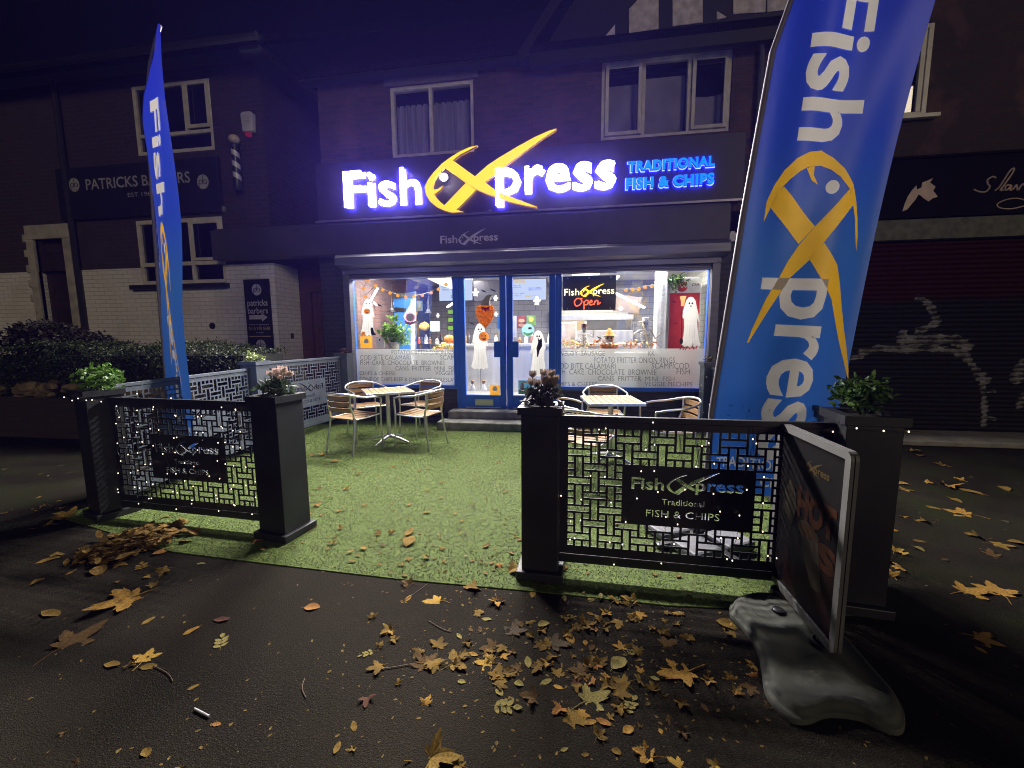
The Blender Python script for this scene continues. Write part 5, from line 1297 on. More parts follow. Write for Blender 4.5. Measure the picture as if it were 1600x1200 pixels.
tx = MB(); tx.tube(smooth_path([(cxx - .07, .905, czz - .005), (cxx - .03, .905, czz + .03), (cxx - .01, .905, czz - .02), (cxx + .03, .905, czz + .025), (cxx + .05, .905, czz - .01), (cxx + .085, .905, czz + .02)], 4), .006, 5); tx.build("disc_script", WHITE, ck)
tv = thing("trailing_plant", "leafy trailing plant on top of the drinks cooler", "plant", (1.75, .95, 2.42))
mb = MB(); p_ = ony(1056, 437, .86); leaf_cloud(mb, (p_.x, .86, p_.z), (.22, .10, .10), 230, .055, .3, .3); leaf_cloud(mb, (p_.x - .02, .84, p_.z - .12), (.10, .04, .12), 60, .045, .2, .4); mb.build("foliage", LEAF("trailing_leaf", (.11, .19, .06)), tv)
wtx = MB()
for i, (s0_, e0) in enumerate((((1062, 547), (1068, 536)), ((1067, 547), (1071, 540)), ((1071, 547), (1074, 539)), ((1077, 546), (1082, 536)), ((1083, 546), (1089, 538)))):
    wtx.tube([ony(*s0_, .036), ony(*e0, .036)], .006, 5)

# ---------------------------------------------------------------- window clings and hanging decorations
CL_W = M("cling_white", (.74, .74, .72), .5, var=.06, trans=.55); CL_K = M("cling_black", (.015, .013, .015), .5); CL_O = M("cling_orange", (.75, .24, .035), .5, trans=.6); CL_G = M("cling_green", (.16, .32, .10), .5)
CY = .028   # clings sit just inside/outside the glass line
def poly(mb, pts, y, th=.002):
    if th <= .003: mb.add([ony(a, b, y) for a, b in pts], [tuple(range(len(pts)))])      # printed clings are flat
    else: mb.prism([xz(a, b, y) for a, b in pts], y, y + th)
def ell(cx, cy, rx, ry, n=14): return [(cx + rx * math.cos(k * 6.2832 / n), cy + ry * math.sin(k * 6.2832 / n)) for k in range(n)]
def pumpkin_face(mb, cx, cy, r, y):
    for s in (-1, 1): poly(mb, [(cx + s * r * .35 - r * .16, cy - r * .05), (cx + s * r * .35 + r * .16, cy - r * .05), (cx + s * r * .35, cy - r * .4)], y, .001)
    poly(mb, [(cx - r * .55, cy + r * .22), (cx - r * .2, cy + r * .36), (cx + r * .2, cy + r * .36), (cx + r * .55, cy + r * .22), (cx + r * .2, cy + r * .62), (cx - r * .2, cy + r * .62)], y, .001)
def ghost_cling(label, x0, y0_, w_, h, eye, smile, y=CY, flip=1):
    "a ghost in a long sheet; x0, y0_ = centre of its head top in photo pixels"
    def q(u, v): return (x0 + flip * u * w_, y0_ + v * h)
    out = [(-.12, .02), (0, 0), (.12, .02), (.22, .08), (.27, .18), (.36, .34), (.42, .48), (.36, .50), (.30, .42), (.31, .60), (.36, .78), (.44, .95), (.36, .98), (.28, .96), (.20, 1.0), (.08, .965), (-.04, 1.0), (-.16, .965), (-.28, .99), (-.40, .95), (-.46, .93), (-.36, .78), (-.31, .60), (-.32, .44), (-.40, .40), (-.36, .28), (-.30, .18), (-.22, .08)]
    cpx, cpz = q(0, .5); loc_ = ony(cpx, cpz, y)
    t = thing("ghost_cling", label, "window cling", loc_, 0, "white ghost window clings")
    b = MB(); b.add([ony(*q(u, v), y) for u, v in out], [tuple(range(len(out)))]); b.build("sheet", CL_W, t)
    f_ = MB()
    for s in (-1, 1): poly(f_, ell(x0 + s * w_ * eye, y0_ + h * .13, w_ * .045, h * .022, 8), y - .002, .0015)
    if smile: f_.tube([ony(x0 - w_ * .10, y0_ + h * .175, y - .001), ony(x0, y0_ + h * .19, y - .001), ony(x0 + w_ * .10, y0_ + h * .175, y - .001)], .003, 5)
    else: poly(f_, ell(x0, y0_ + h * .185, w_ * .04, h * .014, 8), y - .002, .0015)
    f_.build("face", CL_K, t)
    fd = MB()
    for u in (-.2, -.08, .06, .18): fd.tube([ony(*q(u * .8, .55), y - .001), ony(*q(u * 1.15, .93), y - .001)], .0022, 4)
    fd.build("fold", M("cling_grey", (.50, .50, .50), .5), t)
    return t, q
t, q = ghost_cling("smiling ghost cling holding a pumpkin at the left edge of the left window", 574.5, 467, 24, 58, .10, True)
pm = MB(); poly(pm, ell(573.5, 486.5, 5.2, 4.6), CY - .004); pm = pm.build("pumpkin", CL_O, t); fc = MB(); pumpkin_face(fc, 573.5, 486.5, 5, CY - .0055); fc.build("face", CL_K, pm)
ct = MB(); poly(ct, [(580, 522), (579, 514), (581, 511), (583, 513), (584, 518), (588, 523), (581, 524)], CY - .004); ct.build("black_cat", CL_K, t)
sm = MB(); poly(sm, ell(567.5, 521, 3, 3), CY - .004); sm.build("small_pumpkin", CL_O, t)
t, q = ghost_cling("ghost cling holding a grinning pumpkin on the left door pane", 750, 505, 30, 73, .07, False)
pm = MB(); poly(pm, ell(756, 526, 8.2, 7.4), CY - .004); pm = pm.build("pumpkin", CL_O, t); fc = MB(); pumpkin_face(fc, 756, 526, 8, CY - .0055); fc.build("face", CL_K, pm)
t, q = ghost_cling("ghost cling holding a black cat on the right door pane", 841, 516, 30, 73, .06, False, flip=-1)
ct = MB(); poly(ct, [(841, 535), (840, 529), (843, 531), (846, 528), (847, 534), (847, 541), (843, 548), (841, 557), (839, 558), (839, 550), (838, 544)], CY - .004); ct.build("black_cat", M("cat_brown", (.05, .03, .03), .5), t)
t, q = ghost_cling("tall ghost cling holding a broom on the right end of the right window", 1079.5, 463.5, 33, 80, .07, False)
bm_ = MB(); bm_.tube([ony(1065.5, 480, CY - .004), ony(1064.5, 528, CY - .004)], .006, 6); bm_.build("broom_stick", CL_K, t)
br_ = MB(); poly(br_, [(1062, 463), (1073, 462), (1070, 470), (1069, 478), (1064, 478), (1064, 471)], CY - .004); br_.build("broom_bristles", M("broom_straw", (.60, .30, .12), .7, trans=.6), t)
bk = MB(); poly(bk, ell(1064.5, 533, 3, 5, 8), CY - .004); bk.build("lantern", CL_K, t)
tw_ = thing("script_cling", "black hand drawn script under the broom ghost on the right window", "window cling", ony(1076, 543, .036)); wtx.build("script", CL_K, tw_)
def small_ghost(px, py, s, lb):
    t = thing("small_ghost_cling", lb, "window cling", ony(px, py, CY), 0, "small white ghost clings")
    b = MB(); poly(b, [(px - .5 * s, py + .8 * s), (px - .35 * s, py + .2 * s), (px - .8 * s, py + .1 * s), (px - .75 * s, py - .15 * s), (px - .4 * s, py - .2 * s), (px - .3 * s, py - .8 * s), (px, py - s), (px + .3 * s, py - .8 * s), (px + .4 * s, py - .2 * s), (px + .8 * s, py - .3 * s), (px + .8 * s, py), (px + .4 * s, py + .2 * s), (px + .45 * s, py + .9 * s), (px, py + .7 * s)], CY); b.build("sheet", CL_W, t)
    f_ = MB()
    for k in (-1, 1): poly(f_, ell(px + k * .14 * s, py - .5 * s, .08 * s, .12 * s, 6), CY - .002, .0015)
    f_.build("face", CL_K, t)
for px, py, s, lb in ((743, 457, 7, "small ghost cling high on the left door pane beside the hat"), (774.5, 466, 5, "small ghost cling right of the hat on the left door pane"), (839, 470, 8, "small ghost cling under the menu screen on the right door"), (775, 491, 4.5, "tiny ghost cling low beside the orange heart wreath"), (684, 493, 4, "tiny ghost cling in front of the grey tiles, left window"), (683, 535, 4.5, "tiny ghost cling just above the frosted film, left window")): small_ghost(px, py, s, lb)
def bat(px, py, s, lb, ma=None):
    b = MB(); poly(b, [(px - s, py - .5 * s), (px - .5 * s, py - .3 * s), (px - .15 * s, py - .1 * s), (px, py - .3 * s), (px + .15 * s, py), (px + .6 * s, py + .1 * s), (px + s, py + .7 * s), (px + .4 * s, py + .45 * s), (px, py + .4 * s), (px - .4 * s, py + .1 * s)], CY)
    tag(b.build("bat_cling", ma or CL_K, None), lb, "window cling", "little bat clings")
for px, py, s, lb in ((592, 476, 5, "black bat cling right of the smiling ghost"), (755, 454, 5, "bat cling left of centre on the dark screen, left door"), (770, 453, 5, "bat cling right of centre on the dark screen, left door"), (737, 505, 4, "bat cling beside the head of the pumpkin ghost"), (936, 527, 4.5, "bat cling left of the pumpkin hat scarecrow"), (1053, 471, 4, "bat cling on the red cooler near the broom"), (1056, 505, 2.5, "tiny bat cling on the red cooler door")): bat(px, py, s, lb)
OR = M("sticker_orange", (.85, .38, .03), .5, var=.04, trans=.75)
for a, b, lb in (((563.5, 525.5), (581, 544), "orange square sticker with a white house at the bottom left of the left window"), ((766, 601.5), (781, 617), "orange square sticker with a white house low on the left door")):
    p0 = xz(a[0], b[1], CY); p1 = xz(b[0], a[1], CY); t = thing("square_sticker", lb, "sticker", (p0[0], CY, p0[1]), 0, "orange house stickers")
    MB().add([(p0[0], CY, p0[1]), (p1[0], CY, p0[1]), (p1[0], CY, p1[1]), (p0[0], CY, p1[1])], [(0, 1, 2, 3)]).build("backing", OR, t)
    cx, cy_ = (a[0] + b[0]) / 2, (a[1] + b[1]) / 2 - 2; h_ = MB(); poly(h_, [(cx - 4, cy_ - .5), (cx, cy_ - 4.5), (cx + 4, cy_ - .5), (cx + 3, cy_ + 3.5), (cx - 3, cy_ + 3.5)], CY - .0045); h_.build("house_mark", WHITE, t)
def card(px0, py0, px1, py1, y, ma, lb, extra=()):
    p0 = xz(px0, py1, y); p1 = xz(px1, py0, y); t = thing("picture_card", lb, "poster", (p0[0], y, p0[1]), 0, "cards and posters in the windows")
    MB().box(p0[0], p1[0], y, y + .003, p0[1], p1[1]).build("card", ma, t)
    for nm, pts, m2 in extra:
        e_ = MB(); poly(e_, pts, y - .002, .0015); e_.build(nm, m2, t)
    return t
PALE = M("card_pale", (.62, .72, .72), .5); SKYB = M("card_sky", (.30, .55, .70), .5, trans=.6); LIME = M("card_lime", (.36, .55, .22), .5, trans=.6)
card(810, 594.5, 836, 616, CY, SKYB, "pale blue picture card with a pink pig low on the right door", (("grass_strip", [(810.5, 607), (835.5, 606), (835.5, 615.5), (810.5, 615.5)], LIME), ("pink_pig", ell(816, 604, 3, 6, 10), M("card_pink", (.65, .35, .38), .5)), ("title_strip", [(814, 596), (826, 596), (826, 599), (814, 599)], WHITE)))
card(777.5, 494, 783, 514, .3, M("card_cyan", (.12, .50, .65), .5), "narrow cyan leaflet beside the left door's push plate")
card(799, 494, 807, 527, .8, M("card_white", (.70, .66, .62), .5), "narrow white leaflet behind the right door's edge")
card(808, 494, 822, 513, .9, M("card_maroon", (.22, .05, .05), .5), "maroon food poster seen through the right door", (("burger", ell(815, 501, 5, 3), M("card_tan", (.5, .3, .15), .5)), ("burger_base", ell(815, 508, 5, 2.5), M("card_tan2", (.45, .25, .15), .5))))
card(823, 493, 837, 508, .9, LIME, "green and yellow food poster seen through the right door", (("yellow_blob", ell(830, 499, 4, 4), M("card_yellow", (.7, .5, .08), .5)),))
rd = thing("round_sign", "round pale blue window badge with a picture on the right door pane", "window cling", ony(825, 516, CY))
b = MB(); poly(b, ell(825, 516, 10, 10, 20), CY); b.build("disc", SKYB, rd); b = MB(); poly(b, [(816, 518), (825, 521), (834, 518), (831, 523), (825, 525.5), (819, 523)], CY - .002, .0015); b.build("green_field", LIME, rd); b = MB(); poly(b, ell(828, 513, 3, 2, 8), CY - .002, .0015); b.build("picture", M("card_brown", (.3, .2, .15), .5), rd)
bd = thing("round_badge", "round pink and white badge with a ribbon in the left window", "window cling", ony(641, 496, CY))
b = MB(); poly(b, ell(641, 496, 8, 8, 20), CY); b.build("disc", M("badge_pink", (.62, .22, .42), .5, trans=.6), bd); b = MB(); poly(b, ell(641, 496, 6.3, 6.3, 20), CY - .002, .0015); b.build("centre", WHITE, bd); b = MB(); poly(b, [(631.5, 501), (641, 504), (650.5, 501), (649, 505), (641, 508), (633, 505)], CY - .0035, .0015); b.build("ribbon", M("badge_ribbon", (.65, .28, .45), .5), bd)
# wreath and hat on the left door
wr_ = thing("heart_wreath", "orange heart shaped tinsel wreath with a maroon top hanging on the left door", "wreath", ony(758, 490, 0))
hp = [(758, 513), (750, 505), (744.5, 495), (743.5, 485), (746, 479), (751, 476.5), (758, 478), (765, 476.5), (770, 479), (772.5, 485), (771, 495), (766, 504)]
b = MB(); poly(b, hp, -.015, .012)
for i in range(520):
    a = rnd.choice(hp); k = rnd.random() ** .6; px, py = 758 + (a[0] - 758) * k + rnd.uniform(-2, 2), 492 + (a[1] - 492) * k + rnd.uniform(-2, 2)
    p = ony(px, py, -.018); d = Vector((rnd.gauss(0, 1), -abs(rnd.gauss(0, .6)), rnd.gauss(0, 1))).normalized() * .03; e_ = d.orthogonal().normalized() * .004; b.add([p - e_, p + e_, p + d], [(0, 1, 2)])
b.build("tinsel", M("tinsel_orange", (.70, .32, .02), .35, var=.5, scale=60, trans=.55), wr_)
b = MB(); poly(b, [(752, 479), (758, 481), (765, 479), (763, 485), (760, 483), (758, 487), (755, 483), (753, 485)], -.034, .014); b.build("maroon_top", M("tinsel_maroon", (.40, .02, .04), .4, trans=.5), wr_)
b = MB(); poly(b, [(752, 477), (753, 470), (757, 466), (761, 461), (767, 460), (769, 462), (766, 464), (764, 470), (765, 477)], -.036, .03); b.build("felt_hat", M("hat_felt", (.34, .31, .22), .9, var=.3, scale=30), wr_)
for px, lb in ((738.5, "small angel figure at the left, standing low behind the left door"), (756, "small angel figure beside the orange sticker low behind the left door")):
    p = ony(px, 609.5, .25); t = thing("small_figure", lb, "ornament", p, 0, "small angel figures low in the left door")
    MB().lathe([(.055, .0), (.045, .04), (.02, .10), (.012, .11)], (p.x, p.y, p.z), 12).build("robe", CL_W, t, smooth=True); MB().ball((p.x, p.y, p.z + .135), .03, 10, 8).build("head", M("skin_tan", (.45, .28, .18), .6), t, smooth=True)
    MB().ball((p.x, p.y + .004, p.z + .15), (.034, .034, .025), 10, 8).build("hair", M("hair_brown", (.25, .14, .06), .7), t, smooth=True)
# blue wall poster and pictures on the left side
pst = thing("wall_poster", "large blue and grey poster on the left wall behind the potted plant", "poster", ony(625, 500, 2.0))
b = MB(); poly(b, [(600, 465), (650, 455), (650, 560), (600, 560)], 2.0, .02); b.build("blue_sheet", M("poster_blue", (.035, .17, .46), .5, var=.1), pst)
b = MB(); poly(b, [(603, 459), (648, 457), (648, 465), (603, 467)], 1.985, .02); b.build("green_top", M("poster_olive", (.05, .06, .045), .5), pst)
b = MB(); poly(b, [(646, 466), (630, 495), (642, 510), (650, 500), (650, 466)], 1.985, .012); poly(b, [(603, 468), (615, 472), (615, 476), (603, 472)], 1.985, .012); b.build("grey_shapes", M("poster_grey", (.45, .47, .49), .5), pst)
b = MB(); poly(b, [(605, 486), (618, 480), (635, 482), (633, 487), (620, 487), (608, 489)], 1.98, .004); b.build("black_streak", CL_K, pst)
jb = thing("door_frame_strip", "white door jamb and grey wall strip beside the blue poster", "door jamb", ony(645, 500, 1.9)); b = MB(); poly(b, [(642, 468), (646.5, 468), (646.5, 570), (642, 570)], 1.9, .05); b.build("jamb", WHITE, jb)
card(563, 437, 590, 492, 3.0, M("poster_yellow", (.62, .50, .22), .5, var=.3), "pale yellow poster behind the smiling ghost cling", (("purple_picture", [(564, 438), (590, 440), (590, 458), (564, 456)], M("poster_purple", (.30, .28, .5), .5, var=.4, scale=20)),))
card(597, 444, 615, 460, 2.9, M("poster_pinkish", (.55, .33, .30), .5, var=.5, scale=40), "pink food picture on the wall above the blue poster")
card(650, 470, 660, 486, 2.9, M("poster_bluegrey", (.25, .40, .45), .5, var=.3), "blue grey picture on the wall right of the poster")
# hanging witch hats
for (px, py0, py1, w_), y, lb in (((669.5, 466, 489, 11), 1.2, "black pointed witch hat hanging in front of the grey tiles"), ((612, 466, 487, 12), 1.3, "black pointed witch hat hanging in front of the blue poster")):
    a = ony(px, py1, y); b_ = ony(px, py0, y); r_ = (ony(px + w_ / 2, py1, y) - a).length; t = thing("witch_hat", lb, "witch hat", a, 0, "hanging witch hats")
    MB().lathe([(r_, 0), (r_ * .95, .012), (r_ * .5, .03), (r_ * .3, .35 * (b_.z - a.z)), (.008, b_.z - a.z)], a, 16).build("hat", CL_K, t, smooth=True)
    MB().lathe([(r_ * .52, .03), (r_ * .46, .07)], a, 16).build("band", M("hat_band", (.08, .08, .08), .4), t); MB().tube([b_, (b_.x, b_.y, 2.85)], .002, 4).build("thread", CL_K, t)
# pumpkin light garlands
PK = EM("pumpkin_lamp", (1, .40, .05), .42, sample=False)
def garland(lb, pts, y, r):
    P = [ony(a, b, y) for a, b in pts]; t = thing("pumpkin_garland", lb, "string lights", P[0], 0, "garlands of orange pumpkin lights")
    MB().tube([p + Vector((0, .01, .02)) for p in P], .003, 5).build("wire", CL_K, t)
    for p in P:
        b = MB().ball(p, (r, r * .8, r * .85), 12, 8).build("pumpkin_light", PK, t, smooth=True)
        MB().tube([p + Vector((0, 0, r * .8)), p + Vector((.004, 0, r * 1.15))], .006, 5).build("stalk", CL_G, b)
garland("garland of orange pumpkin lights sagging across the left window", [(574, 438.5), (568, 450.5), (571, 463.5), (587, 446.5), (598, 453), (609.5, 458), (621.5, 462), (634, 464.5), (647, 464), (660, 461.5), (673.5, 457.5), (685, 452), (697, 444.5), (707, 435.5), (714, 434.5)], .35, .032)
garland("garland of orange pumpkin lights along the right window's grey wall", [(868, 452), (978, 453.5), (988, 452.5), (998, 451.5), (1008, 449), (1018.5, 447.5), (1029, 443.5)], .9, .034)
garland("short hanging string of orange pumpkin lights at the left menu screen", [(713, 447), (714, 455), (714, 462), (697, 446)], .35, .022)
# pumpkins on the counter and sill
PUM = M("pumpkin_skin", (.62, .20, .025), .5, var=.15); PUY = M("pumpkin_yellow", (.65, .42, .05), .5, var=.2)
def pumpkin(px, py, r, y, lb, ma, face_=False):
    c = ony(px, py, y); t = thing("pumpkin", lb, "pumpkin", c - Vector((0, 0, r * .8)), 0, "ornamental pumpkins in the windows")
    n = 24; mb = MB(); vs = []
    for i in range(11):
        a = math.pi * i / 10
        for k in range(n):
            b = 6.2832 * k / n; rr = r * (1 + .07 * math.cos(b * 8)) * math.sin(a); vs.append((c.x + rr * math.cos(b), c.y + rr * math.sin(b), c.z + r * .82 * math.cos(a) - (.08 * r if i == 0 else 0)))
    mb.add(vs, [(i * n + k, (i + 1) * n + k, (i + 1) * n + (k + 1) % n, i * n + (k + 1) % n) for i in range(10) for k in range(n)]); mb.build("shell", ma, t, smooth=True)
    MB().tube([(c.x, c.y, c.z + r * .7), (c.x + r * .1, c.y, c.z + r * 1.05)], r * .1, 6).build("stalk", CL_G, t)
    if face_:
        rp = r / ((ony(px + 1, py, y) - c).length); fm = MB(); pumpkin_face(fm, px, py, rp * .95, y - r * 1.12); fm.build("face", CL_K, t)
for a in ((943.5, 541, .062, .30, "orange pumpkin lantern, the left of the pair under the scarecrow", PUM, True), (960.5, 541, .062, .30, "orange pumpkin lantern, the right of the pair under the scarecrow", PUM, True), (702, 530, .10, .9, "orange pumpkin on the counter end in the left window", PUM, False), (713, 533, .085, .85, "reddish orange pumpkin next to the left door frame", M("pumpkin_red", (.58, .13, .03), .5), False), (709, 541, .06, .5, "pale owl eyed pumpkin by the left door frame", PUY, False), (693, 538, .05, .6, "small yellow gourd left of the counter pumpkins", PUY, False), (663, 510, .11, 2.0, "yellow pumpkin with black patches on the shelf behind the plant", PUY, False)): pumpkin(*a)
bx = ony(679, 510, 1.9); t = tag(MB().box(bx.x - .10, bx.x + .09, 1.9, 2.0, bx.z - .11, bx.z + .11).build("blue_box", M("box_blue", (.38, .52, .80), .5), None, bevel=.01), "pale blue box beside the yellow pumpkin", "box")
# little autumn leaves and gourds along the inner sill: one garland
gl = thing("leaf_garland", "garland of orange and yellow autumn leaves along the right counter", "garland", ony(960, 538, .4)); mb = MB(); my = MB()
for i in range(90):
    px = rnd.uniform(872, 1030); p = ony(px, rnd.uniform(533, 541), .42); leaf_cloud(mb if i % 2 else my, p, (.02, .02, .02), 3, .055, .2)
mb.build("orange_leaves", M("leaf_orange", (.60, .18, .03), .6), gl); my.build("yellow_leaves", M("leaf_yellow_red", (.62, .36, .05), .6), gl)
MB().tube([ony(x, 538 + math.sin(x * .2), .43) for x in range(870, 1032, 6)], .004, 5).build("cord", CL_G, gl)
gl2 = thing("leaf_garland", "garland of autumn leaves low behind the left window's film", "garland", ony(690, 545, .4)); mb = MB(); my = MB()
for i in range(30):
    p = ony(rnd.uniform(677, 714), rnd.uniform(541, 547), .40); leaf_cloud(mb if i % 2 else my, p, (.02, .02, .02), 3, .055, .2)
mb.build("orange_leaves", M("leaf_orange2", (.60, .22, .05), .6), gl2); my.build("yellow_leaves", M("leaf_green_gold", (.40, .40, .06), .6), gl2)
# display ledges the ornaments stand on
for x0, x1, lb in ((-3.70, -2.05, "narrow white display ledge inside the left window"), (-.25, 1.35, "narrow white display ledge inside the right window")):
    tag(MB().box(x0, x1, .26, .62, 1.12, 1.16).box(x0 + .05, x0 + .09, .27, .6, .25, 1.119).box(x1 - .09, x1 - .05, .27, .6, .25, 1.119).build("display_ledge", WHITE, None, bevel=.005), lb, "ledge", "display ledges")
# potted plant in the left window
pp = ony(617, 556, .48); pt = thing("potted_plant", "bushy bright green plant in a grey pot in the left window", "plant", (pp.x, .45, 1.161))
MB().lathe([(.075, .0), (.10, .16), (.11, .18), (.10, .18), (.09, .15)], (pp.x, .45, 1.162), 18).build("pot", M("pot_grey", (.30, .30, .28), .6), pt, smooth=True)
mb = MB(); c = ony(617, 520, .45)
leaf_cloud(mb, c, (.31, .15, .20), 380, .085, .25, .25, .3); leaf_cloud(mb, c + Vector((-.14, 0, .02)), (.14, .1, .12), 80, .08, .2); leaf_cloud(mb, c + Vector((.16, 0, -.14)), (.12, .1, .10), 60, .08, .2); leaf_cloud(mb, c + Vector((.0, 0, .24)), (.10, .06, .10), 26, .09, .1, 0, .8); mb.build("foliage", LEAF("window_plant_leaf", (.16, .30, .045), .35), pt)
st_ = MB()
for i in range(9): st_.tube([(pp.x, .45, 1.3), (pp.x + rnd.uniform(-.2, .2), .45 + rnd.uniform(-.08, .08), c.z + rnd.uniform(-.05, .18))], .006, 5)
st_.build("stem", M("stem_brown", (.12, .09, .04), .8), pt)
wc = thing("white_caddy", "white card ghost box beside the potted plant", "box", ony(594, 544, .42)); p0 = xz(588, 544, .42); p1 = xz(599, 526, .42)
MB().box(p0[0], p1[0], .42, .47, p0[1], p1[1]).build("box", WHITE, wc, bevel=.004); e_ = MB(); poly(e_, ell(593, 531, 1.5, 1.5, 8), .415, .004); e_.build("eye", CL_K, wc)

# ---------------------------------------------------------------- seated skeletons and a scarecrow in the right window
BONE = M("bone", (.66, .64, .58), .55, var=.08)
def skeleton(px, lb, hat_ma, hat_name, arm_up, y=.40, s=.60, side=1):
    foot = ony(px, 548, y); base = Vector((foot.x, y, 1.165)); t = thing("toy_skeleton", lb, "skeleton", base, 0, "toy skeletons sitting in the right window")
    def P(x, dy, z): return base + Vector((x * s, dy * s, z * s))
    b = MB()
    b.tube([P(0, .0, .08), P(0, .02, .20), P(0, .01, .38), P(0, 0, .52)], .014 * s * 2, 6)
    for k in range(6):
        z = .26 + k * .042; w_ = .085 + .02 * math.sin(k * .7)
        b.tube([P(w_ * math.sin(a), -.055 * math.cos(a) + .0, z - .015 * math.cos(a)) for a in [R(-165) + R(330) * i / 10 for i in range(11)]], .0075 * s * 1.5, 5)
    b.tube([P(-.14, 0, .475), P(0, -.01, .49), P(.14, 0, .475)], .012 * s * 1.6, 6)
    b.ball(P(-.06, 0, .08), (.055 * s, .03 * s, .055 * s), 8, 6).ball(P(.06, 0, .08), (.055 * s, .03 * s, .055 * s), 8, 6)
    for sx_ in (-1, 1):
        b.tube([P(sx_ * .07, 0, .06), P(sx_ * .17, -.16, .05), P(sx_ * .20, -.26, -.02)], [.017 * s * 1.4, .013 * s * 1.4, .011 * s * 1.4], 6)
        b.obox(P(sx_ * .205, -.29, -.0), (.05 * s, .09 * s, .03 * s))
    b.build("ribs_and_limbs", BONE, t, smooth=True)
    for sx_, up_ in ((-1, arm_up[0]), (1, arm_up[1])):
        a = MB(); sh_ = P(sx_ * .14, 0, .475)
        if up_: el, ha = P(sx_ * .25, -.03, .40), P(sx_ * .25, -.05, .60)
        else: el, ha = P(sx_ * .21, -.02, .30), P(sx_ * .30, -.08, .40)
        a.tube([sh_, el], .011 * s * 1.5, 6).tube([el, ha], .009 * s * 1.5, 6)
        for f_ in range(5):
            d = Vector((sx_ * (-.03 + .016 * f_) * s, -.01 * s, (.055 - .006 * abs(f_ - 2)) * s)) if up_ else Vector((sx_ * .05 * s, -.02 * s, (.02 - .012 * f_) * s)); a.tube([ha, ha + d], .0038 * s * 1.5, 4)
        a.build("arm", BONE, t, smooth=True)
    h = MB().ball(P(0, -.01, .62), (.070 * s, .072 * s, .078 * s), 14, 10).obox(P(0, -.035, .548), (.075 * s, .06 * s, .045 * s)); sk = h.build("skull", BONE, t, smooth=True)
    e_ = MB()
    for sx_ in (-1, 1): e_.ball(P(sx_ * .028, -.066, .622), (.018 * s, .012 * s, .019 * s), 8, 6)
    e_.ball(P(0, -.078, .588), (.008 * s, .008 * s, .010 * s), 6, 4); e_.box(*[v for v in (P(-.028, 0, 0).x, P(.028, 0, 0).x)], P(0, -.068, 0).y, P(0, -.064, 0).y, P(0, 0, .553).z, P(0, 0, .558).z); e_.build("sockets", CL_K, sk)
    MB().lathe([(.135 * s, 0), (.13 * s, .012 * s), (.075 * s, .014 * s), (.068 * s, .085 * s), (.045 * s, .095 * s)], P(0, -.01, .672), 18).build(hat_name, hat_ma, t, smooth=True)
skeleton(912, "toy skeleton in a dark red cowboy hat sitting in the right window", M("hat_maroon", (.10, .03, .03), .6), "cowboy_hat", (0, 1), s=.62)
skeleton(1007, "toy skeleton in a white cowboy hat waving in the right window", M("hat_white", (.66, .64, .60), .6), "cowboy_hat", (1, 0), s=.74)
scp = ony(952, 530, .40); sc_ = thing("scarecrow_doll", "round headed scarecrow doll in an orange witch hat between the skeletons", "ornament", (scp.x, .40, 1.16))
MB().lathe([(.085, 0), (.075, .10), (.03, .15)], (scp.x, .40, 1.162), 14).build("body", M("doll_cloth", (.40, .25, .12), .8), sc_, smooth=True)
MB().ball((scp.x, .40, 1.395), (.085, .075, .070), 16, 10).build("head", M("doll_face", (.66, .58, .42), .6), sc_, smooth=True)
MB().lathe([(.125, 0), (.118, .012), (.075, .018), (.06, .06), (.012, .13)], (scp.x, .40, 1.435), 18).build("hat", M("doll_hat", (.62, .28, .06), .7), sc_, smooth=True)
e_ = MB()
for k in (-1, 1): e_.ball((scp.x + k * .03, .328, 1.40), (.016, .006, .018), 8, 6)
e_.tube([(scp.x + .05 * math.sin(a), .332 + .006 * abs(math.sin(a)), 1.385 - .02 * math.cos(a)) for a in [R(-60) + R(120) * i / 6 for i in range(7)]], .004, 5); e_.build("face", CL_K, sc_)
bgf = thing("hanging_bag", "dark brown banner with a pale pumpkin mark hanging askew in the right window", "banner", ony(975, 470, 1.6)); b = MB(); poly(b, [(963, 459), (1003, 465), (998, 490), (957, 486)], 1.6, .01); b.build("cloth", M("bag_brown", (.085, .065, .055), .7), bgf)
b = MB(); poly(b, ell(970, 482, 3.5, 3, 10), 1.594, .004); poly(b, [(990, 469), (996, 471), (995, 473), (990, 471)], 1.594, .004); b.build("pale_mark", M("mark_pale", (.5, .48, .44), .6), bgf)

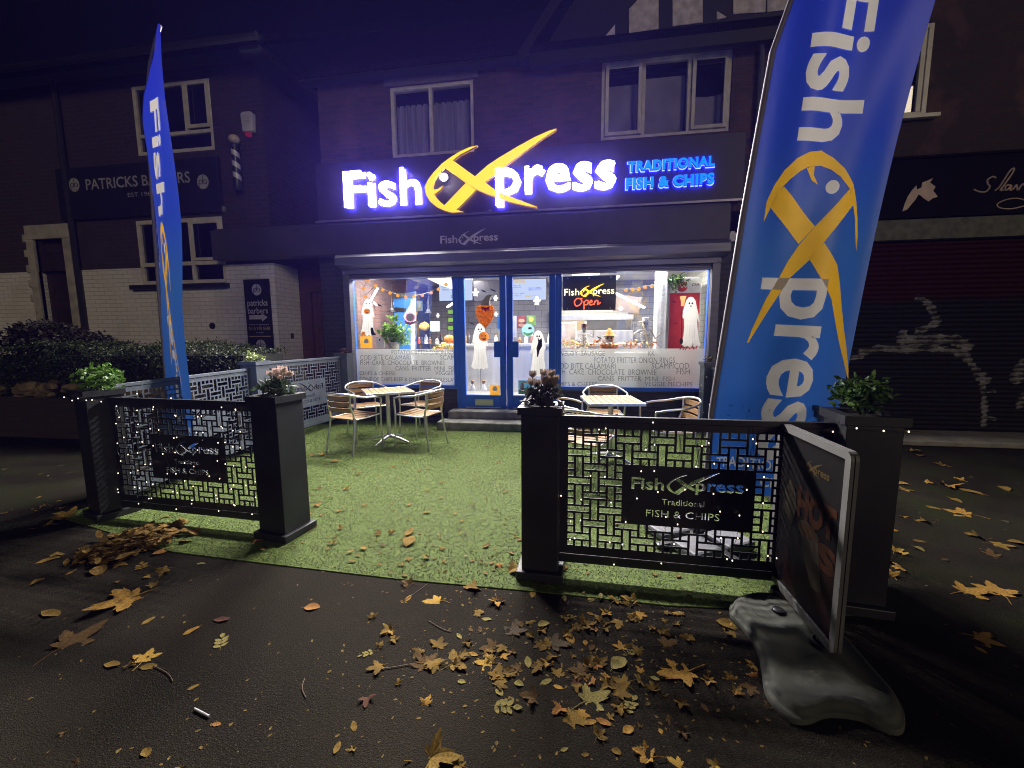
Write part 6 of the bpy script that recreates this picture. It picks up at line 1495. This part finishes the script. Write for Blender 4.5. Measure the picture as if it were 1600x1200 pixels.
# bottles, jars and salt shakers standing on the serving counter
BC = [M("bottle_red", (.50, .06, .04), .3), M("bottle_white", (.75, .74, .70), .3), M("bottle_brown", (.20, .10, .04), .25), M("jar_yellow", (.60, .45, .10), .3), M("jar_dark", (.05, .05, .06), .3)]
BN = ("red sauce bottle", "white shaker", "brown vinegar bottle", "yellow jar", "dark jar")
for i, (px, ci) in enumerate(((655, 0), (660, 4), (666, 1), (672, 2), (683, 1), (690, 4), (698, 3), (728, 2), (733, 4), (775, 1), (812, 2), (822, 1), (832, 0), (858, 1))):
    p = ony(px, 536, 2.2); h = rnd.uniform(.13, .24); r_ = rnd.uniform(.03, .05)
    where = "left window" if px < 716 else "left door" if px < 788 else "right door" if px < 862 else "right window"
    t = thing("counter_bottle", "%s on the steel counter, number %s, behind the %s" % (BN[ci], ("one", "two", "three", "four", "five", "six", "seven", "eight", "nine", "ten", "eleven", "twelve", "thirteen", "fourteen")[i], where), "bottle", (p.x, 2.2, 1.281), 0, "bottles and jars on the counter")
    MB().lathe([(r_, 0), (r_, h * .6), (r_ * .45, h * .78), (r_ * .4, h * .9)], (p.x, 2.2, 1.281), 12).build("body", BC[ci], t, smooth=True)
    MB().lathe([(r_ * .5, h * .9), (r_ * .45, h)], (p.x, 2.2, 1.282), 10).build("cap", BC[(ci + 1) % 5], t, smooth=True)
# ================================================================ fallen leaves
LC = {'yellow': (.44, .27, .050), 'golden': (.34, .19, .038), 'tan': (.20, .125, .026), 'brown': (.10, .058, .020), 'grey brown': (.075, .056, .034), 'green yellow': (.25, .21, .065), 'orange': (.30, .14, .038), 'red brown': (.10, .045, .028)}
def leaf_mat(nm, c, sc=26):
    ma, t, b = new_mat("fallen_leaf_" + nm.replace(' ', '_'))
    o, nz = noise_mix(t, [v * .50 for v in c], [min(1, v * 1.30) for v in c], sc, 5, .3, .7); t.links.new(o, b.inputs['Base Color']); b.inputs['Roughness'].default_value = .85; b.inputs['Specular IOR Level'].default_value = .15
    n2 = N(t, 'TexNoise', i_Scale=120, i_Detail=2); tc = N(t, 'TexCoord'); t.links.new(tc.outputs['Object'], n2.inputs[0]); bump(t, b, n2.outputs[0], .5, .003); return ma
LM = {k: leaf_mat(k, c) for k, c in LC.items()}
def maple(seed):
    r_ = random.Random(seed); out = []
    lobes = [(-118, .50), (-62, .82), (0, 1.0), (62, .82), (118, .50)]
    for i, (a, l) in enumerate(lobes):
        l *= r_.uniform(.88, 1.1); a += r_.uniform(-6, 6)
        for da, k in ((-22, .58), (-15, .84), (-14, .72), (-6, .93), (0, 1.0), (5, .90), (13, .72), (15, .84), (22, .58)): out.append((math.radians(a + da), l * k))
        if i < 4: out.append((math.radians((a + lobes[i + 1][0]) / 2), .42 * r_.uniform(.9, 1.15)))
    out.append((math.radians(165), .20)); out.append((math.radians(180), .05)); out.append((math.radians(-165), .20))
    cx, cy, tw = r_.uniform(.1, .55) * r_.choice((1, 1, -.5)), r_.uniform(-.1, .5), r_.uniform(-.4, .4)
    def z(x, y): return .02 + cx * x * x * .5 + cy * y * y * .4 + tw * x * y * .5 + .05 * math.sin(x * 5 + seed) * math.cos(y * 4)
    vs = [(0, 0, 0)]; n = len(out)
    for k in (.38, .72, 1.0):
        for a, l in out: vs.append((math.sin(a) * l * k * .62, math.cos(a) * l * k * .62, 0))
    fs = [(0, 1 + i, 1 + (i + 1) % n) for i in range(n)] + [(1 + j * n + i, 1 + (j + 1) * n + i, 1 + (j + 1) * n + (i + 1) % n, 1 + j * n + (i + 1) % n) for j in range(2) for i in range(n)]
    vs = [(x, y, z(x, y) * .7) for x, y, _ in vs]; lo = sorted(v[2] for v in vs)[len(vs) // 6]; mb = MB(); mb.add([(x, y, h - lo + .004) for x, y, h in vs], fs)
    st = [(0, -.02, -lo + z(0, 0) * .7 + .006), (.03, -.25, .03), (r_.uniform(-.15, .15), -.55, .008)]; mb.tube(st, .010, 4); return mb
def oval(seed, curl=1.0):
    r_ = random.Random(seed); n = 9; vs = []; w_ = r_.uniform(.22, .36); c = r_.uniform(.1, .45) * curl; b = r_.uniform(-.3, .4)
    for i in range(n + 1):
        t = i / n; ww = w_ * math.sin(math.pi * min(1, t * .94 + .05)) ** .8
        for k in (-1, -.5, 0, .5, 1): x = ww * k; y = -.5 + t; vs.append((x, y, .01 + c * x * x * 2 + b * y * y * .5 + .02 * math.sin(t * 9 + k)))
    lo = min(v[2] for v in vs); mb = MB(); mb.add([(x, y, z - lo + .004) for x, y, z in vs], [(i * 5 + k, i * 5 + k + 1, (i + 1) * 5 + k + 1, (i + 1) * 5 + k) for i in range(n) for k in range(4)])
    mb.tube([(0, -.49, .03), (.04, -.72, .012)], .010, 4); return mb
def crumpled(seed):
    mb = maple(seed); r_ = random.Random(seed * 7); f = []
    for x, y, z in mb.v: f.append((x * .8, y * .75, z * 1.1 + abs(x) * r_.uniform(.16, .24) + .12 * abs(math.sin(y * 4 + seed))))
    lo = sorted(v[2] for v in f)[len(f) // 5]; mb.v = [(x, y, z - lo) for x, y, z in f]; return mb
def ash(seed):
    r_ = random.Random(seed); mb = MB(); mb.tube([(0, -.5, .02), (.02, 0, .05), (0, .42, .03)], .010, 4)
    for k in range(7):
        s = (-1, 1)[k % 2]; y = -.25 + (k // 2) * .22 if k < 6 else .40; a = math.radians(s * r_.uniform(45, 65)) if k < 6 else 0
        o = oval(seed * 13 + k, .4); mb.join(o, Matrix.Translation((0, y, .02)) @ Matrix.Rotation(-a, 4, 'Z') @ Matrix.Scale(.34, 4) @ Matrix.Translation((0, .55, 0)))
    return mb
KINDS = {'maple': [maple(i) for i in range(6)], 'oval': [oval(i) for i in range(5)], 'crumpled': [crumpled(i) for i in range(5)], 'ash': [ash(i) for i in range(3)]}
WORD = {'maple': 'lobed maple leaf', 'oval': 'narrow oval leaf', 'crumpled': 'curled dry leaf', 'ash': 'feathery ash leaf'}
mesh_cache = {}
leaf_objs = []
def place_leaf(x, y, size, kind, col, rz=None):
    v = rnd.randrange(len(KINDS[kind])); key = (kind, v, col); z = 0
    if inside(x, y, turf_pts): z = TURF_Z + .010
    if key not in mesh_cache:
        o = KINDS[kind][v].build("fallen_leaf", LM[col], None, smooth=True); mesh_cache[key] = o.data
    else: o = bpy.data.objects.new("fallen_leaf", mesh_cache[key]); COL.objects.link(o)
    o.location = (x, y, z); o.scale = (size,) * 3; o.rotation_euler = (rnd.uniform(-.07, .07), rnd.uniform(-.07, .07), rnd.uniform(0, 6.28) if rz is None else rz)
    if inside(x, y, turf_pts):
        where = "on the artificial grass " + ("left of the entrance path" if x < -2.0 else "in the middle of the entrance" if x < -.35 else "behind the right front screen")
        if y > -2.2: where = "on the artificial grass near the " + ("left table" if x < -1.4 else "step and right table")
    elif x > 1.3: where = "on the dark ground right of the swing sign"
    elif x < -2.3: where = "on the dark ground left of the forecourt"
    elif y > -5.0: where = "on the asphalt just before the grass edge"
    elif x > -.45: where = "in the drift on the front right asphalt"
    else: where = "on the bare asphalt at the front centre"
    where = where.replace("on the artificial grass", "on the fake grass")
    sz = "big " if size > .125 else "small " if size < .06 else ""
    lb = sz + col + " " + WORD[kind] + " " + where
    tag(o, lb, "leaf"); leaf_objs.append(o); return o
def px_leaf(px, py, wpx, kind, col):
    p = onz(px, py, .005); d = (p - EYE).dot(_fw); s = wpx * d / F_PX
    place_leaf(p.x, p.y, s * {'maple': 1.05, 'oval': .95, 'crumpled': 1.3, 'ash': .95}[kind], kind, col)
m_, o_, c_, a_ = 'maple', 'oval', 'crumpled', 'ash'
Y, G, T, B, GB, GY, O, RB = 'yellow', 'golden', 'tan', 'brown', 'grey brown', 'green yellow', 'orange', 'red brown'
Z5 = [(345, 228, 60, c_, B), (450, 292, 88, m_, Y), (605, 240, 85, c_, T), (680, 290, 75, c_, G), (605, 330, 55, m_, T), (640, 360, 40, o_, GY), (270, 400, 68, c_, T), (185, 490, 55, a_, GY), (405, 535, 115, m_, B), (510, 530, 125, m_, T),
      (590, 495, 42, o_, G), (650, 530, 85, m_, Y), (700, 500, 60, m_, G), (668, 465, 85, m_, B), (745, 412, 105, m_, GB), (805, 370, 52, c_, T), (860, 380, 50, o_, GY), (893, 450, 110, m_, GB), (850, 400, 48, c_, T), (1010, 385, 88, c_, T),
      (1060, 400, 46, c_, O), (960, 435, 55, o_, G), (1042, 340, 34, o_, T), (1105, 335, 62, c_, Y), (1135, 290, 90, c_, T), (1200, 300, 85, c_, T), (1150, 370, 75, m_, T), (1230, 338, 62, m_, G), (1368, 335, 52, c_, G), (1565, 382, 72, o_, G),
      (1280, 395, 42, c_, G), (1322, 415, 55, o_, G), (1325, 455, 95, m_, B), (1405, 565, 165, m_, G), (880, 525, 62, c_, G), (910, 570, 66, m_, T), (1060, 535, 62, c_, O), (1010, 560, 85, m_, B), (1100, 580, 55, c_, G), (1160, 470, 65, m_, G),
      (1205, 488, 46, a_, GY), (1030, 672, 140, m_, GY), (960, 735, 120, m_, T), (828, 665, 100, c_, B), (700, 695, 110, a_, GY), (1185, 698, 95, a_, GY), (1090, 755, 64, o_, O), (1185, 785, 54, o_, G), (1340, 745, 56, c_, B), (1395, 792, 54, c_, B),
      (425, 892, 180, c_, T), (540, 922, 85, m_, T), (1265, 890, 120, c_, G), (1382, 920, 75, m_, Y), (1522, 925, 62, m_, Y), (405, 685, 62, c_, G), (183, 660, 75, c_, RB), (130, 770, 50, o_, T), (65, 855, 54, o_, T), (132, 855, 40, c_, T),
      (1413, 265, 32, o_, B), (818, 265, 50, o_, T), (850, 228, 66, o_, B), (735, 180, 75, c_, T), (690, 157, 42, c_, O), (935, 172, 46, c_, T), (412, 128, 38, c_, T), (560, 125, 18, o_, G), (228, 38, 34, c_, T), (343, 35, 62, o_, T), (75, 18, 36, c_, T),
      (1150, 530, 85, o_, GY), (1235, 560, 45, m_, G), (1290, 588, 40, o_, GY), (1575, 580, 40, c_, T), (1595, 640, 40, c_, G), (545, 600, 34, o_, GY), (765, 608, 42, o_, GY), (1120, 610, 70, m_, B), (1050, 600, 60, c_, O), (980, 600, 60, m_, RB),
      (930, 700, 80, c_, O), (1000, 720, 70, m_, G), (1040, 755, 50, o_, G), (870, 600, 52, o_, GY), (915, 620, 40, o_, Y), (690, 640, 44, o_, GY), (750, 485, 50, c_, B), (800, 525, 60, o_, GY), (835, 540, 55, m_, B), (720, 555, 60, m_, B), (765, 545, 52, m_, B), (660, 578, 60, c_, G),
      (940, 860, 36, o_, GY), (1140, 868, 40, o_, T), (1020, 880, 34, o_, T), (1235, 770, 34, c_, B), (1310, 790, 26, o_, G), (1480, 700, 46, o_, B), (1330, 655, 32, c_, B), (1260, 685, 26, o_, B), (340, 280, 40, o_, G), (1080, 280, 36, o_, GY), (1040, 285, 44, a_, GY), (940, 280, 40, o_, GY), (535, 425, 36, o_, GY), (620, 400, 40, c_, B), (580, 400, 30, o_, B), (770, 380, 36, o_, B), (960, 350, 40, a_, GY), (940, 355, 34, o_, GY), (1020, 450, 28, o_, G), (1045, 470, 36, o_, B)]
for u, v, s, k, c in Z5: px_leaf(500 + u / 2.4615, 820 + v / 2.4615, s / 2.4615, k, c)
Z4 = [(560, 320, 115, c_, T), (412, 440, 225, m_, G), (512, 385, 60, c_, T), (55, 508, 105, o_, T), (130, 645, 210, m_, B), (470, 712, 120, m_, Y), (405, 735, 70, c_, B), (330, 735, 85, o_, T), (490, 745, 75, o_, T), (680, 585, 68, o_, G), (820, 535, 78, o_, RB), (815, 640, 95, a_, GY), (690, 835, 46, o_, T), (795, 1000, 46, o_, O), (1222, 480, 75, o_, O), (725, 285, 42, o_, GY), (130, 85, 110, c_, T), (30, 120, 80, c_, T), (560, 230, 95, o_, O), (490, 540, 60, o_, T), (480, 1125, 60, o_, T), (170, 1170, 60, c_, B), (115, 1035, 40, c_, B), (640, 1195, 50, c_, T), (355, 365, 34, c_, G), (460, 300, 80, a_, T), (980, 195, 44, o_, O), (1000, 230, 36, o_, G), (70, 245, 50, o_, T), (40, 270, 80, o_, T), (20, 32, 60, c_, T), (100, 35, 50, c_, T)]
for u, v, s, k, c in Z4: px_leaf(60 + u / 2.857, 780 + v / 2.857, s / 2.857, k, c)
Z2 = [(845, 628, 105, m_, G), (955, 632, 110, m_, G), (893, 778, 95, m_, G), (605, 576, 55, c_, G), (622, 500, 62, c_, Y), (640, 552, 62, c_, G), (602, 530, 52, c_, T), (790, 285, 75, c_, G), (845, 378, 90, m_, G), (945, 475, 70, m_, T), (720, 403, 46, c_, T), (610, 430, 34, o_, G), (695, 465, 36, o_, T), (695, 490, 34, o_, GY), (890, 452, 56, c_, T), (815, 333, 44, o_, T), (72, 735, 66, o_, T), (160, 865, 56, c_, G), (15, 912, 56, c_, G), (105, 953, 46, c_, T), (150, 935, 62, m_, B), (215, 1000, 44, c_, B), (40, 1192, 50, c_, T), (930, 510, 56, m_, B), (770, 222, 40, c_, T), (830, 268, 36, c_, G), (720, 275, 46, c_, G), (650, 300, 50, c_, T), (640, 280, 36, o_, G), (970, 295, 44, o_, T), (1010, 470, 44, o_, T), (740, 357, 40, o_, T), (860, 305, 60, o_, T), (640, 385, 36, c_, T), (780, 525, 24, o_, B), (85, 905, 40, c_, G), (580, 690, 70, o_, B), (895, 815, 36, o_, G), (160, 900, 50, c_, O), (665, 175, 44, c_, T), (700, 190, 36, c_, T)]
for u, v, s, k, c in Z2: px_leaf(1100 + u / 2.069, 620 + v / 2.069, s / 2.069, k, c)
# leaves on the artificial grass, sized and spread as in the photo
spots = [(505, 712, 18, c_, G), (520, 722, 16, m_, T), (487, 714, 12, c_, T), (470, 705, 10, o_, T), (560, 742, 12, c_, T), (615, 731, 9, c_, T), (668, 733, 9, o_, T), (605, 715, 10, c_, T), (547, 708, 9, c_, B), (530, 680, 7, c_, T), (607, 985, 20, m_, G), (655, 738, 8, c_, T), (690, 757, 9, c_, T), (735, 720, 9, c_, T), (760, 700, 8, o_, B), (715, 735, 6, o_, G), (777, 724, 8, c_, T), (640, 790, 12, o_, T), (612, 835, 14, c_, T), (590, 832, 10, c_, B), (667, 802, 14, o_, T), (670, 768, 10, c_, T), (740, 790, 10, c_, T), (790, 770, 9, c_, T), (540, 765, 14, c_, T), (500, 765, 10, c_, B), (495, 790, 16, c_, O), (530, 800, 10, o_, T), (570, 790, 12, c_, T), (800, 885, 16, c_, T), (720, 835, 8, o_, GY), (690, 860, 14, c_, T), (560, 870, 10, o_, T), (640, 848, 30, o_, T), (520, 850, 14, c_, T), (745, 760, 7, o_, T), (775, 800, 8, c_, B), (805, 840, 10, c_, T)]
for a in spots: px_leaf(*a)
n0 = len(leaf_objs)
while len(leaf_objs) < 292:
    k = rnd.random(); col = rnd.choice((T, T, G, B, T, GB)); kd = rnd.choice((c_, c_, m_, o_))
    if k < .62: px, py = rnd.uniform(460, 815), rnd.uniform(660, 890)
    elif k < .82: px, py = rnd.uniform(880, 1210), rnd.uniform(700, 890)
    elif k < .92: px, py = rnd.uniform(1420, 1590), rnd.uniform(705, 830)
    else: px, py = rnd.uniform(5, 120), rnd.uniform(700, 830)
    p = onz(px, py)
    if p.y > -.7 and -2.3 < p.x < 0: continue
    place_leaf(p.x, p.y, rnd.uniform(.035, .075) * (.8 if k < .8 else 1.1), kd, col)
cnt = {}
for o in leaf_objs: cnt[o['label']] = cnt.get(o['label'], 0) + 1
for o in leaf_objs:
    o['group'] = "fallen leaves, " + o['label'] if cnt[o['label']] > 1 else "fallen autumn leaves"
# swept heap of leaves and the loose crumbs between them
hp_ = MB()
for i in range(330):
    t = rnd.random(); u = rnd.gauss(0, .45)
    c0_, c1_ = onz(150, 872), onz(255, 835); p = c0_.lerp(c1_, t) + Vector((rnd.gauss(0, .10), rnd.gauss(0, .10), 0))
    kd = rnd.choice(('oval', 'crumpled', 'maple', 'oval')); s = rnd.uniform(.05, .12)
    hh = .075 * max(0, 1 - abs(t - .55) * 1.6) * rnd.random()
    hp_.join(rnd.choice(KINDS[kd]), Matrix.Translation((p.x, p.y, hh)) @ Matrix.Rotation(rnd.uniform(0, 6.28), 4, 'Z') @ Matrix.Rotation(rnd.uniform(-.6, .6), 4, 'X') @ Matrix.Scale(s, 4))
tag(hp_.build("leaf_heap", leaf_mat("heap", (.19, .115, .030)), None), "swept heap of brown autumn leaves below the left front screen", kind='stuff')
dr_ = MB()
for i in range(64):
    px, py = rnd.choice(((rnd.gauss(900, 85), rnd.gauss(1050, 45)), (rnd.gauss(830, 110), rnd.gauss(1010, 30)), (rnd.gauss(1000, 70), rnd.gauss(975, 25)), (rnd.gauss(935, 40), rnd.gauss(1090, 30)), (rnd.gauss(700, 60), rnd.gauss(1030, 14))))
    p = onz(px, py)
    if inside(p.x, p.y + .03, turf_pts): continue
    dr_.join(rnd.choice(KINDS[rnd.choice(('crumpled', 'maple', 'crumpled'))]), Matrix.Translation((p.x, p.y, rnd.random() * .005)) @ Matrix.Rotation(rnd.uniform(0, 6.28), 4, 'Z') @ Matrix.Rotation(rnd.uniform(-.2, .2), 4, 'X') @ Matrix.Scale(rnd.uniform(.05, .11), 4))
tag(dr_.build("leaf_drift", leaf_mat("drift", (.15, .092, .018), 11), None, smooth=True), "loose drift of small crumpled brown leaves on the front asphalt", kind='stuff')
cr_ = MB()
for i in range(330):
    px, py = rnd.uniform(455, 1210), 655 + 250 * rnd.random() ** 1.2; p = onz(px, py)
    if not inside(p.x, p.y, turf_pts) or p.y > -.65: continue
    cr_.join(rnd.choice(KINDS[rnd.choice(('crumpled', 'oval'))]), Matrix.Translation((p.x, p.y, TURF_Z + .006)) @ Matrix.Rotation(rnd.uniform(0, 6.28), 4, 'Z') @ Matrix.Rotation(rnd.uniform(-.2, .2), 4, 'X') @ Matrix.Scale(rnd.uniform(.018, .048), 4))
for i in range(800):
    if i < 420: px, py = rnd.gauss(900, 190), rnd.gauss(1000, 80)
    elif i < 560: px, py = rnd.uniform(420, 1180), rnd.uniform(660, 940)
    else: px, py = rnd.uniform(0, 1600), rnd.uniform(690, 1195)
    if py < 660 or py > 1230: continue
    p = onz(px, py); z = TURF_Z + .008 if inside(p.x, p.y, turf_pts) else 0
    cr_.join(rnd.choice(KINDS['oval']), Matrix.Translation((p.x, p.y, z)) @ Matrix.Rotation(rnd.uniform(0, 6.28), 4, 'Z') @ Matrix.Scale(rnd.uniform(.006, .020), 4))
tag(cr_.build("leaf_crumbs", leaf_mat("crumbs", (.16, .105, .030)), None), "leaf crumbs and bits scattered over the ground", kind='stuff')
# twigs and a dropped paper straw
tp_ = onz(315, 1113, .006); q0, q1 = onz(304, 1107, .006), onz(327, 1119, .006)
tag(MB().tube([q0, q1], .0035, 8).build("paper_straw", M("paper_white", (.60, .58, .60), .6), None), "small white paper stick lying on the asphalt at front left", "litter")
for pts, lb in (([(240, 1040), (262, 1052), (270, 1064)], "thin curved twig on the asphalt at the front left"), ([(585, 1045), (610, 1043), (645, 1037)], "thin straight twig left of the brown maple leaves"), ([(670, 970), (690, 982), (705, 987)], "fine twig on the asphalt at front centre"), ([(632, 938), (655, 922), (668, 912)], "short twig by the yellow maple leaf"), ([(476, 1060), (472, 1075), (478, 1090)], "fine bent twig on the bare asphalt")):
    P = [onz(a, b, .004) for a, b in pts]; tag(MB().tube(smooth_path([tuple(p) for p in P], 4), .0018, 5).build("twig", M("twig_brown", (.12, .085, .055), .8), None, smooth=True), lb, "twig", "twigs on the ground")
# ================================================================ violet-tinted air volume, added to imitate lens glow round the lit sign
hm, t, b = new_mat("lens_glow_air"); t.nodes.remove(b)
pv = N(t, 'VolumePrincipled'); pv.inputs['Color'].default_value = (.17, .12, 1, 1); pv.inputs['Density'].default_value = .0012; pv.inputs['Anisotropy'].default_value = .55
t.links.new(pv.outputs[0], t.nodes["Material Output"].inputs['Volume'])
tag(MB().box(-62, 62, -42, 62, -1, 14).build("lens_glow", hm), kind='stuff')
